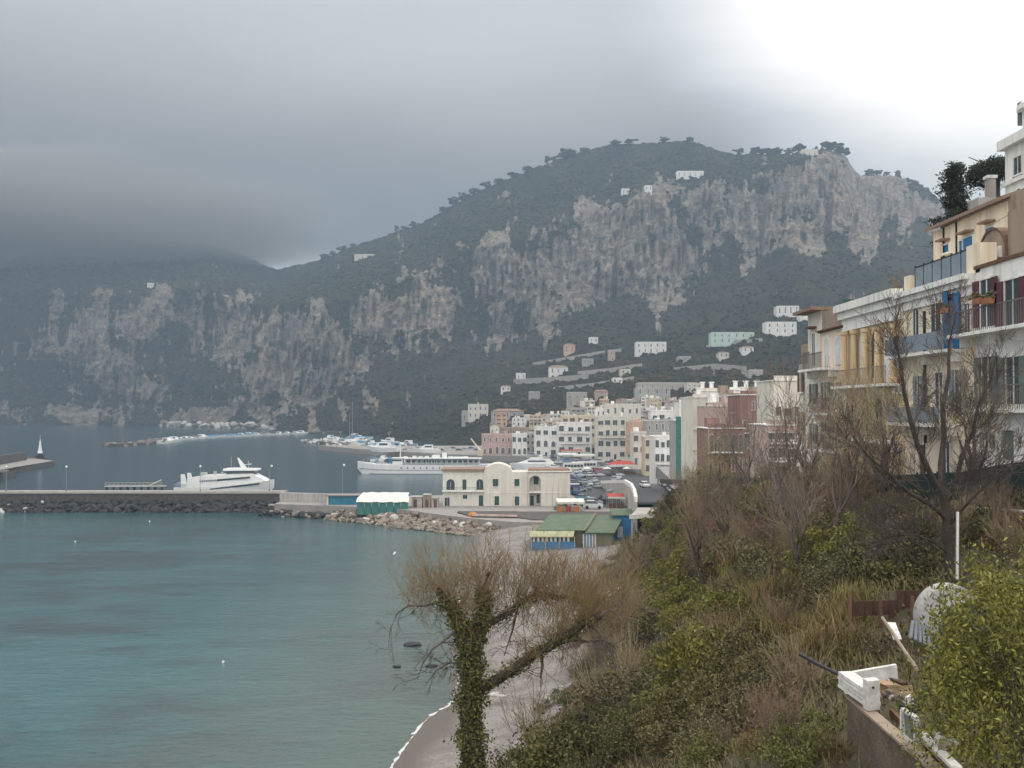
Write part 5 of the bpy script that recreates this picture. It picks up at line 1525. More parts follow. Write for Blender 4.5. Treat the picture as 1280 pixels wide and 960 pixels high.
villa('tiny white house far left in the mountain saddle', 184, 192, 354, 358, M['white'], 1, 2, hfrac=.5)
villa('pale house on the long ridge', 443, 468, 318, 324, M['cream2'], 1, 4, hfrac=.5)
villa('small cream shed beside a grey wall on the terraces', 655, 664, 519, 525, M['cream2'], 1, 2)
villa('white shed on the terrace right of the small roofed house', 728, 742, 449, 455, M['greyp'], 1, 2)
vr = random.Random(88)
for k, (px, py, w_, h_, mm, lb) in enumerate([(632, 489, 12, 6, 'white', 'tiny white house alone above the pale terraced villa'), (668, 497, 14, 7, 'greyp', 'small grey house among bushes above the roofed terraces'), (752, 497, 16, 8, 'rose', 'small pinkish house left of the large grey building'), (772, 479, 12, 6, 'white', 'tiny white house left of the flat roofed pavilion'), (782, 468, 13, 6, 'cream2', 'tiny cream house above the tiny white one by the pavilion'), (856, 452, 16, 6, 'greyp', 'low grey house below the mint green villa'), (905, 447, 13, 6, 'cream2', 'tiny cream house below the mint green villa'), (935, 440, 14, 6, 'white', 'tiny white house right of the mint green villa foot'), (742, 428, 11, 6, 'white', 'tiny white house left of the white villa with dark windows'), (868, 488, 18, 8, 'cream2', 'cream house at the right end of the long pavilion'), (945, 470, 18, 7, 'greyp', 'low grey house on the slope above the red houses')]):
    villa(lb, px - w_ / 2, px + w_ / 2, py - h_, py, M[mm], 1 if h_ < 7 else 2, max(2, w_ // 5), roof=vr.choice(('flat', 'tile')), hfrac=.5)
for lb, pts in [('low grey terrace wall under the mint green villa', [(880, 433), (915, 431), (950, 428)]), ('grey terrace wall right of the large grey building', [(845, 500), (880, 494), (925, 488)]), ('long low terrace wall across the middle slope', [(690, 486), (740, 480), (790, 474)]), ('long pale terrace wall beside the upper road', [(665, 455), (700, 449), (740, 443), (775, 437)]), ('pale terrace wall below the white villa', [(720, 468), (760, 462), (800, 459)]), ('brownish terrace wall above the large grey building', [(840, 462), (890, 460), (930, 464)]),
                ('low terrace wall above the waterfront', [(612, 532), (650, 528), (700, 526)]), ('short terrace wall left of the white villa', [(640, 478), (690, 474), (735, 470)])]:
    ps_ = [MT(*p) for p in pts]
    t_ = thing('terrace_wall', lb, 'wall', tuple(ps_[0]))
    mb = MB()
    for a, b_ in zip(ps_[:-1], ps_[1:]):
        mb.hexa([(a.x, a.y - 7, a.z - 3), (b_.x, b_.y - 7, b_.z - 3), (b_.x, b_.y - 6, b_.z - 3), (a.x, a.y - 6, a.z - 3), (a.x, a.y - 7, a.z + 2.2), (b_.x, b_.y - 7, b_.z + 2.2), (b_.x, b_.y - 6, b_.z + 2.2), (a.x, a.y - 6, a.z + 2.2)])
    mb.build('wall', M['greyp'], t_)

# ================================================================== SQUARE: AWNINGS, KIOSKS, CARS
def canopy(label, px0, px1, pyt, D, m, h=2.8, dep=4, zb_=3.0, hip=False, name='market_canopy'):
    a, b_ = P(px0, 0, D).x, P(px1, 0, D).x
    zt = zb_ + h
    t_ = thing(name, label, 'canopy', ((a + b_) / 2, D, zb_))
    mb = MB()
    if hip:
        mb.hexa([(a, D - dep / 2, zt), (b_, D - dep / 2, zt), (b_, D + dep / 2, zt), (a, D + dep / 2, zt), (a + dep * .3, D - .3, zt + 1.3), (b_ - dep * .3, D - .3, zt + 1.3), (b_ - dep * .3, D + .3, zt + 1.3), (a + dep * .3, D + .3, zt + 1.3)])
    else:
        mb.hexa([(a, D - dep / 2, zt - .5), (b_, D - dep / 2, zt - .5), (b_, D + dep / 2, zt), (a, D + dep / 2, zt), (a, D - dep / 2, zt - .42), (b_, D - dep / 2, zt - .42), (b_, D + dep / 2, zt + .08), (a, D + dep / 2, zt + .08)])
    mb.build('awning', M[m], t_)
    mb = MB(); mb.box(a, b_, D - dep / 2 - .05, D - dep / 2, zt - .85, zt - .43 if not hip else zt); mb.build('valance', M['canvas' if m == 'redcanvas' else m], t_)
    for i in range(5):
        for y in (D - dep / 2 + .1, D + dep / 2 - .1):
            mb = MB(); x = a + .1 + (b_ - a - .2) * i / 4; mb.tube([(x, y, zb_), (x, y, zt - .3)], .06, 5); mb.build('post', M['galv'], t_)
    mb = MB(); mb.box(a + .5, b_ - .5, D - dep / 2 + .3, D + dep / 2 - .3, zb_, zb_ + 1.0); mb.build('counter', M['greyp' if m != 'redcanvas' else 'brownwood'], t_)
    return t_


canopy('red roofed pavilion in the port square', 760, 793, 576, 398, 'redcanvas', 3.6, 8, 3, True, 'pavilion')
canopy('long white awning left of the red pavilion', 697, 720, 569, 500, 'canvas', 3.2, 5)
canopy('long cream awning in front of the balconied house', 716, 742, 569, 490, 'canvas', 3.2, 5)
canopy('reddish awning below the balconied house', 700, 727, 557, 508, 'redcanvas', 4.6, 4)
canopy('snack kiosk with white awning and orange front right of the ivory building', 695, 729, 631, 252, 'canvas', 2.9, 4, 3.01, name='snack_kiosk')
canopy('open red roofed shelter under the ramp wall', 757.5, 778.5, 624, 262, 'redcanvas', 3.3, 5, 3.01, name='red_shelter')
for i in range(3):
    x = P(696 + i * 10, 0, 250).x
    tag(MB().box(x, x + 1.3, 249.2, 249.3, 3.1, 4.5).build('advert_board', M['orange' if i != 1 else 'redcanvas'], None, (x, 249.2, 3)), ['orange board at the left of the snack kiosk', 'red board in the middle of the snack kiosk', 'orange board at the right of the snack kiosk'][i], 'board')

# cars -----------------------------------------------------------------
def car_meshes():
    mb = MB(); prof = [(-2.0, .35), (2.0, .35), (2.05, .62), (1.9, .82), (1.05, .92), (-1.75, .95), (-2.02, .85)]
    mb.prism(prof, -.82, .82); bod = mb.mesh('body', [M['carpaint']])
    mb = MB(); c_ = [(1.05, .92), (.35, 1.38), (-1.2, 1.42), (-1.8, .95)]
    mb.hexa([(1.1, -.78, .91), (-1.8, -.78, .94), (-1.8, .78, .94), (1.1, .78, .91), (.35, -.62, 1.38), (-1.25, -.62, 1.40), (-1.25, .62, 1.40), (.35, .62, 1.38)]); gl = mb.mesh('window', [M['pane']])
    mb = MB(); mb.hexa([(.36, -.63, 1.37), (-1.26, -.63, 1.39), (-1.26, .63, 1.39), (.36, .63, 1.37), (.2, -.56, 1.45), (-1.1, -.56, 1.47), (-1.1, .56, 1.47), (.2, .56, 1.45)]); rf = mb.mesh('roof', [M['carpaint']])
    mb = MB(); mb.prism([(.31 * math.cos(a * math.pi / 5), .31 + .31 * math.sin(a * math.pi / 5)) for a in range(10)], -.1, .1); wh = mb.mesh('wheel', [M['rubber']])
    mb = MB(); mb.box(1.98, 2.06, -.7, -.4, .6, .75); mb.box(1.98, 2.06, .4, .7, .6, .75); hl = mb.mesh('headlight', [M['globe']])
    return bod, gl, rf, wh, hl


CAR = car_meshes()
CCOL = {'white': (.75, .75, .74), 'silver': (.42, .43, .45), 'blue': (.05, .10, .25), 'dark': (.03, .03, .035), 'red': (.35, .03, .03), 'grey': (.18, .19, .2), 'pale blue': (.22, .36, .48), 'green': (.05, .12, .09)}


def car(x, y, z, rz, colr, label, group, van=False, wheels=True):
    t_ = thing('parked_van' if van else 'parked_car', label, 'van' if van else 'car', (x, y, z), rz, group)
    c4 = (*CCOL[colr], 1)
    for me, nm in ((CAR[0], 'body'), (CAR[1], 'window'), (CAR[2], 'roof')):
        o = link(nm, me, t_); o.color = c4
    link('headlight', CAR[4], t_)
    if wheels:
        for sx in (-1.25, 1.3):
            for sy in (-.78, .78): link('wheel', CAR[3], t_, (sx, sy, 0))
    if van: t_.scale = (1.2, 1.15, 1.5)
    return t_


rr = random.Random(21)
cl = list(CCOL)
def rz_ramp(y):
    return math.radians(100)
for i, y in enumerate([212, 219, 226, 233, 240, 247, 254, 261]):
    cname = ['silver', 'pale blue', 'white', 'silver', 'dark', 'white', 'grey', 'white'][i]
    zz = np.interp(y, [200, 222, 248, 275], [9.9, 9.6, 9.0, 8.0])
    xx = np.interp(y, [200, 222, 248, 275], [p[0] for p in rp[:4]]) + 8.2 + (y - 212) * .01
    car(xx, y, zz + .01, R(96), cname, cname + ' car in the kerbside row on the ramp, ' + ['nearest the pale roof', 'second from the pale roof', 'third from the pale roof', 'fourth from the pale roof', 'fifth up the row', 'sixth up the row', 'seventh up the row', 'farthest up the row'][i], 'cars parked along the ramp')
car(rp[2][0] + 3.2, 250, 8.97, R(-82), 'white', 'white car driving alone on the ramp road', None)
slots = []
for px, D, cname in [(724, 268, 'white'), (727, 284, 'pale blue'), (740, 258, 'white'), (740.5, 266, 'silver'), (716, 300, 'blue'), (724, 312, 'silver'), (733, 318, 'grey'), (745, 326, 'silver'), (752, 330, 'white'), (712, 322, 'white'), (720, 334, 'dark'), (730, 345, 'silver'), (742, 352, 'white'), (712, 360, 'blue'), (724, 372, 'silver'), (737, 380, 'white'), (708, 395, 'white'), (720, 402, 'white'), (733, 410, 'white'), (745, 412, 'red'), (703, 430, 'silver'), (714, 438, 'blue'), (726, 446, 'white'), (738, 450, 'white'), (750, 455, 'grey'), (697, 470, 'white'), (708, 476, 'pale blue'), (722, 480, 'white'), (735, 484, 'silver'), (748, 470, 'white'), (758, 440, 'white'), (768, 430, 'silver'), (776, 425, 'dark'), (680, 520, 'white'), (690, 528, 'blue'), (665, 532, 'silver'), (700, 515, 'white'), (766, 350, 'silver'), (772, 362, 'white'), (760, 290, 'grey'), (764, 300, 'white'), (753, 274, 'dark')]:
    x = P(px, 0, D).x
    near_ = 'beside the ivory building' if D < 300 else ('in the middle of the port square' if D < 420 else 'at the far side of the port square')
    car(x, D, 3.012, rr.uniform(-.4, .4) + rr.choice((0, 1.57, 0)), cname, cname + ' car parked ' + near_, 'cars in the port square', van=(rr.random() < .2), wheels=D < 420)
for k in range(34):
    D = 335 + 190 * (k // 7) / 4.0 + rr.uniform(-5, 5); px = 694 + (k % 7) * 13 + rr.uniform(-4, 4) + (D - 335) * .02
    cname = rr.choice(['white', 'white', 'silver', 'silver', 'grey', 'dark', 'blue', 'pale blue', 'red'])
    car(P(px, 0, D).x, D, 3.012, rr.choice((0.1, 1.5)) + rr.uniform(-.2, .2), cname, cname + ' car in the crowded rows of the port square', 'cars in the port square', van=(rr.random() < .15), wheels=False)
for k in range(12):
    px = 700 + k * 8.2; D = 352 + 38 * (k % 3); x = P(px, 0, D).x; cn = ('white', 'canvas') if k % 3 else ('pale blue', 'bluegrey')
    t_ = thing('parasol', cn[0] + ' stall parasol among the cars of the port square', 'parasol', (x, D, 3.0), 0, 'stall parasols in the port square')
    mb = MB(); mb.lathe([(1.7, 2.3), (1.72, 2.36), (.9, 2.75), (.05, 3.0)], 8, (x, D, 3.0)); mb.build('canopy', M[cn[1]], t_)
    mb = MB(); mb.tube([(x, D, 3.0), (x, D, 5.9)], .04, 5); mb.build('pole', M['galv'], t_)
for i, (px, D, cname) in enumerate([(716, 415, 'white'), (732, 425, 'white'), (706, 300, 'blue')]):
    x = P(px, 0, D).x
    t_ = thing('bus', ['small white bus at the left of the port square', 'white bus in front of the cream awning', 'blue delivery truck behind the right end of the ivory building'][i], 'bus' if i < 2 else 'truck', (x, D, 3.01), .12)
    mb = MB(); mb.box(-4, 4, -1.2, 1.2, .4, 3.0); o = part(t_, 'body', mb, 'carpaint'); o.color = (*CCOL[cname], 1)
    for k in range(6):
        mb = MB(); mb.box(-3.7 + k * 1.25, -2.65 + k * 1.25, -1.24, -1.18, 1.5, 2.5); part(t_, 'window', mb, 'pane')
    mb = MB(); mb.box(-3.95, 3.95, -1.1, 1.1, 3.003, 3.2); o = part(t_, 'roof', mb, 'carpaint'); o.color = (*CCOL['white'], 1)
    for sx in (-2.5, 2.5):
        for sy in (-1.1, 1.1):
            o = link('wheel', CAR[3], t_, (sx, sy, 0)); o.scale = (1.4, 1.4, 1.4)
for k in range(16):
    px = 486 + k * 7.4; D = 606 + (k % 3) * 14; cname = rr.choice(['white', 'silver', 'grey', 'dark', 'blue', 'white'])
    car(P(px, 0, D).x, D, 3.0, rr.uniform(-.4, .4), cname, cname + ' car on the far quay behind the passenger ship', 'cars on the far quay', wheels=False)
# stone crane arm by the pink house
p0, p1 = P(600, 563, 545), P(588.5, 548, 545)
t_ = thing('crane', 'pale leaning crane arm beside the pink arcaded house', 'crane', (p0.x, 545, 3))
mb = MB(); mb.tube([(p0.x, 545, p0.z), (p1.x, 545, p1.z)], [.55, .3], 6); mb.build('arm', M['cream'], t_)
mb = MB(); mb.box(p0.x - 1.2, p0.x + 1.6, 544, 546.5, 3, p0.z + .3); mb.build('cab', M['ochre2'], t_)
# clutter on the promenade
tp = PZ(592, 641, 3.3)
tag(MB().lathe([(1.3, 0), (1.15, .5), (.6, .95), (.1, 1.05)], 9, (tp.x, 240.5, 3.0)).build('tarpaulin_heap', M['orange'], None, (tp.x, 240.5, 3.0)), 'small orange and yellow tarpaulin heap on the promenade end', 'heap')
# ================================================================== VILLAS ALONG THE STREET (facades run away from the camera at x = 22)
XF = 22.0


def fy(px, xf=XF):
    return xf * F / (px - 640)


def fz(px, py, xf=XF):
    return P(px, py, fy(px, xf)).z


def row_house(name, label, pa, pb, zb, zt, depth, m, xf=XF, cat='villa', ext=0.0):
    ya, yb = fy(pa, xf), fy(pb, xf)          # far end, near end
    t_ = thing(name, label, cat, (xf + depth / 2, (ya + yb - ext) / 2, zb))
    f = Fac(t_, (xf, 0), (0, 1), (-1, 0))
    f.box('wall', yb - ext, ya, zb - 1.5, zt, -depth, 0, m)
    return t_, f


def win(f, pa, pb, yt, yb, xf=XF, **kw):
    """window by survey: far jamb reading pa, near jamb pb"""
    u0, u1 = fy(pb, xf), fy(pa, xf)
    pm = (pa + pb) / 2
    return f.window(u0, u1, fz(pm, yb, xf), fz(pm, yt, xf), **kw)


def balcony(f, pa, pb, py, m='trim', rail='railgrey', h=1.0, dep=1.1, xf=XF, solid=False, ext=0.0, th=.16, n=None):
    pm = (pa + pb) / 2
    z = fz(pm, py, xf); u0, u1 = fy(pb, xf) - ext, fy(pa, xf)
    b_ = f.box('balcony', u0, u1, z - th, z, .001, dep, m)
    if solid:
        k = max(2, int((u1 - u0) / 1.6))
        for i in range(k):
            a = u0 + (u1 - u0) * i / k
            f.box('panel', a + .03, a + (u1 - u0) / k - .03, z + .06, z + h, dep - .08, dep - .04, rail, b_)
        f.box('panel', u1 - .05, u1, z + .06, z + h, .05, dep - .09, rail, b_)
    else:
        mb = MB(); k = n or max(5, int((u1 - u0) / .2))
        for i in range(k + 1):
            a = u0 + .03 + (u1 - u0 - .06) * i / k
            mb.hexa([f.w(a - .010, z, dep - .08), f.w(a + .010, z, dep - .08), f.w(a + .010, z, dep - .05), f.w(a - .010, z, dep - .05), f.w(a - .010, z + h, dep - .08), f.w(a + .010, z + h, dep - .08), f.w(a + .010, z + h, dep - .05), f.w(a - .010, z + h, dep - .05)])
        mb.hexa([f.w(u0, z + h, dep - .1), f.w(u1, z + h, dep - .1), f.w(u1, z + h, dep - .03), f.w(u0, z + h, dep - .03), f.w(u0, z + h + .06, dep - .1), f.w(u1, z + h + .06, dep - .1), f.w(u1, z + h + .06, dep - .03), f.w(u0, z + h + .06, dep - .03)])
        mb.build('railing', M[rail], b_)
    for i in range(max(2, int((u1 - u0) / 2.2))):
        a = u0 + .3 + (u1 - u0 - .6) * i / max(1, int((u1 - u0) / 2.2) - 1)
        f.poly('bracket', [(a - .1, z - th - .45), (a + .1, z - th - .45), (a + .1, z - th - .003), (a - .1, z - th - .003)], .002, dep * .5, m, b_)
    return b_


def cornice(f, pa, pb, py, xf=XF, h=.75, dep=.55, m='trim', ext=0.0, z=None, mid=True):
    u0, u1 = fy(pb, xf) - ext, fy(pa, xf)
    z = fz((pa + pb) / 2, py, xf) if z is None else z
    c = f.box('cornice', u0, u1 + .2, z - h * .28, z, .001, dep, m)
    f.box('moulding', u0, u1 + .12, z - h * .55, z - h * .28 - .003, .001, dep * .62, m, c)
    if mid: f.box('frieze', u0, u1 + .05, z - h, z - h * .55 - .003, .001, dep * .25, m, c)
    return c


# white house at the right edge -----------------------------------------------------------------
zA = 34.55
t_, f = row_house('white_house', 'white house with maroon and grey green shutters at the right edge of the street', 1221, 1282, 24.6, zA, 8, M['white'], ext=10)
for a, b_ in ((1228, 1243.5), (1258.5, 1279)):
    w = win(f, a, b_, 349, 408, shut='maroon', sill=False)
w = win(f, 1300, 1318, 344, 406, shut='maroon', sill=False)
balcony(f, 1212, 1282, 414, rail='railgrey', ext=9)
for a, b_ in ((1229, 1244), (1259, 1278)):
    win(f, a, b_, 446, 505, shut='greenshut', sill=False)
balcony(f, 1226, 1282, 511, rail='railgrey', ext=9, dep=.9)
win(f, 1254, 1269, 538, 575, shut=None, pane='greenshut', sill=False, name='door')
win(f, 1232, 1240, 541, 560, shut='greenshut')
f.box('coping', fy(1282) - 10, fy(1221), zA + .003, zA + .16, -.5, .1, 'brownwood')
# flower boxes on the upper balcony
for px, lb in ((1213.5, 'terracotta flower box on the corner of the upper white balcony'), (1262, 'terracotta pot hanging between the maroon shutters'), (1274, 'terracotta flower box on the railing at the photo edge')):
    u = fy(px); z = fz(px, 392 if px < 1250 else 380)
    t2 = thing('flower_box', lb, 'planter', (XF - 1.3, u, z))
    mb = MB(); mb.hexa([(XF - 1.42, u - .35, z), (XF - 1.22, u - .35, z), (XF - 1.22, u + .35, z), (XF - 1.42, u + .35, z), (XF - 1.47, u - .4, z + .25), (XF - 1.17, u - .4, z + .25), (XF - 1.17, u + .4, z + .25), (XF - 1.47, u + .4, z + .25)]); mb.build('box', M['terracotta'], t2)
    r2 = np.random.default_rng(int(px)); cc = r2.normal(0, 1, (30, 3)) * np.array([.1, .28, .1]) + np.array([0, 0, .35])
    link('plant', blobs('plant', cc, r2.uniform(.04, .09, 30), M['leafdark'], seed=int(px)), t2)
# terrace wall of brown stone with round-topped gable above the white house
t_ = thing('terrace_gable', 'brown stone terrace wall with a rounded gable above the white house', 'wall', (24, fy(1245), zA))
f2 = Fac(t_, (23.4, 0), (0, 1), (-1, 0))
u0, u1 = fy(1284, 23.4) - 8, fy(1222, 23.4)
f2.box('wall', u0, u1 + .02, zA + .165, fz(1228, 330, 23.4), -.5, 0, 'brownp')
ua, ub = fy(1262, 23.4), fy(1226, 23.4)
zz0, zz1 = fz(1244, 334, 23.4), fz(1246, 287, 23.4)
pts = [(ua + (ub - ua) * (.5 - .5 * math.cos(math.pi * k / 14)), zz0 + (zz1 - zz0) * math.sin(math.pi * k / 14) ** .8) for k in range(15)]
f2.poly('gable', pts, -.45, .04, 'brownp')
f2.poly('coping', [(u, z) for u, z in pts] + [(u, z + .13) for u, z in pts[::-1]], -.5, .1, 'brownwood')
f2.box('wall', u0, fy(1262, 23.4) + .02, zA + .165, fz(1270, 262, 23.4), -.52, -.006, 'brownp')
f2.box('niche', fy(1256, 23.4), fy(1250, 23.4), fz(1253, 322, 23.4), fz(1253, 308, 23.4), .04, .2, 'trim')

# cream house with arched windows -----------------------------------------------------------------
zB = 34.15
t_, f = row_house('cream_villa', 'cream villa with arched windows and bright blue shutters next to the white house', 1130.5, 1220.5, 22.6, zB, 9, M['cream'])
cornice(f, 1130.5, 1220.5, 0, z=zB + .25, h=1.0, dep=.6)
win(f, 1144.5, 1150.5, 383, 437, arch=True, sill=False)
win(f, 1167, 1178, 370, 436, arch=True, sill=False)
w = win(f, 1190, 1204, 366, 434, arch=True, sill=False, shut='bluepaint', open_=False)
w = win(f, 1207.5, 1215, 380, 430, arch=False, sill=False, shut=None)
for i, (a, b_) in enumerate(((1186.5, 1192.5), (1201, 1206.5))):
    f.box('shutter', fy(b_), fy(a), fz(a, 436), fz(a, 366), .25, .31, 'bluepaint')
balcony(f, 1130.5, 1207, 441, rail='bluegrey', solid=True, h=.92)
win(f, 1148, 1154, 470, 520, arch=False, sill=False, shut='bluegrey')
win(f, 1170, 1180, 466, 520, arch=False, sill=False)
win(f, 1195, 1205, 462, 518, arch=False, sill=False, shut='bluegrey')
balcony(f, 1130.5, 1200, 529, rail='bluegrey', solid=True, h=.85)
win(f, 1150, 1158, 556, 598, sill=False, pane='brownwood'); win(f, 1178, 1188, 552, 596, sill=False)
f.box('drainpipe', fy(1158.3), fy(1157), 22, zB - 1.0, .001, .12, 'iron')
# roof terrace railing
u0, u1 = fy(1209), fy(1139)
tr = thing('terrace_railing', 'blue grey panelled railing round the roof terrace of the cream villa', 'railing', (22.4, (u0 + u1) / 2, zB + .25))
f3 = Fac(tr, (22.3, 0), (0, 1), (-1, 0))
n = 6
for i in range(n):
    a = u0 + (u1 - u0) * i / n; b_ = u0 + (u1 - u0) * (i + 1) / n
    f3.box('panel', a + .05, b_ - .05, zB + .3, zB + 1.55, -.03, .03, 'bluegrey')
for i in range(n + 1):
    a = u0 + (u1 - u0) * i / n; f3.box('post', a - .04, a + .04, zB + .25, zB + 1.7, -.04, .04, 'iron')
f3.box('rail', u0, u1, zB + 1.56, zB + 1.62, -.045, .045, 'iron')
f3.box('end_pier', u1 + .05, u1 + .9, zB + .25, zB + 1.2, -.5, .3, 'cream')
f3.box('end_pier', u0 - 1.5, u0 - .05, zB + .25, zB + 1.65, -.5, .3, 'cream')

# ochre villa with white entablature and loggia -----------------------------------------------------
zE = fz(1058, 389) + .05
t_, f = row_house('ochre_villa', 'ochre villa with white entablature, arched loggia and white balconies', 1058.5, 1130, 21.8, zE, 9, M['ochre'])
cornice(f, 1056.5, 1129.9, 0, z=zE + .3, h=1.7, dep=.7)
for a, b_ in ((1065.5, 1072), (1077, 1086), (1091.5, 1101.5), (1107.5, 1120)):
    win(f, a, b_, 416 - (a - 1065) * .12, 477, arch=True, sill=False, trim='ochre2', pane='curtain' if a in (1077, 1107.5) else 'pane')
for a in (1062.5, 1074.5, 1089, 1104.5, 1124.5):
    u = fy(a); mb = MB(); mb.lathe([(.3, 0), (.3, .25), (.2, .3), (.17, 3.0), (.26, 3.1), (.28, 3.3)], 10, (XF - .35, u, fz(a, 478)))
    mb.build('column', M['ochre'], t_)
balcony(f, 1058.5, 1130, 481, rail='brownp', h=.95)
for a, b_ in ((1066, 1072), (1080, 1087), (1096, 1104), (1112, 1121)):
    win(f, a, b_, 498, 544, arch=True, sill=False, trim='ochre2')
balcony(f, 1066, 1128, 549, rail='brownp', h=.95)
for a, b_ in ((1068, 1073), (1082, 1088), (1103, 1110)):
    win(f, a, b_, 560, 596, arch=False, sill=False, trim='ochre2', pane='brownwood')
# set back white attic behind it
xa = 25.5
t_, f = row_house('attic_house', 'long low cream attic set back above the ochre villa', 1058, 1122, zE - 1, fz(1075, 385, xa), 6, M['cream'], xf=xa, cat='house')
f.box('roof', fy(1122, xa) - .2, fy(1058, xa) + .2, fz(1075, 385, xa) + .003, fz(1075, 385, xa) + .15, -6.2, .3, 'tile')

# pinkish villa with tower -----------------------------------------------------------------
zF = fz(1040, 414)
t_, f = row_house('pinkish_villa', 'pinkish cream villa with a roof terrace and white arched windows', 1027, 1058, 21.2, zF, 8, M['pinkcream'], ext=-.01)
cornice(f, 1027, 1058, 0, z=zF + .18, h=.3, dep=.35, m='brownwood', mid=False)
f.box('terrace_rail', fy(1057.5), fy(1029), zF + .25, zF + 1.5, .0, .06, 'brownp')
f.box('terrace_end', fy(1058) + .02, fy(1056), zF + .19, zF + 1.9, -3, .1, 'greenpaint')
for a, b_ in ((1032, 1037.5), (1045, 1052)):
    win(f, a, b_, 421, 458 if a < 1040 else 456, arch=True, sill=False, pane='curtain')
win(f, 1055.5, 1057.2, 430, 455, arch=True, sill=False)
balcony(f, 1018, 1048, 461, rail='railgrey', h=1.0, dep=1.2)
for a, b_ in ((1031, 1036), (1044, 1050)):
    win(f, a, b_, 478, 512, sill=False, shut='greenshut'); win(f, a, b_, 528, 560, sill=False, shut='greenshut')
balcony(f, 1024, 1056, 516, rail='railgrey', dep=.8)
balcony(f, 1022, 1056, 562, rail='railgrey', dep=.8)
zT = fz(1018, 391)
t_, f = row_house('tower_house', 'narrow pale tower with an overhanging brown roof at the end of the villas', 1010.5, 1026.9, 20.8, zT, 7, M['cream2'], cat='tower', ext=0)
f.box('roof', fy(1026.9) - .6, fy(1010.5) + .9, zT + .003, zT + .22, -7.6, .9, 'tile')
win(f, 1016, 1020.5, 417, 458, sill=True); win(f, 1016, 1020.5, 480, 505, sill=True, shut='greenshut'); win(f, 1016, 1020.5, 530, 555, shut='greenshut')
f.box('hood', fy(1021.5), fy(1015), fz(1018, 411), fz(1018, 408.5), .001, .5, 'brownwood')
balcony(f, 1014.5, 1023, 462, rail='railgrey', h=1.2, dep=.7)
# end wall openings face the camera-far side: plain; low annex beyond
t_, f = row_house('end_house', 'low cream annex with a mossy dark roof wall beyond the tower', 998.5, 1010.3, 20, fz(1004, 455), 6, M['cream2'], cat='house')
f.box('roof_wall', fy(1010.3) + .02, fy(998.5), fz(1004, 455) + .003, fz(1004, 430), -5, -.2, 'brownp')
win(f, 1001, 1004.5, 466, 490, shut='brownwood'); win(f, 1001, 1004.5, 515, 545, shut='brownwood')

# upper house with sloping brown roof -----------------------------------------------------------------
xc = 27.0
zC = fz(1168, 290, xc)
t_, f = row_house('upper_house', 'cream upper house with sloping brown eaves and blue windows', 1168.5, 1263.5, 33, zC, 6, M['cream'], xf=xc, cat='house')
u0, u1 = fy(1263.5, xc), fy(1168.5, xc)
mb = MB(); mb.hexa([f.w(u0 - .3, zC + .003, .5), f.w(u1 + .3, zC + .003, .5), f.w(u1 + .3, zC + 1.2, -3), f.w(u0 - .3, zC + 1.2, -3), f.w(u0 - .3, zC + .2, .5), f.w(u1 + .3, zC + .2, .5), f.w(u1 + .3, zC + 1.4, -3), f.w(u0 - .3, zC + 1.4, -3)]); mb.build('roof', M['tile'], t_)
f.box('side_wall', u0 - 9, u0 - .01, 33, zC + .3, -6, .03, 'brownp')
win(f, 1182, 1189, 306, 316, xf=xc, shut=None, pane='bluepaint'); win(f, 1209, 1219, 297, 326, xf=xc, shut='bluepaint', open_=False, sill=False); win(f, 1201.5, 1206, 301, 328, xf=xc, pane='bluepaint', sill=False); win(f, 1237, 1246, 285, 302, xf=xc, shut='bluepaint', open_=False)
for a, b_, yy in ((1180, 1190, 303), (1206, 1220, 294), (1234, 1247, 281)):
    f.box('hood', fy(b_, xc), fy(a, xc), fz(a, yy, xc), fz(a, yy, xc) + .1, .001, .5, 'tile')
for a in (1182, 1198):
    f.box('drainpipe', fy(a + .7, xc), fy(a, xc), 33, zC, .001, .1, 'iron')
# white tower villa at the top right
xd = 40.0
t_, f = row_house('white_tower_villa', 'white villa with a turret at the top right edge', 1259.5, 1300, 36, fz(1262, 187, xd), 8, M['white'], xf=xd, ext=6)
zD = fz(1262, 187, xd)
f.box('cornice', fy(1300, xd) - 6, fy(1259.5, xd) + .35, zD + .003, zD + .75, -8.4, .5, 'trim')
f.box('string_course', fy(1300, xd) - 6, fy(1259.5, xd) + .2, fz(1262, 233, xd), fz(1262, 233, xd) + .3, .001, .25, 'trim')
win(f, 1271, 1281, 196, 218, xf=xd, shut=None); win(f, 1272, 1282, 236, 262, xf=xd, arch=True)
zt2 = fz(1274, 142, xd)
mb = MB(); c_ = (xd + 2.4, fy(1284, xd), zD + .75); mb.lathe([(2.3, 0), (2.3, zt2 - zD - .75), (2.7, zt2 - zD - .7), (2.7, zt2 - zD - .3), (2.2, zt2 - zD + .1), (.8, zt2 - zD + .8), (.05, zt2 - zD + .9)], 18, c_); o = mb.build('turret', M['white'], t_)
for a in (2.6, 3.4):
    mb = MB(); x, y = c_[0] + 2.3 * math.cos(a), c_[1] + 2.3 * math.sin(a); mb.box(x - .25, x + .25, y - .25, y + .25, c_[2] + .8, c_[2] + 2.6); mb.build('window', M['greenshut'], t_)
# chimney stack between the pines
t_ = thing('chimney_stack', 'pale plastered chimney stack between the two pines', 'chimney', (38, 80, 38))
pq = P(1237.5, 224, 84); pb_ = P(1237.5, 262, 84)
mb = MB(); mb.box(pq.x - .3, pq.x + .3, 83.6, 84.3, pb_.z - 3, pq.z); mb.build('shaft', M['greyp'], t_)
mb = MB(); mb.box(pq.x - .4, pq.x + .4, 83.5, 84.4, pq.z + .003, pq.z + .25); mb.build('cap', M['trim'], t_)
mb = MB(); mb.box(pq.x - 1.4, pq.x + 1.8, 83, 86, pb_.z - 5, pb_.z + .8); mb.build('base_block', M['greyp'], t_)

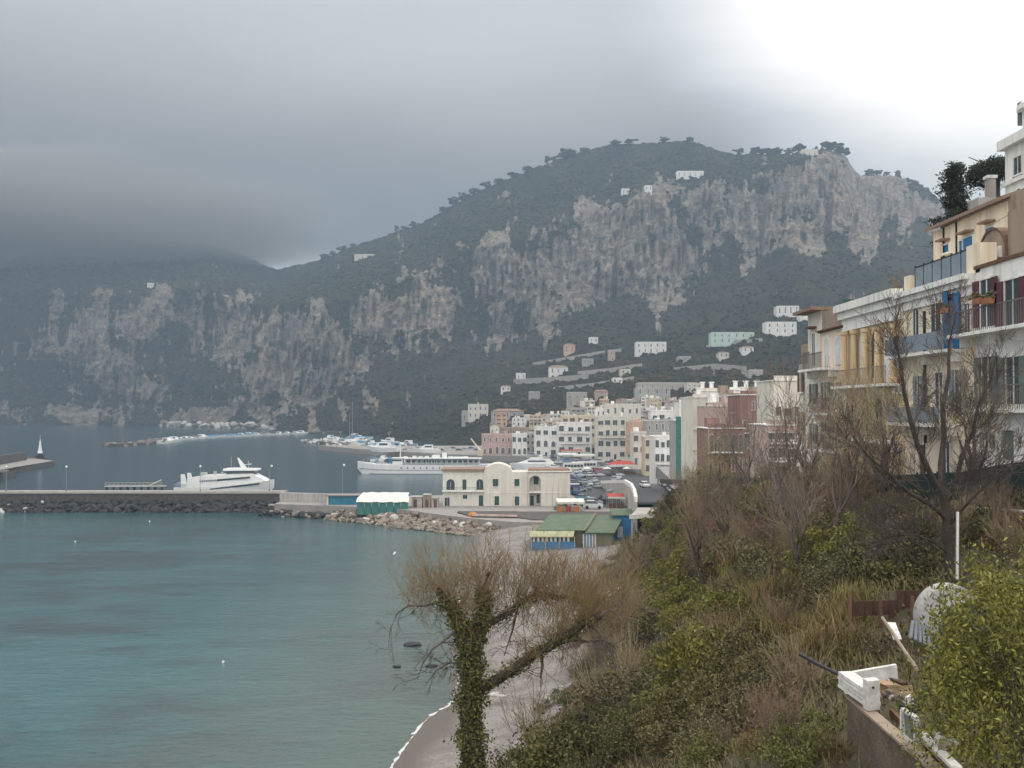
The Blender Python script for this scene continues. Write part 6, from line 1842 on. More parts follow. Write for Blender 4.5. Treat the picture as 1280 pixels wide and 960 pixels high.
# ================================================================== STREET AND GREEN SCREEN FENCE
mb = MB()
pts_ = [(44 - 6, 24.45), (50, 23.95), (63, 23.3), (75, 22.45), (100, 20.95), (140, 18.45)]
for (y, z), (y2, z2) in zip(pts_[:-1], pts_[1:]):
    mb.hexa([(19.9, y, z - .6), (24, y, z - .6), (24, y2, z2 - .6), (19.9, y2, z2 - .6), (19.9, y, z), (24, y, z), (24, y2, z2), (19.9, y2, z2)])
tag(mb.build('street', M['asphalt'], None, (20, 60, 22)), 'narrow street in front of the villas', 'street', None, 'structure')
fn = thing('screen_fence', 'long dark green screened fence along the street edge', 'fence', (19.7, 70, 22))
fl = []
y = 36.0
while y < 142:
    xx = 19.6 + max(0, (y - 100)) * .105
    py_t = np.interp(640 + xx / y * F, [780, 840, 1060, 1200, 1290], [597, 597, 597, 590, 574])
    fl.append((xx, y, hz(xx, y) - .15, P(640 + xx / y * F, py_t, y).z)); y += 2.4
for (x, y, z0, z1), (x2, y2, a0, a1) in zip(fl[:-1], fl[1:]):
    mb = MB(); mb.hexa([(x - .02, y + .04, z0), (x + .02, y + .04, z0), (x2 + .02, y2 - .04, a0), (x2 - .02, y2 - .04, a0), (x - .02, y + .04, z1), (x + .02, y + .04, z1), (x2 + .02, y2 - .04, a1), (x2 - .02, y2 - .04, a1)]); mb.build('panel', M['fence'], fn)
    mb = MB(); mb.box(x - .04, x + .04, y - .03, y + .03, z0 - .3, z1 + .08); mb.build('post', M['iron'], fn)
# white low rail below the fence on the right
wr = thing('white_rail', 'white kerb rail under the green fence at the right edge', 'rail', (18.6, 41, 24))
mb = MB(); a, b_ = P(1212, 634, 40.5), P(1300, 641, 36); mb.tube([a, b_], .06, 6); mb.build('rail', M['trim'], wr)
for k in range(5):
    p = a.lerp(b_, k / 4); mb = MB(); mb.tube([(p.x, p.y, p.z - .7), (p.x, p.y, p.z)], .04, 6); mb.build('post', M['trim'], wr)
# ================================================================== PLANT MESHES
def tubes_np(name, lines, mats, sides=4, tint=None):
    """many tapering branches as one mesh; lines: list of (points (n,3), radii (n,))"""
    VV, FF, TT, base = [], [], [], 0
    r2 = np.random.default_rng(3)
    for ln in lines:
        p, r = np.asarray(ln[0], float), np.asarray(ln[1], float)
        n = len(p)
        d = np.gradient(p, axis=0); d /= np.linalg.norm(d, axis=1, keepdims=True) + 1e-9
        ref = np.where(np.abs(d[:, 2:3]) < .9, np.array([[0, 0, 1.0]]), np.array([[1.0, 0, 0]]))
        a = np.cross(d, ref); a /= np.linalg.norm(a, axis=1, keepdims=True) + 1e-9
        b_ = np.cross(d, a)
        s = sides if r[0] < .05 else max(sides, 7)
        th = np.arange(s) / s * 2 * np.pi
        ring = p[:, None, :] + (a[:, None, :] * np.cos(th)[None, :, None] + b_[:, None, :] * np.sin(th)[None, :, None]) * r[:, None, None]
        VV.append(ring.reshape(-1, 3)); TT.append(np.full(n * s, r2.random()))
        k = np.arange(s); k2 = (k + 1) % s
        for i in range(n - 1):
            FF.append(np.stack([base + i * s + k, base + i * s + k2, base + (i + 1) * s + k2, base + (i + 1) * s + k], 1))
        base += n * s
    return mesh_np(name, np.concatenate(VV), np.concatenate(FF), mats, True, {'tint': np.concatenate(TT)})


def rvec(r):
    v = Vector((r.gauss(0, 1), r.gauss(0, 1), r.gauss(0, 1)))
    return v.normalized()


def wander(r, p, d, length, rad, n=5, curl=.25, up=0.0, tip=.35):
    """a crooked branch"""
    pts, rs = [p.copy()], [rad]
    d = d.normalized()
    for i in range(n):
        d = (d + rvec(r) * curl + Vector((0, 0, up))).normalized()
        p = p + d * (length / n); pts.append(p.copy()); rs.append(rad * (1 - (1 - tip) * (i + 1) / n))
    return np.array([q_[:] for q_ in pts]), np.array(rs), d


def grow(r, lines, p, d, length, rad, level, maxl, kids_=4, spread=.8, curl=.22, up=.06, shrink=.62, rshrink=.5, minr=.006):
    pts, rs, dend = wander(r, p, d, length, rad, 5 if level < maxl else 3, curl, up)
    lines.append((pts, np.maximum(rs, minr)))
    if level >= maxl: return
    k = kids_ + (1 if r.random() < .4 else 0)
    for i in range(k):
        t = .3 + .7 * (i + r.random() * .6) / k
        t = min(t, .99)
        j = t * (len(pts) - 1); a = int(j); q_ = Vector(pts[a]).lerp(Vector(pts[min(a + 1, len(pts) - 1)]), j - a)
        axis = (Vector(pts[min(a + 1, len(pts) - 1)]) - Vector(pts[a])).normalized()
        nd = (axis + rvec(r) * spread).normalized()
        grow(r, lines, q_, nd, length * shrink * r.uniform(.75, 1.2), max(minr, np.interp(j, range(len(rs)), rs) * rshrink), level + 1, maxl, kids_, spread, curl, up, shrink, rshrink, minr)
    # leader
    grow(r, lines, Vector(pts[-1]), dend, length * shrink, max(minr, rs[-1] * .9), level + 1, maxl, kids_, spread, curl, up, shrink, rshrink, minr)


def leaf_cloud(name, centers, size, mats, seed=1, aspect=.5, updir=0.0, jitter=.4, fold=True):
    """each leaf a bent diamond of two triangles pairs"""
    r2 = np.random.default_rng(seed)
    n = len(centers); c = np.asarray(centers, float)
    ax = r2.normal(0, 1, (n, 3)); ax[:, 2] += updir; ax /= np.linalg.norm(ax, axis=1, keepdims=True)
    b_ = np.cross(ax, r2.normal(0, 1, (n, 3))); b_ /= np.linalg.norm(b_, axis=1, keepdims=True) + 1e-9
    nn_ = np.cross(ax, b_)
    s = size * (1 + (r2.random(n) - .5) * 2 * jitter)
    L = ax * s[:, None]; Wd = b_ * (s * aspect * .5)[:, None]
    v = np.stack([c - L * .5, c + Wd - nn_ * (s * .12)[:, None], c + L * .5, c - Wd - nn_ * (s * .12)[:, None]], 1).reshape(-1, 3)
    k = np.arange(n)[:, None] * 4
    f_ = np.concatenate([k + np.array([[0, 1, 2]]), k + np.array([[0, 2, 3]])])
    return mesh_np(name, v, f_, mats, False, {'tint': np.repeat(r2.random(n) ** 1.3, 4)})


def clump_points(r2, n, nb, rad, zs=.8, blob=.36, base=0.0):
    """leaf positions in lumps spread through a dome, more towards the outside"""
    cb = r2.normal(0, 1, (nb, 3)); cb /= np.linalg.norm(cb, axis=1, keepdims=True)
    cb *= (r2.random(nb) ** .45)[:, None] * rad; cb[:, 2] = np.abs(cb[:, 2]) * zs + base
    w = r2.integers(0, nb, n)
    q_ = r2.normal(0, 1, (n, 3)); q_ /= np.linalg.norm(q_, axis=1, keepdims=True)
    br = blob * rad * (.6 + .7 * r2.random(nb))
    pts = cb[w] + q_ * (r2.random(n) ** .4)[:, None] * br[w][:, None] * np.array([1, 1, .8])
    pts[:, 2] = np.maximum(pts[:, 2], .02)
    return pts, cb


def blade_mesh(name, n, rad, h, mats, seed, lean=.5, width=.02, droop=.5):
    """grass or reed blades: three joints each"""
    r2 = np.random.default_rng(seed)
    base = np.stack([r2.normal(0, rad * .45, n), r2.normal(0, rad * .45, n), np.zeros(n)], 1)
    ang = r2.random(n) * 6.283; ln = h * (.45 + .6 * r2.random(n)); l_ = lean * r2.random(n)
    dirv = np.stack([np.cos(ang) * l_, np.sin(ang) * l_, np.ones(n)], 1); dirv /= np.linalg.norm(dirv, axis=1, keepdims=True)
    side = np.stack([-np.sin(ang), np.cos(ang), np.zeros(n)], 1) * width * .5
    p1 = base + dirv * (ln * .55)[:, None]
    d2 = dirv + np.stack([np.cos(ang) * droop, np.sin(ang) * droop, -np.full(n, droop * .7)], 1) * r2.random(n)[:, None]
    p2 = p1 + d2 * (ln * .45)[:, None]
    v = np.stack([base - side, base + side, p1 + side * .8, p1 - side * .8, p2], 1).reshape(-1, 3)
    k = np.arange(n)[:, None] * 5
    f_ = np.concatenate([k + np.array([[0, 1, 2]]), k + np.array([[0, 2, 3]]), k + np.array([[3, 2, 4]])])
    return mesh_np(name, v, f_, mats, False, {'tint': np.repeat(r2.random(n), 5)})


# ---- shrub kinds: each a stems mesh and a foliage mesh, three shapes per kind
def stems_mesh(seed, rad, h, n=9, m='bark2', twigs=2):
    r = random.Random(seed); lines = []
    for i in range(n):
        d = Vector((r.gauss(0, .5), r.gauss(0, .5), 1))
        grow(r, lines, Vector((r.uniform(-.1, .1) * rad, r.uniform(-.1, .1) * rad, -.05)), d, h * r.uniform(.45, .7), .018 * rad + .006, 1, twigs, 2, .6, .2, .05, .7, .6, .005)
    return tubes_np('stems', lines, M[m], 3)


KIND = {}
for i in range(3):
    r2 = np.random.default_rng(40 + i)
    p, _ = clump_points(r2, 2600, 26, 1.0, .85)
    KIND['green', i] = (stems_mesh(100 + i, 1, 1.0), leaf_cloud('foliage', p, .085, M['leaf'], 50 + i, .55), 'green leafy shrub')
    p, _ = clump_points(r2, 3000, 34, 1.0, .7, .30)
    KIND['dark', i] = (stems_mesh(120 + i, 1, .9), leaf_cloud('foliage', p, .075, M['leafdark'], 60 + i, .5), 'dark evergreen shrub')
    p, cb = clump_points(r2, 2600, 30, 1.0, 1.0, .26)
    KIND['yellow', i] = (stems_mesh(140 + i, 1, 1.1), leaf_cloud('foliage', p, .095, M['leafyel'], 70 + i, .42, 1.0), 'yellow green shrub')
    p, _ = clump_points(r2, 2200, 30, 1.0, .7, .3)
    KIND['grey', i] = (stems_mesh(160 + i, 1, .9), leaf_cloud('foliage', p, .085, M['leafgrey'], 80 + i, .4, .3), 'grey green shrub')
    r = random.Random(180 + i); lines = []
    for k in range(20):
        d = Vector((r.gauss(0, .55), r.gauss(0, .55), 1))
        grow(r, lines, Vector((r.uniform(-.25, .25), r.uniform(-.25, .25), -.05)), d, r.uniform(.5, .9), .014, 1, 3, 3, .55, .18, .08, .62, .6, .0042)
    p, _ = clump_points(r2, 260, 20, .95, .85, .3)
    KIND['brush', i] = (tubes_np('stems', lines, M['twig2'], 3), leaf_cloud('foliage', p, .07, M['leafbrown'], 90 + i, .5), 'bare twiggy shrub')
    KIND['reed', i] = (blade_mesh('stems', 160, .8, 1.5, M['reed'], 200 + i, .75, .028, .5), blade_mesh('foliage', 520, 1.0, 1.15, M['reed'], 210 + i, 1.0, .022, 1.0), 'dry tan reed clump')
    p, _ = clump_points(r2, 1300, 26, 1.0, .55, .3)
    KIND['rust', i] = (KIND['brush', i][0], leaf_cloud('foliage', p, .07, M['leafbrown'], 95 + i, .5), 'rusty brown shrub')

GROUPN = {'green': 'green leafy shrubs on the hillside', 'dark': 'dark evergreen shrubs on the hillside', 'yellow': 'yellow green shrubs on the hillside', 'grey': 'grey green shrubs on the hillside', 'brush': 'bare twiggy shrubs on the hillside', 'reed': 'dry tan reed clumps on the hillside', 'rust': 'rusty brown shrubs on the hillside'}
SN = {'reed': 'reed_clump'}


def shrub(kind, loc, s, seed, where, hs=1.0, parts=True):
    r = random.Random(seed)
    st, fo, nm = KIND[kind, r.randrange(3)]
    t_ = thing(SN.get(kind, 'shrub'), nm + ' ' + where, 'reeds' if kind == 'reed' else 'shrub', loc, r.uniform(0, 6.28), GROUPN[kind])
    t_.scale = (s * r.uniform(.85, 1.2), s * r.uniform(.85, 1.2), s * hs * r.uniform(.85, 1.2))
    link('stems', st, t_); link('foliage', fo, t_)
    return t_


# ---- zones of the overgrown slope (survey polygons as boxes), each with its mix
ZONES = [
    # px0, px1, py0, py1, count, {kind: weight}, size lo/hi, where
    (800, 905, 600, 668, 26, {'dark': 4, 'brush': 2, 'grey': 2}, (1.8, 3.2), 'at the far top of the slope under the fence'),
    (790, 880, 640, 730, 22, {'dark': 2, 'yellow': 4, 'brush': 2, 'green': 2}, (1.5, 2.6), 'on the far slope above the beach'),
    (825, 870, 690, 790, 12, {'yellow': 4, 'green': 1}, (1.3, 2.2), 'in the bright band above the beach'),
    (870, 1075, 612, 720, 46, {'brush': 5, 'rust': 1, 'grey': 3, 'yellow': 1}, (1.4, 2.6), 'on the bare brown slope below the fence'),
    (860, 1010, 690, 800, 26, {'brush': 2, 'grey': 4, 'reed': 3, 'yellow': 3, 'green': 1}, (1.0, 1.8), 'in the middle of the slope'),
    (1005, 1160, 640, 745, 26, {'green': 3, 'dark': 3, 'grey': 2}, (1.0, 1.9), 'beside the dark bare tree'),
    (900, 1075, 735, 835, 30, {'reed': 5, 'grey': 3, 'yellow': 1}, (.8, 1.35), 'above the white foam boards'),
    (790, 900, 780, 850, 18, {'brush': 1, 'grey': 3, 'green': 2, 'yellow': 2}, (.9, 1.6), 'on the slope over the shingle'),
    (655, 850, 845, 940, 30, {'dark': 4, 'green': 2}, (.75, 1.35), 'at the front edge above the shingle'),
    (610, 760, 900, 958, 16, {'dark': 3, 'green': 2}, (.5, .9), 'at the bottom beside the ivy clad trunk'),
    (660, 770, 830, 885, 9, {'rust': 4, 'brush': 1}, (.8, 1.3), 'under the long leaning branch'),
    (860, 1070, 830, 955, 34, {'green': 2, 'grey': 3, 'reed': 3, 'rust': 1}, (.45, .85), 'below the terrace wall'),
    (700, 1050, 838, 955, 20, {'green': 3, 'rust': 1, 'grey': 2, 'dark': 1}, (.85, 1.35), 'low on the foreground slope'),
    (840, 1000, 790, 870, 12, {'green': 3, 'rust': 2}, (.9, 1.4), 'on the brow of the foreground slope'),
    (1200, 1300, 632, 690, 12, {'rust': 2, 'brush': 2, 'dark': 2}, (.9, 1.6), 'behind the yellow green bush'),
    (680, 805, 735, 845, 44, {'brush': 5, 'rust': 2, 'grey': 1}, (1.2, 2.2), 'at the inner edge of the shingle'),
    (740, 815, 690, 760, 14, {'brush': 4, 'dark': 1}, (1.6, 2.8), 'on the beach edge below the green huts'),
    (560, 640, 935, 965, 5, {'rust': 3, 'brush': 2}, (.5, .8), 'round the foot of the ivy clad trunk'),
]
sd_ = 1000
rz = random.Random(31)
for (a, b_, c_, d_, n, mixk, (s0, s1), where) in ZONES:
    names = [k for k, w in mixk.items() for _ in range(w)]
    for i in range(n):
        px, py = a + (b_ - a) * (i + rz.random()) / n, rz.uniform(c_, d_)
        p = on_hill(px, py, 12.5)
        sd_ += 1
        if p is None or p.z < (2.0 if 'shingle' in where else 2.6): continue
        k = rz.choice(names)
        if 6.8 < p.x < 12 and 14 < p.y < 27: continue
        s = rz.uniform(s0, s1) * (.8 if k == 'reed' else 1)
        if px > 1150 and py < 700: s *= .8
        p.z -= .12 * s
        w2 = where
        if 'bare brown slope' in where: w2 = 'on the brown slope ' + ('below the dark red houses' if px < 925 else 'below the grey stone house' if px < 990 else 'below the pinkish villa' if px < 1035 else 'below the ochre villa') + (', upper row' if py < 665 else ', lower row')
        elif 'white foam boards' in where: w2 = ('uphill of' if py < 785 else 'just above') + ' the dark pipe' + (', towards the shingle' if px < 960 else ', middle' if px < 1020 else ', towards the shell')
        elif 'front edge' in where: w2 = ('at the front edge beside the ivy trunk' if px < 720 else 'at the front edge in the middle' if px < 785 else 'at the front edge towards the boards') + (', higher up' if py < 890 else ', lower down')
        elif 'dark bare tree' in where: w2 = where + (', left of the board pen' if px < 1085 else ', just above the board pen')
        elif 'middle of the slope' in where or 'inner edge' in where: w2 = where + (', left part' if px < (a + b_) / 2 else ', right part')
        elif 'foreground slope' in where or 'bright band' in where: w2 = where + (', left part' if px < (a + b_) / 2 else ', right part') + (', higher' if py < (c_ + d_) / 2 else ', lower')
        elif 'terrace wall' in where: w2 = where + (', left part' if px < 960 else ', right by the wall')
        shrub(k, p, s, sd_, w2)

# ---- undergrowth: grass blades and small leaves over all of the slope, one mass each
r2 = np.random.default_rng(77)
n = 46000
yy = 13 + 60 * r2.random(n) ** 1.6; xx = -6 + (r2.random(n)) * (yy * .5 + 8)
zz = hz_np(xx, yy)
ok = (zz > 3.2) & (xx < 19.2) & ~((xx > 6.9) & (xx < 8.6) & (yy < 22.5))
pat = fbm(xx * .25, yy * .25, 0, 3, 71)
ok &= r2.random(n) < (.35 + 1.1 * pat)
xx, yy, zz, pat = xx[ok], yy[ok], zz[ok], pat[ok]
n = len(xx)
ang = r2.random(n) * 6.283; ln = (.28 + .55 * r2.random(n)) * (.4 + .8 * pat); le = .25 + .6 * r2.random(n)
base = np.stack([xx, yy, zz - .03], 1); dv = np.stack([np.cos(ang) * le - .15, np.sin(ang) * le, np.ones(n)], 1)
sdv = np.stack([-np.sin(ang), np.cos(ang), np.zeros(n)], 1) * (.0065 + .00020 * yy[:, None])
p1 = base + dv * (ln * .5)[:, None]; p2 = p1 + (dv + np.stack([np.cos(ang) * .6, np.sin(ang) * .6, -np.full(n, .5)], 1)) * (ln * .45)[:, None]
v = np.stack([base - sdv, base + sdv, p1 + sdv * .8, p1 - sdv * .8, p2], 1).reshape(-1, 3)
k = np.arange(n)[:, None] * 5
f_ = np.concatenate([k + np.array([[0, 1, 2]]), k + np.array([[0, 2, 3]]), k + np.array([[3, 2, 4]])])
gm = mat('mixed_grass', (0.19, 0.145, 0.058), 0.8, (0.105, 0.098, 0.038), scale=.35, tint=(0.115, 0.115, 0.036), world=True)
tag(link('grass', mesh_np('grass', v, f_, gm, False, {'tint': np.repeat(r2.random(n), 5)})), 'tangled dry and green grass covering the slope', 'grass', None, 'stuff')
n = 42000
yy = 14 + 190 * r2.random(n) ** 1.7; xx = -8 + r2.random(n) * (yy * .28 + 22)
zz = hz_np(xx, yy); ok = (zz > 3.3) & (xx < 19.4 + np.maximum(0, yy - 95) * .1) & ~((xx > 6.8) & (xx < 9) & (yy < 23))
c_ = np.stack([xx, yy, zz + r2.random(n) * (.25 + .006 * yy)], 1)[ok]
me = leaf_cloud('undergrowth', c_, .13, mat('mixed_undergrowth_leaf', (0.078, 0.078, 0.03), .75, (0.046, 0.048, 0.02), scale=.3, tint=(0.17, 0.118, 0.06), world=True), 5, .5, .3, .5)
co = np.empty(len(me.vertices) * 3, dtype=np.float32); me.vertices.foreach_get('co', co); co = co.reshape(-1, 4, 3)
mid = co.mean(1, keepdims=True); co = mid + (co - mid) * (.7 + mid[:, :, 1:2] / 45); me.vertices.foreach_set('co', co.ravel()); me.update()
tag(link('undergrowth', me), 'low leafy undergrowth between the shrubs of the slope', 'undergrowth', None, 'stuff')

# ---- big yellow-green bush at the right edge
t_ = thing('bush', 'big yellow green bush filling the lower right corner', 'bush', (8.62, 16.9, 21.5))
r2 = np.random.default_rng(5)
cb = []
for k in range(120):
    a = r2.random() * 6.283; rr_ = 2.05 * r2.random() ** .5; x_ = rr_ * math.cos(a)
    top = 4.35 * (1 - (rr_ / 2.3) ** 3.6) * (1 - .06 * abs(math.sin(a * 3)))
    cb.append((x_, rr_ * math.sin(a) * .8, .15 + top * r2.random() ** .55))
for k in range(46):
    a = r2.random() * 6.283; rr_ = .75 * r2.random() ** .5
    cb.append((-.42 + rr_ * math.cos(a), .7 + rr_ * math.sin(a), .5 + (3.35 - .9 * rr_) * r2.random() ** .6))
cb = np.array(cb); w = r2.integers(0, len(cb), 27000)
q_ = r2.normal(0, 1, (27000, 3)) * np.array([.17, .17, .26])
link('foliage', leaf_cloud('foliage', cb[w] + q_, .078, M['leafyel'], 8, .40, 1.0, .65), t_)
r = random.Random(6); lines = []
for k in range(34):
    d = Vector((r.gauss(0, .32), r.gauss(0, .32), 1)); grow(r, lines, Vector((r.uniform(-.4, .4), r.uniform(-.4, .4), -.1)), d, r.uniform(1.3, 2.0), .025, 1, 3, 2, .35, .12, .1, .6, .6, .006)
link('stems', tubes_np('stems', lines, M['bark2'], 4), t_)
t_ = shrub('brush', (7.75, 14.6, 21.7), .95, 55, 'low in the bottom right corner in front of the yellow bush'); t_['label'] = 'pale dry twiggy shrub in the bottom right corner under the yellow green bush'; del t_['group']
t_ = shrub('reed', (7.6, 15.2, 21.6), .55, 56, ''); t_['label'] = 'small pale reed tuft at the right of the rubble under the bush'; del t_['group']

# ================================================================== THE IVY CLAD TREE
def world_line(pts, Y, rads):
    return np.array([P(px, py, Y + dy)[:] for px, py, dy in pts]), np.array(rads)


T = 35.0
tb = P(592, 968, T)
tree = thing('ivy_clad_tree', 'leaning bare tree with an ivy clad trunk and brush of upright twigs above the beach', 'tree', (tb.x, T, tb.z))
rel = np.array([tb.x, T, tb.z])
limbs = []
limbs.append(world_line([(594, 985, 0), (591, 940, 0), (588, 895, 0), (590, 850, 0), (588, 815, 0)], T, [.36, .31, .27, .26, .25]))
limbs.append(world_line([(588, 818, 0), (577, 785, -.2), (568, 765, -.3), (555, 748, -.4), (548, 735, -.5)], T, [.25, .21, .17, .13, .09]))
limbs.append(world_line([(588, 818, 0), (600, 785, .2), (606, 760, .3), (603, 738, .4), (612, 715, .6)], T, [.24, .20, .15, .11, .07]))
limbs.append(world_line([(592, 862, 0), (612, 855, -.1), (640, 838, -.3), (668, 818, -.5), (692, 805, -.7), (712, 792, -.8), (732, 778, -.9), (750, 770, -1.0)], T, [.20, .18, .165, .155, .145, .13, .12, .11]))
limbs.append(world_line([(606, 782, .2), (630, 770, .5), (652, 752, .7), (672, 742, .8), (694, 747, .9), (712, 746, 1.0), (726, 754, 1.0)], T, [.12, .11, .10, .09, .085, .07, .05]))
limbs.append(world_line([(692, 806, -.7), (715, 800, -.6), (735, 802, -.5), (755, 800, -.4), (768, 808, -.3)], T, [.07, .055, .045, .035, .02]))
limbs.append(world_line([(732, 778, -.9), (752, 792, -1.0), (764, 815, -1.1), (770, 840, -1.1)], T, [.05, .04, .03, .015]))
limbs.append(world_line([(676, 812, -.5), (678, 832, -.4), (676, 848, -.4)], T, [.07, .05, .03]))
limbs.append(world_line([(555, 750, -.4), (532, 757, -.6), (510, 757, -.8), (497, 766, -.9), (488, 786, -1.0), (485, 812, -1.0)], T, [.05, .038, .03, .024, .017, .007]))
limbs.append(world_line([(575, 785, -.2), (556, 800, -.5), (540, 812, -.7), (528, 830, -.8), (522, 850, -.8)], T, [.05, .04, .03, .022, .01]))
limbs.append(world_line([(580, 830, 0), (562, 828, -.4), (545, 838, -.5), (535, 852, -.6)], T, [.04, .03, .022, .01]))
limbs.append(world_line([(648, 756, .7), (640, 790, .9), (630, 820, .9)], T, [.045, .03, .012]))
limbs.append(world_line([(750, 770, -1), (762, 762, -1.0), (772, 768, -1.0), (778, 782, -1)], T, [.08, .05, .03, .012]))
trunk_n = 5
lw = [(p - rel, r_) for p, r_ in limbs]
link('trunk', tubes_np('trunk', lw[:1], M['bark'], 9), tree)
for l_ in lw[1:5]: link('limb', tubes_np('limb', [l_], M['bark'], 8), tree)
r = random.Random(14)
twl, side = [], []
for l_ in lw[5:]: side.append(l_)
# drooping side shoots with crooked ends
for l_ in lw[5:12]:
    for k in range(9):
        j = r.randrange(1, len(l_[0])); q_ = Vector(l_[0][j]).lerp(Vector(l_[0][j - 1]), r.random())
        grow(r, side, q_, Vector((r.gauss(-.1, .7), r.gauss(0, .6), r.gauss(-.35, .5))), r.uniform(.4, .8), .014, 2, 4, 2, .8, .3, -.03, .6, .6, .0055)
link('branch', tubes_np('branch', side, M['bark2'], 4), tree)
# upright brush of twigs from the limb tops
def along(l_, t):
    j = t * (len(l_[0]) - 1); a = int(min(j, len(l_[0]) - 2)); return Vector(l_[0][a]).lerp(Vector(l_[0][a + 1]), j - a)
srcs = []
for k in range(118):
    w_ = r.choices([1, 2, 3, 4, 8], [26, 34, 50, 62, 10])[0]
    lo = {1: .35, 2: .25, 3: .45, 4: .1, 8: .0}[w_]; hi = {8: .5}.get(w_, 1.0)
    q_ = along(lw[w_], r.uniform(lo, hi))
    srcs.append(q_)
for k in range(120):        # the wide brush that spreads behind the limbs
    px = 512 + 268 * r.random() ** .72; q_ = Vector(P(px, r.uniform(728, 785) + abs(px - 640) * .06, T + r.uniform(-.7, 1.5))[:]) - Vector(rel); srcs.append(q_)
for q_ in srcs:
    px = 640 + (q_.x + rel[0]) / (q_.y + T) * F
    fan = (px - 620) / 200
    for j in range(2):
        d = Vector((fan * .75 + r.gauss(0, .6), r.gauss(0, .5), 1))
        ln_ = r.uniform(.5, 1.2) * (.85 if px < 540 or px > 720 else 1.0)
        grow(r, twl, q_ + Vector((r.gauss(0, .14), r.gauss(0, .14), r.gauss(0, .12))), d, ln_, .012, 2, 4, 2, .72, .27, .06, .68, .68, .0044)
for k in range(190):      # tangled thin shoots inside and under the crown
    w_ = r.choices([1, 2, 3, 4], [20, 20, 60, 30])[0]
    q_ = along(lw[w_], r.uniform(.15, 1.0))
    grow(r, twl, q_, Vector((r.gauss(0, .8), r.gauss(0, .7), r.gauss(.1, .6))), r.uniform(.35, .75), .011, 2, 4, 2, .8, .3, .0, .66, .7, .0050)
link('twigs', tubes_np('twigs', twl, M['twig'], 3), tree)['kind'] = 'stuff'
# ivy
ip = []
r2 = np.random.default_rng(15)
for (l_, dens, ir) in ((lw[0], 6500, .25), (lw[1], 1900, .17), (lw[2], 1900, .18), (lw[3], 1700, .12), (lw[4], 600, .12)):
    t_2 = r2.random(dens) * (1.0 if l_ is lw[0] else (.75 if l_ is not lw[3] else .95))
    for t in t_2:
        q_ = along(l_, t); rr_ = np.interp(t * (len(l_[1]) - 1), range(len(l_[1])), l_[1]) + abs(r2.normal(0, ir * .55)) * (1 + .7 * math.sin(t * 23 + l_[0][0][0] * 5))
        a = r2.random() * 6.283; ip.append((q_.x + math.cos(a) * rr_, q_.y + math.sin(a) * rr_, q_.z + r2.normal(0, .12)))
link('ivy', leaf_cloud('ivy', ip, .095, M['ivy'], 16, .8, -.5), tree)

# ================================================================== OTHER BARE TREES
def bare_tree(label, loc, h, seed, mt='bark2', mtw='twig2', lean=(0, 0), kids_=4, lv=4, spread=.75, rad=.14, parent_name='bare_tree', group=None, minr=.008, forks=4, fsp=.45, curl=.2, len_=.42):
    t_ = thing(parent_name, label, 'tree', loc, 0, group)
    r = random.Random(seed); lines = []
    pts, rs, d = wander(r, Vector((0, 0, -.3)), Vector((lean[0], lean[1], 1)), h * .3, rad, 5, .12, 0, .75)
    link('trunk', tubes_np('trunk', [(pts, rs)], M[mt], 8), t_)
    for i in range(forks):
        a = i / forks * 6.28 + r.random(); dd = (d + Vector((math.cos(a) * fsp, math.sin(a) * fsp, .3))).normalized()
        grow(r, lines, Vector(pts[-1 - (i % 2)]), dd, h * len_ * r.uniform(.8, 1.15), rad * .62, 1, lv, kids_ - 1, spread, curl, .07, .6, .52, minr)
    big = [l for l in lines if l[1][0] > .03]; small = [l for l in lines if l[1][0] <= .03]
    link('branch', tubes_np('branch', big, M[mt], 5), t_)
    link('twigs', tubes_np('twigs', small, M[mtw], 3), t_)['kind'] = 'stuff'
    return t_


# dark bare tree on the right, surveyed limbs
T2 = 34.0
tb = P(1188, 728, T2)
tr2 = thing('dark_bare_tree', 'tall dark bare tree with forked branches in front of the cream villa', 'tree', tuple(tb))
rel2 = np.array(tb[:])
L2 = [world_line([(1190, 740, 0), (1187, 700, 0), (1184, 660, 0), (1184, 640, 0), (1178, 615, 0)], T2, [.21, .18, .165, .155, .14]),
      world_line([(1180, 622, 0), (1162, 590, -.3), (1148, 560, -.5), (1138, 525, -.7), (1130, 490, -.9), (1126, 455, -1.0), (1118, 420, -1.1)], T2, [.11, .095, .085, .075, .06, .045, .02]),
      world_line([(1178, 616, 0), (1176, 580, .3), (1180, 545, .5), (1178, 510, .6), (1186, 470, .7), (1186, 430, .8), (1196, 390, .9)], T2, [.115, .10, .085, .075, .06, .04, .018]),
      world_line([(1183, 630, 0), (1196, 600, .2), (1202, 570, .3), (1216, 540, .4), (1222, 510, .5), (1238, 475, .6), (1246, 440, .6)], T2, [.10, .085, .075, .06, .05, .035, .015]),
      world_line([(1185, 650, 0), (1165, 632, -.4), (1135, 615, -.8), (1108, 590, -1.1), (1085, 570, -1.4), (1066, 545, -1.6)], T2, [.085, .075, .065, .05, .035, .015]),
      world_line([(1184, 660, 0), (1200, 640, -.4), (1216, 622, -.7), (1240, 600, -.9), (1262, 575, -1.0)], T2, [.06, .05, .04, .03, .015]),
      world_line([(1186, 692, 0), (1165, 676, -.5), (1140, 668, -.8), (1112, 670, -1.0)], T2, [.045, .035, .025, .012])]
L2 = [(p - rel2, r_) for p, r_ in L2]
link('trunk', tubes_np('trunk', L2[:1], M['bark'], 9), tr2)
for l_ in L2[1:]: link('limb', tubes_np('limb', [l_], M['bark'], 7), tr2)
r = random.Random(44); lines = []
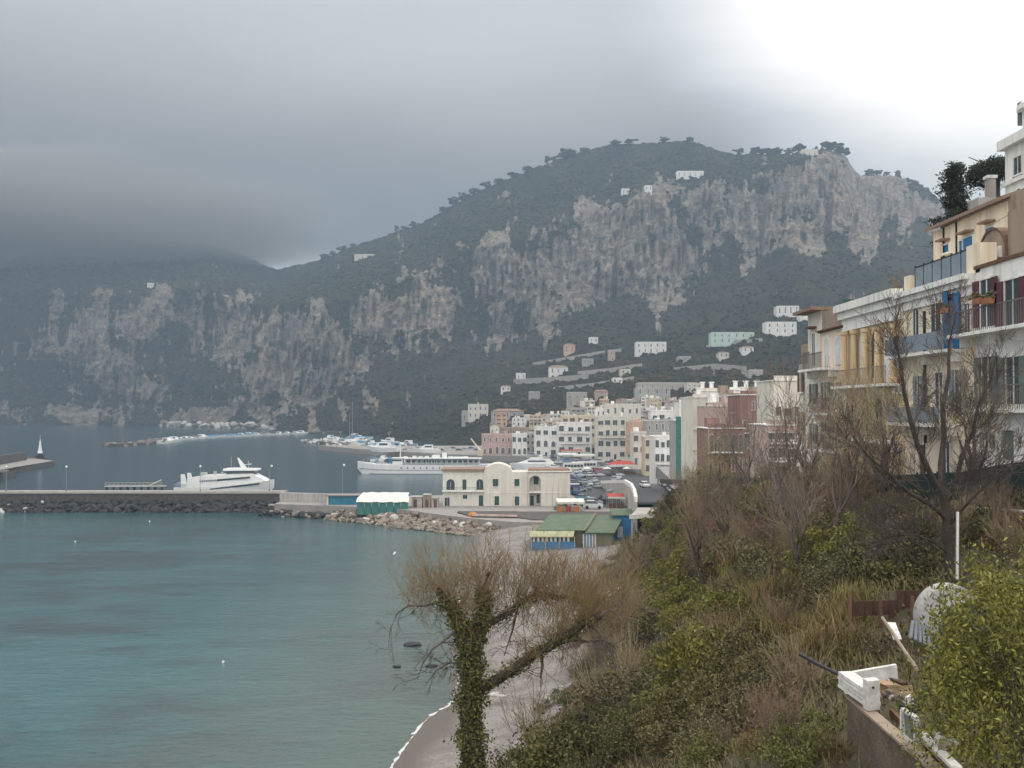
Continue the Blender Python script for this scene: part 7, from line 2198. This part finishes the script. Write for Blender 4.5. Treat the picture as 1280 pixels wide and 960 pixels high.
for l_ in L2[1:]:
    for k in range(15):
        t = r.uniform(.2, 1.0); q_ = along(l_, t); ax = (along(l_, min(1, t + .05)) - along(l_, max(0, t - .05))).normalized()
        grow(r, lines, q_, ax + rvec(r) * .75 + Vector((0, 0, .15)), r.uniform(.75, 1.45) * (1.1 - .35 * t), .019 * (1.1 - .4 * t), 1, 4, 3, .7, .2, .05, .64, .6, .0058)
link('branch', tubes_np('branch', lines, M['bark2'], 3), tr2)

for i, (px, py, h, sd, lean, lb, kw) in enumerate([
    (1040, 690, 8.0, 3, (-.25, 0), 'brown bare tree leaning left below the ochre villa', dict(mtw='twig2')),
    (965, 690, 7.0, 4, (-.1, .1), 'bare tree with pale curving twigs below the grey stone house', dict(mtw='twigpale', mt='bark2')),
    (1075, 650, 7.0, 5, (.0, .1), 'bushy bare tree before the pinkish villa', dict(mtw='twig2')),
    (1012, 640, 6.5, 6, (.1, 0), 'bare tree in front of the tower house', dict(mtw='twigpale')),
    (935, 640, 8.0, 7, (-.15, 0), 'wide bare tree in front of the dark red houses', dict(mtw='twigpale')),
    (985, 625, 7.5, 8, (0, 0), 'bare tree beside the grey stone house', dict(mtw='twig2')),
    (893, 650, 6.5, 9, (-.1, 0), 'bare brushy tree at the left end of the red houses', dict(mtw='twig2')),
    (1108, 640, 6.5, 10, (.1, -.1), 'slender bare tree between the ochre and cream villas', dict(mtw='twig2', mt='bark')),
    (880, 735, 6.0, 12, (-.2, 0), 'thin dark bare tree in the middle of the slope', dict(mtw='twig2', mt='bark')),
    (1000, 735, 5.5, 13, (-.3, .1), 'leaning bare tree in the middle of the slope below the fence', dict(mtw='twigpale', mt='bark2')),
    (905, 700, 5.5, 15, (-.2, 0), 'pale bare tree left of the leaning ones on the slope', dict(mtw='twigpale')),
    (1225, 640, 6.0, 17, (-.1, 0), 'dark twiggy tree right of the tall dark bare tree', dict(mtw='twig2', mt='bark')),
    (1050, 605, 5.0, 19, (0, 0), 'low bare tree right under the ochre villa balcony', dict(mtw='twig2')),
]):
    p = on_hill(px, py, 14)
    if p is None: continue
    bare_tree(lb, (p.x, p.y, p.z), h * (.74 + p.y / 230), sd, minr=.0055 + p.y * .00009, **kw)
bare_tree('bare brown tree on the roof terrace behind the attic', (31, 80, 33), 6, 61, mtw='twig2', minr=.014)

# pines behind the upper house -----------------------------------------------------------------
def pine(label, px, pyb, pyt, Y, wpx, seed, umb=False):
    b_, t2 = P(px, pyb, Y), P(px, pyt, Y)
    h = t2.z - b_.z; w_ = wpx / F * Y / 2
    t_ = thing('pine_tree', label, 'tree', (b_.x, Y, b_.z - 2))
    r2 = np.random.default_rng(seed); r = random.Random(seed)
    pts, rs, d = wander(r, Vector((0, 0, 0)), Vector((.04, 0, 1)), h + 1.4, .26, 6, .05, 0, .3 if not umb else .7)
    link('trunk', tubes_np('trunk', [(pts, rs)], M['bark2'], 8), t_)
    lines, cs = [], []
    if not umb:
        for k in range(30):
            t = .10 + .88 * k / 30; q_ = along((pts, rs), t); a = k * 2.4
            ln_ = w_ * (1.25 - .95 * t) * r.uniform(.6, 1.15) * (0.85 if t < .25 else 1)
            p_, rr_, dd = wander(r, q_, Vector((math.cos(a), math.sin(a), .18)), ln_, .07, 4, .15, .03)
            lines.append((p_, rr_))
            for j in range(2, 5):
                for _ in range(2): cs.append(p_[j] + r2.normal(0, .22, 3))
        cs = np.array(cs); w = r2.integers(0, len(cs), 7000); pp = cs[w] + r2.normal(0, 1, (7000, 3)) * np.array([.27, .27, .13])
    else:
        for k in range(16):
            a = k * 2.4; ln_ = w_ * r.uniform(.5, 1.0)
            p_, rr_, dd = wander(r, Vector(pts[-2]), Vector((math.cos(a), math.sin(a), .55)), ln_ * 1.15, .09, 5, .12, -.02); lines.append((p_, rr_))
        n = 10000; a = r2.random(n) * 6.283; rad_ = w_ * np.sqrt(r2.random(n)); zc = h + 2 - 1.0 - 1.5 * (rad_ / w_) ** 2
        pp = np.stack([np.cos(a) * rad_, np.sin(a) * rad_, zc + r2.normal(0, .28, n) + (fbm(np.cos(a) * rad_ * .8, np.sin(a) * rad_ * .8, 0, 3, seed) - .5) * 1.2], 1)
    link('branch', tubes_np('branch', lines, M['bark2'], 5), t_)
    link('crown', leaf_cloud('crown', pp, .30, M['pineleaf'], seed, .35, .2), t_)


pine('dense dark conifer rising behind the upper house roof', 1195, 292, 196, 86, 42, 5)
pine('umbrella pine leaning over the upper house beside the white villa', 1246, 262, 188, 92, 70, 9, True)
# ================================================================== TREES THAT STAND OUT ON THE RIDGE
RV = []
for i in range(4):
    r2 = np.random.default_rng(300 + i)
    n = 26; c_ = r2.normal(0, 1, (n, 3)) * np.array([.36, .36, .26]) + np.array([0, 0, .62])
    cr = blobs('crown', c_, r2.uniform(.2, .42, n), M['pineleaf'], seed=i, lump=.3)
    mb = MB(); mb.tube([(0, 0, -.4), (.03, 0, .3), (0, 0, .8)], [.06, .045, .03], 5)
    RV.append((mb.mesh('trunk', M['bark']), cr))


def ridge_tree(px, s, label, w=1.0):
    j = int(np.searchsorted(pxs, px)); i = nr - 5
    t_ = thing('ridge_tree', label, 'tree', (Xg[i, j], Yg[i, j] - 8, Zg[i, j] - 1), px * .7, 'trees along the mountain ridge')
    t_.scale = (s * w, s * w, s)
    k = int(px) % 4
    link('trunk', RV[k][0], t_); link('crown', RV[k][1], t_)


for px, s, lb, w in [(404, 14, 'dark tree clump at the left end of the ridge by the bright gap', 1.3), (414, 11, 'small tree just right of the ridge end clump', 1.2), (427, 12, 'low tree on the ridge before the pale ridge house', 1.6), (440, 9, 'low tree beside the pale ridge house', 1.5), (495, 14, 'small pointed tree on the long ridge', .5),
                     (505, 9, 'low ridge tree right of the pointed one', 1.5), (515, 11, 'round ridge tree above the left cliffs', 1.4), (553, 12, 'tree on the step below the dark ridge clump', 1.2), (566, 18, 'big dark clump leaning out on the ridge step', 1.2), (578, 16, 'second tree of the dark ridge step', 1.3), (592, 15, 'third tree of the dark ridge step', 1.4),
                     (607, 13, 'round tree right of the dark ridge step', 1.4), (622, 12, 'ridge tree midway up the rise', 1.5), (640, 12, 'wide ridge tree midway up the rise', 1.7), (658, 12, 'ridge tree before the twin pointed trees', 1.5), (683, 16, 'pointed ridge tree, left of a pair', .6), (692, 14, 'pointed ridge tree, right of a pair', .7),
                     (703, 20, 'large round tree crowning the ridge shoulder', 1.3), (712, 17, 'round tree beside the large one on the ridge shoulder', 1.3), (730, 11, 'low tree between the shoulder and the summit', 1.6), (768, 14, 'round tree at the left of the summit', 1.3), (785, 10, 'low tree left of the highest point', 1.8), (830, 9, 'low tree near the highest point', 1.9), (862, 9, 'low tree right of the highest point', 1.8),
                     (925, 13, 'round tree right of the summit dip', 1.1), (943, 14, 'ridge tree before the broad grove', 1.3), (957, 15, 'left tree of the broad grove on the ridge', 1.5), (970, 14, 'right tree of the broad grove on the ridge', 1.5), (986, 12, 'small tree between the groves', 1.2), (998, 19, 'tall tree left of the summit villa', 1.2), (1020, 9, 'small tree beside the summit villa', .5),
                     (1036, 20, 'big round tree right of the summit villa', 1.3), (1047, 18, 'rounded tree on the cliff shoulder', 1.3), (1055, 14, 'last tree on the cliff edge', 1.2), (1086, 15, 'tree on the farther crag, left one', 1.3), (1096, 14, 'second tree on the farther crag', 1.3), (1122, 14, 'lone umbrella tree on the farther crag', .9), (1108, 9, 'low tree on the farther crag', 1.4), (1143, 9, 'low tree on the falling far crag', 1.5), (1158, 8, 'last low tree on the falling far crag', 1.5)]:
    ridge_tree(px, s * .58, lb, w * 1.1)
# ================================================================== TERRACE CORNER WITH BOARDS AND RUBBLE
zW = 21.9
tw = thing('terrace_wall', 'mossy concrete terrace wall running towards the bottom right corner', 'wall', (7.1, 19, 21))
mb = MB(); mb.hexa([(7.02, 22.0, 20.0), (7.28, 22.1, 20.0), (7.30, 11.5, 20.0), (6.98, 11.5, 20.0), (7.05, 22.0, zW), (7.25, 22.05, zW), (7.22, 11.5, zW), (7.00, 11.5, zW)])
mb.build('wall', M['termwall'], tw)
mb = MB(); mb.hexa([(7.03, 22.05, zW + .003), (7.28, 22.1, zW + .003), (7.25, 11.5, zW + .003), (6.97, 11.5, zW + .003), (7.03, 22.05, zW + .05), (7.28, 22.1, zW + .05), (7.25, 11.5, zW + .05), (6.97, 11.5, zW + .05)]); mb.build('coping', M['brownp'], tw)
# second lower beam parallel inside
bmz = thing('timber_beam', 'brown timber beam lying along the inside of the terrace wall', 'beam', (7.6, 20, 21.6))
def obox(a, b_, w, h, up=Vector((0, 0, 1))):
    """beam from a to b, w wide, h high (a, b = bottom centre line)"""
    a, b_ = Vector(a), Vector(b_); d = (b_ - a).normalized(); s = d.cross(up).normalized() * w / 2; u = s.cross(d).normalized() * h
    mb = MB(); mb.hexa([a - s, b_ - s, b_ + s, a + s, a - s + u, b_ - s + u, b_ + s + u, a + s + u]); return mb
obox((7.72, 21.3, 21.75), (7.42, 17.6, 21.72), .09, .14).build('beam', M['brownwood'], bmz)
# white foam boards: an L of one standing slab and a stack of four lying behind the wall end
def slab_px(corners, Y, thick, m):
    pass
fb = thing('foam_board_stack', 'stack of ribbed white foam boards standing on the end of the terrace wall', 'boards', tuple(P(1090, 872, 22)))
A1, B1 = P(1056.5, 842, 22.2), P(1091, 851, 21.0)
for k in range(4):
    z0 = P(1057, 858, 22.2).z + .085 * k
    a, b_ = Vector((A1.x, A1.y, z0)), Vector((B1.x, B1.y, z0 - .07))
    obox(a, b_, .34 - .03 * (k % 2), .066).build('board', M['styro'], fb)
st = thing('foam_board', 'tall white foam board standing upright at the corner of the stack', 'board', tuple(P(1092, 890, 20.9)))
zt_, zb_ = P(1090, 851, 20.9).z, P(1093, 888, 20.9).z
a = P(1084, 860, 20.9); b_ = P(1101, 858, 20.9)
mb = MB(); mb.hexa([(a.x, 20.85, zb_), (b_.x, 20.95, zb_), (b_.x - .02, 21.2, zb_), (a.x - .02, 21.1, zb_), (a.x, 20.85, zt_), (b_.x, 20.95, zt_), (b_.x - .02, 21.2, zt_), (a.x - .02, 21.1, zt_)]); mb.build('board', M['styro'], st)
for i, zz in enumerate((.12,)):
    mb = MB(); mb.prism([(.025 * math.cos(k * .785), .025 * math.sin(k * .785)) for k in range(8)], 0, .02, lambda u, v, w: (a.x + .1 + u, 20.845 - w + .005, zt_ - zz + v)); mb.build('knob', M['rust'], st)
bk = thing('foam_sheet', 'large white foam panel leaning behind the stack of boards', 'panel', tuple(P(1100, 865, 22.4)))
a, b_ = P(1057, 842, 22.5), P(1121, 831, 23.0); zl, zr = P(1057, 868, 22.5).z, P(1124, 862, 23.0).z
mb = MB(); th = .11
mb.hexa([(a.x, a.y, zl), (b_.x + .05, b_.y, zr), (b_.x + .05, b_.y + th, zr), (a.x, a.y + th, zl), (a.x, a.y, a.z), (b_.x, b_.y, b_.z), (b_.x, b_.y + th, b_.z), (a.x, a.y + th, a.z)]); mb.build('panel', M['styro'], bk)
c0 = P(1108, 851, 22.7); mb = MB(); mb.prism([(.03 * math.cos(k * .785), .03 * math.sin(k * .785)) for k in range(8)], 0, .06, lambda u, v, w: (c0.x + u, c0.y - w, c0.z + v)); mb.build('knob', M['rust'], bk)
# leaning white window frame
wf = thing('window_frame', 'old white window frame propped on the terrace wall', 'frame', tuple(P(1140, 930, 18.6)))
a, b_ = P(1129, 888, 19.0), P(1146, 900, 18.3); dz_ = P(1129, 921, 19).z - a.z
def frame_bar(p, q_, w): return obox(p, q_, w, w)
c1, c2, c3, c4 = a.copy(), b_.copy(), b_ + Vector((.02, 0, dz_)), a + Vector((.02, 0, dz_))
for p, q_ in ((c1, c2), (c4, c3)):
    obox(p, q_, .09, .05).build('rail', M['styro'], wf)
for p in (c1, c2):
    mb = MB(); mb.box(p.x - .05, p.x + .05, p.y - .035, p.y + .035, p.z + dz_ + .05, p.z); mb.build('stile', M['styro'], wf)
mb = MB(); mb.add([c1 + Vector((0, 0, 0)), c2 + Vector((0, 0, 0)), c3 + Vector((0, 0, .03)), c4 + Vector((0, 0, .03))], [(0, 1, 2, 3)]); mb.build('pane', M['greyplastic'], wf)
# rubble and odds on the terrace
it = [('cardboard_box', 'crushed cardboard box behind the white boards', 'box', (1118, 866), 22.0, (.32, .2, .2), 'cardboard'), ('cardboard_box', 'smaller cardboard box right of the crushed one', 'box', (1128, 864), 22.1, (.16, .2, .2), 'rust')]
for nm, lb, ct, (px, py), Y, (w, d, h), mm in it:
    p = P(px, py, Y); t_ = thing(nm, lb, ct, tuple(p), .3)
    mb = MB(); mb.hexa([(-w, -d, 0), (w, -d, .02), (w, d, 0), (-w, d, 0), (-w * .92, -d, h), (w, -d * .8, h * .85), (w * .9, d, h), (-w, d * .9, h * 1.05)]); part(t_, 'box', mb, mm)
    mb = MB(); mb.hexa([(-w, -d * 1.02, h), (0, -d * 1.02, h * .9), (0, d, h), (-w, d, h * 1.05), (-w * 1.2, -d, h * 1.2), (-.1, -d, h * 1.15), (-.1, d, h * 1.2), (-w * 1.2, d, h * 1.25)]); part(t_, 'flap', mb, mm)
rr = random.Random(8)
for k in range(13):
    px = 1104 + k * 2.6 + rr.uniform(-3, 3); p = P(px, 868 + k * .6 + rr.uniform(-4, 4), 21.6 - k * .03)
    o = link('rubble_stone', ROCKS[rr.choice(('rockpink', 'rockpale', 'rockpink'))][k % 5], None, p); s = rr.uniform(.06, .13); o.scale = (s, s, s); o.rotation_euler = (rr.random(), rr.random(), rr.random() * 6)
    tag(o, 'broken stone in the rubble heap behind the white boards', 'stone', 'stones of the rubble heap behind the white boards')
for k, (px, py, Y, s) in enumerate([(1176, 925, 17.2, .14), (1184, 932, 16.9, .17), (1192, 928, 17.0, .12), (1172, 918, 17.5, .09)]):
    p = P(px, py, Y); o = link('rubble_stone', ROCKS['rockpink' if k == 1 else 'rockpale'][k], None, p); o.scale = (s, s * .8, s * .7)
    tag(o, ['pale stone left of the pinkish one under the yellow bush', 'pinkish stone under the yellow green bush', 'pale stone right of the pinkish one under the yellow bush', 'smallest pale stone under the yellow bush'][k], 'stone')
bt = thing('tool_case', 'dark green plastic case with white lid end among the rubble', 'case', tuple(P(1138, 890, 20.4)), .5)
mb = MB(); loft(mb, [(-.22, .1, .09, 0, .16), (.2, .11, .1, 0, .17), (.3, .06, .05, .02, .13)]); part(bt, 'body', mb, 'fence')
mb = MB(); mb.tube([(-.12, 0, .16), (-.1, 0, .27), (.08, 0, .27), (.1, 0, .17)], .015, 6); part(bt, 'handle', mb, 'iron')
mb = MB(); loft(mb, [(-.1, .05, .04, .16, .30), (.04, .06, .03, .17, .34)]); part(bt, 'lid', mb, 'styro')
wl_ = thing('white_plank', 'white plank lying from the window frame towards the corner', 'plank', tuple(P(1170, 930, 17)))
obox(P(1151, 918, 18.4), P(1196, 962, 15.7), .16, .05).build('board', M['styro'], wl_)
# black pipe on the left of the boards
bp_ = tag(MB().tube([P(1000, 818, 23.5), P(1020, 829, 23.0), P(1058, 848, 22.4)], .04, 8).build('water_pipe', M['iron'], None, tuple(P(1020, 829, 23))), 'dark pipe running through the grass to the white boards', 'pipe')
# barrow-like curved fibreglass tank lid and grey tubes
Y = 29.5
M['shellpaint'] = mat('dull_white_fibreglass', (0.46, 0.455, 0.44), 0.6, (0.33, 0.325, 0.32), scale=1.8)
c_ = P(1190, 772, Y); Rr = 40 / F * Y
sh_ = thing('curved_shell', 'upturned curved white and grey fibreglass shell beside the bush', 'shell', (c_.x, Y, P(1190, 812, Y).z))
def arc_pts(r0, r1, a0, a1, n=22):
    return [(r0 * math.cos(a0 + (a1 - a0) * k / n), r0 * math.sin(a0 + (a1 - a0) * k / n)) for k in range(n + 1)] + [(r1 * math.cos(a1 + (a0 - a1) * k / n), r1 * math.sin(a1 + (a0 - a1) * k / n)) for k in range(n + 1)]
def ring(r0, r1, a0, a1, y0, y1, m, nm, n=22, sy=1.0):
    mb = MB()
    for k in range(n):
        t0, t1 = a0 + (a1 - a0) * k / n, a0 + (a1 - a0) * (k + 1) / n
        q8 = []
        for y in (y0, y1):
            for (r_, t) in ((r0, t0), (r1, t0), (r1, t1), (r0, t1)): q8.append((c_.x + r_ * math.cos(t), y, c_.z + r_ * math.sin(t) * sy))
        mb.hexa(q8)
    return mb.build(nm, M[m], sh_)
ring(Rr * .96, Rr * 1.0, R(35), R(240), Y + .021, Y + .5, 'shellpaint', 'shell')
mb = MB(); n = 26; ic = (c_.x + Rr * .42, c_.z - Rr * .40); ir = Rr * .86
for k in range(n):                        # crescent shaped rim
    q8 = []
    for y in (Y - .05, Y + .02):
        for kk_ in (k, k + 1):
            t = R(35) + R(205) * kk_ / n
            o_ = (c_.x + Rr * math.cos(t), y, c_.z + Rr * math.sin(t)); dx_, dz_2 = o_[0] - ic[0], o_[2] - ic[1]; l_ = math.hypot(dx_, dz_2); s_ = min(ir, l_ - .01) / l_
            i_ = (ic[0] + dx_ * s_, y, ic[1] + dz_2 * s_)
            q8 += [o_, i_] if kk_ == k else [i_, o_]
    mb.hexa(q8)
mb.build('rim', M['shellpaint'], sh_)
mb = MB(); vv = [(ic[0], Y + .35, ic[1])] + [(ic[0] + ir * 1.02 * math.cos(2 * math.pi * k / 40), Y + .03, ic[1] + ir * 1.02 * math.sin(2 * math.pi * k / 40)) for k in range(41)]
mb.add(vv, [(0, k + 1, k + 2) for k in range(40)]); mb.build('inner_bowl', M['greyplastic'], sh_)
mb = MB(); a = P(1180, 745.5, Y - .06); mb.box(a.x - .12, a.x + .1, a.y - .02, a.y, a.z, a.z + .035); mb.build('slot', M['iron'], sh_)
for k in range(6):
    t_ = tag(None or MB().tube([P(1141 + k * 4.2, 777 + k * 1.5, Y - .3), P(1138 + k * 6.0, 798 + k * 3.0, Y - .9)], .055, 8).build('grey_tube', M['greyplastic'], None, tuple(P(1140 + k * 5, 790, Y - .5))),
             ['leftmost of the six grey plastic tubes leaning by the curved shell', 'second from left of the six grey plastic tubes by the shell', 'third from left of the six grey plastic tubes by the shell', 'fourth from left of the six grey plastic tubes by the shell', 'fifth from left of the six grey plastic tubes by the shell', 'rightmost of the six grey plastic tubes leaning by the curved shell'][k], 'tube', 'grey tubes beside the shell')
# brown boarded pen behind the shell
pn = thing('board_pen', 'low rusty brown board fence behind the curved shell', 'fence', tuple(P(1110, 770, 32)))
for k in range(9):
    a = P(1060 + k * 10.2, 752 - k * .3, 32 + k * .15); b2 = P(1069.6 + k * 10.2, 752 - k * .3, 32 + k * .15)
    h = .95 if k > 4 else .45
    mb = MB(); mb.box(a.x, b2.x, a.y, a.y + .04, a.z - h, a.z + (.3 if k > 5 else 0)); mb.build('board', M['rust'], pn)
for px in (1062, 1100, 1140):
    a = P(px, 750, 31.9); mb = MB(); mb.box(a.x - .05, a.x + .05, a.y - .06, a.y - .005, a.z - 1.3, a.z + .12); mb.build('post', M['brownwood'], pn)
# diagonal pale pole / path edge
tag(MB().tube([P(1103, 772, 30), P(1125, 805, 27), P(1146, 836, 24.6)], .045, 7).build('wooden_pole', M['brownp'], None, tuple(P(1125, 805, 27))), 'long weathered pole lying down the slope left of the grey tubes', 'pole')
tag(obox(P(1114, 779, 29.2), P(1122, 800, 28.2), .22, .03).build('white_board', M['styro'], None, tuple(P(1118, 790, 28.7))), 'narrow white board lying left of the grey tubes', 'board')
tag(MB().tube([P(1197, 640, 33.0), P(1196.5, 724, 33.0)], .045, 7).build('white_post', M['trim'], None, tuple(P(1197, 724, 33))), 'white post right beside the dark bare tree trunk', 'post')
# electric poles and lines
for px, pyb, pyt, Y, lb in [(1052, 600, 380, 88, 'x')][:0]:
    pass

p = PZ(706, 633, 3.2)
t_ = shrub('brush', (p.x, 258, 3.0), 2.6, 801, ''); t_['label'] = 'brown bare shrub at the right corner of the ivory building'; del t_['group']
t_ = shrub('green', (p.x - 1.2, 257, 3.0), 1.7, 802, ''); t_['label'] = 'low green shrub at the right corner of the ivory building'; del t_['group']

# shrubs on the near brow that hide the shingle right of the trunk
for i, (x, y, s, k, lb) in enumerate([
    (1.5, 38.5, 2.3, 'rust', 'big rusty brown shrub under the long leaning branch, right of the ivy trunk'), (2.6, 40.5, 2.0, 'rust', 'rusty brown shrub behind the big one under the leaning branch'), (.9, 34.5, 1.5, 'dark', 'dark green shrub right of the ivy trunk, nearest to it'),
    (1.7, 34.0, 1.7, 'green', 'green shrub next right of the dark one by the ivy trunk'), (2.6, 35.0, 2.0, 'dark', 'tall dark green shrub on the brow right of the rusty shrubs'), (3.6, 36.5, 2.2, 'green', 'tall green shrub on the brow above the shingle'), (4.8, 39.0, 2.2, 'grey', 'grey green shrub on the brow above the shingle'),
    (.5, 30.0, 1.0, 'dark', 'low dark shrub at the bottom edge right of the ivy trunk'), (1.5, 30.5, 1.2, 'green', 'low green shrub at the bottom edge by the dark low one'), (2.4, 31.5, 1.3, 'dark', 'rounded dark shrub at the bottom edge, third from the trunk'), (-.2, 33.2, .9, 'rust', 'small rusty shrub hugging the foot of the ivy trunk'),
    (5.8, 44.0, 2.4, 'brush', 'bare twiggy shrub on the brow above the inner shingle'), (4.4, 43.0, 2.2, 'rust', 'rusty shrub on the brow left of the bare twiggy one')]):
    t_ = shrub(k, (x, y, hz(x, y) - .15), s, 5000 + i, ''); t_['label'] = lb; del t_['group']
# thin overhead cables from the upper house
for i, (a, b_, lb) in enumerate([(P(1262, 268, 55), P(1112, 300, 95), 'highest thin cable crossing in front of the dark conifer'), (P(1262, 290, 55), P(1105, 318, 95), 'middle thin cable from the upper house towards the attic'), (P(1262, 306, 55), P(1100, 334, 95), 'lowest thin cable from the upper house towards the attic')]):
    pts = [a.lerp(b_, k / 12) - Vector((0, 0, 1.1 * math.sin(math.pi * k / 12))) for k in range(13)]
    tag(MB().tube(pts, .014, 4).build('overhead_cable', M['iron'], None, tuple(a)), lb, 'cable')
# ================================================================== HAZE AND LOW CLOUD
def volume_mat(name, colr, dens, aniso=0.0):
    m = bpy.data.materials.new(name); m.use_nodes = True
    t = m.node_tree; t.nodes.clear()
    o = t.nodes.new('ShaderNodeOutputMaterial'); v = t.nodes.new('ShaderNodeVolumePrincipled')
    v.inputs['Color'].default_value = (*colr, 1); v.inputs['Density'].default_value = dens; v.inputs['Anisotropy'].default_value = aniso
    t.links.new(v.outputs[0], o.inputs['Volume'])
    return m


hzm = volume_mat('haze_air', (0.34, 0.455, 0.575), HAZE_D)
mb = MB(); mb.box(SX0 - 40, SX1 + 40, SY0 - 40, SY1 + 60, -8, 640)
tag(mb.build('haze', hzm, None, (0, 0, 0)), 'thin blue grey sea haze over the whole bay', 'haze', None, 'stuff')

# low cloud wrapped round the left summit
rr_ = np.linspace(0, 1, 30) ** .8; tt_ = np.linspace(0, 2 * np.pi, 97)[:-1]
rg, tg = np.meshgrid(rr_, tt_, indexing='ij')
wob_ = 1 + (fbm(np.cos(tg) * 1.8 + 5, np.sin(tg) * 1.8 + 5, 2, 4, 95) - .5) * .35
cxx, czz = -1080 + np.cos(tg) * rg * 850 * wob_, 368 + np.where(np.sin(tg) > 0, 235 * np.sin(tg), -72 * np.abs(np.sin(tg)) ** .55) * rg * wob_
th_ = (1 - rg ** 2) ** 2.4 * 640 * (1 + (fbm(cxx * .004, czz * .012, 1, 4, 96) - .5) * .3) + .5
nv_ = rg.size
cv = np.concatenate([np.stack([cxx, 2150 - th_, czz], -1).reshape(-1, 3), np.stack([cxx, 2150 + th_, czz], -1).reshape(-1, 3)])
ix = np.arange(nv_).reshape(rg.shape); jx = np.roll(ix, -1, 1)
cf0 = np.stack([ix[:-1], jx[:-1], jx[1:], ix[1:]], -1).reshape(-1, 4)
rim = np.stack([ix[-1], jx[-1], jx[-1] + nv_, ix[-1] + nv_], -1)
cf = np.concatenate([cf0[:, ::-1], cf0 + nv_, rim[:, ::-1]])
cm = volume_mat('low_cloud_vapour', (0.54, 0.54, 0.54), 0.0075)
tag(link('cloud', mesh_np('cloud', cv, cf, cm, True)), 'grey cloud cap hiding the left summit', 'cloud', None, 'stuff')

# ================================================================== LABEL PASS: alike neighbours are told apart by their order
ordw = ['leftmost', 'second from left', 'third from left', 'fourth from left', 'fifth from left', 'sixth from left', 'rightmost']
bylab = {}
for o in list(col.objects):
    if o.parent is None and o.get('label') and not o.get('kind'):
        bylab.setdefault(o['label'], []).append(o)
for lb, os_ in bylab.items():
    if 1 < len(os_) <= 7 and len(lb.split()) <= 13:
        os_.sort(key=lambda o: o.location.x / max(1.0, o.location.y))
        for i, o in enumerate(os_):
            o['label'] = lb + ', ' + (ordw[i] if i < len(os_) - 1 else 'rightmost')
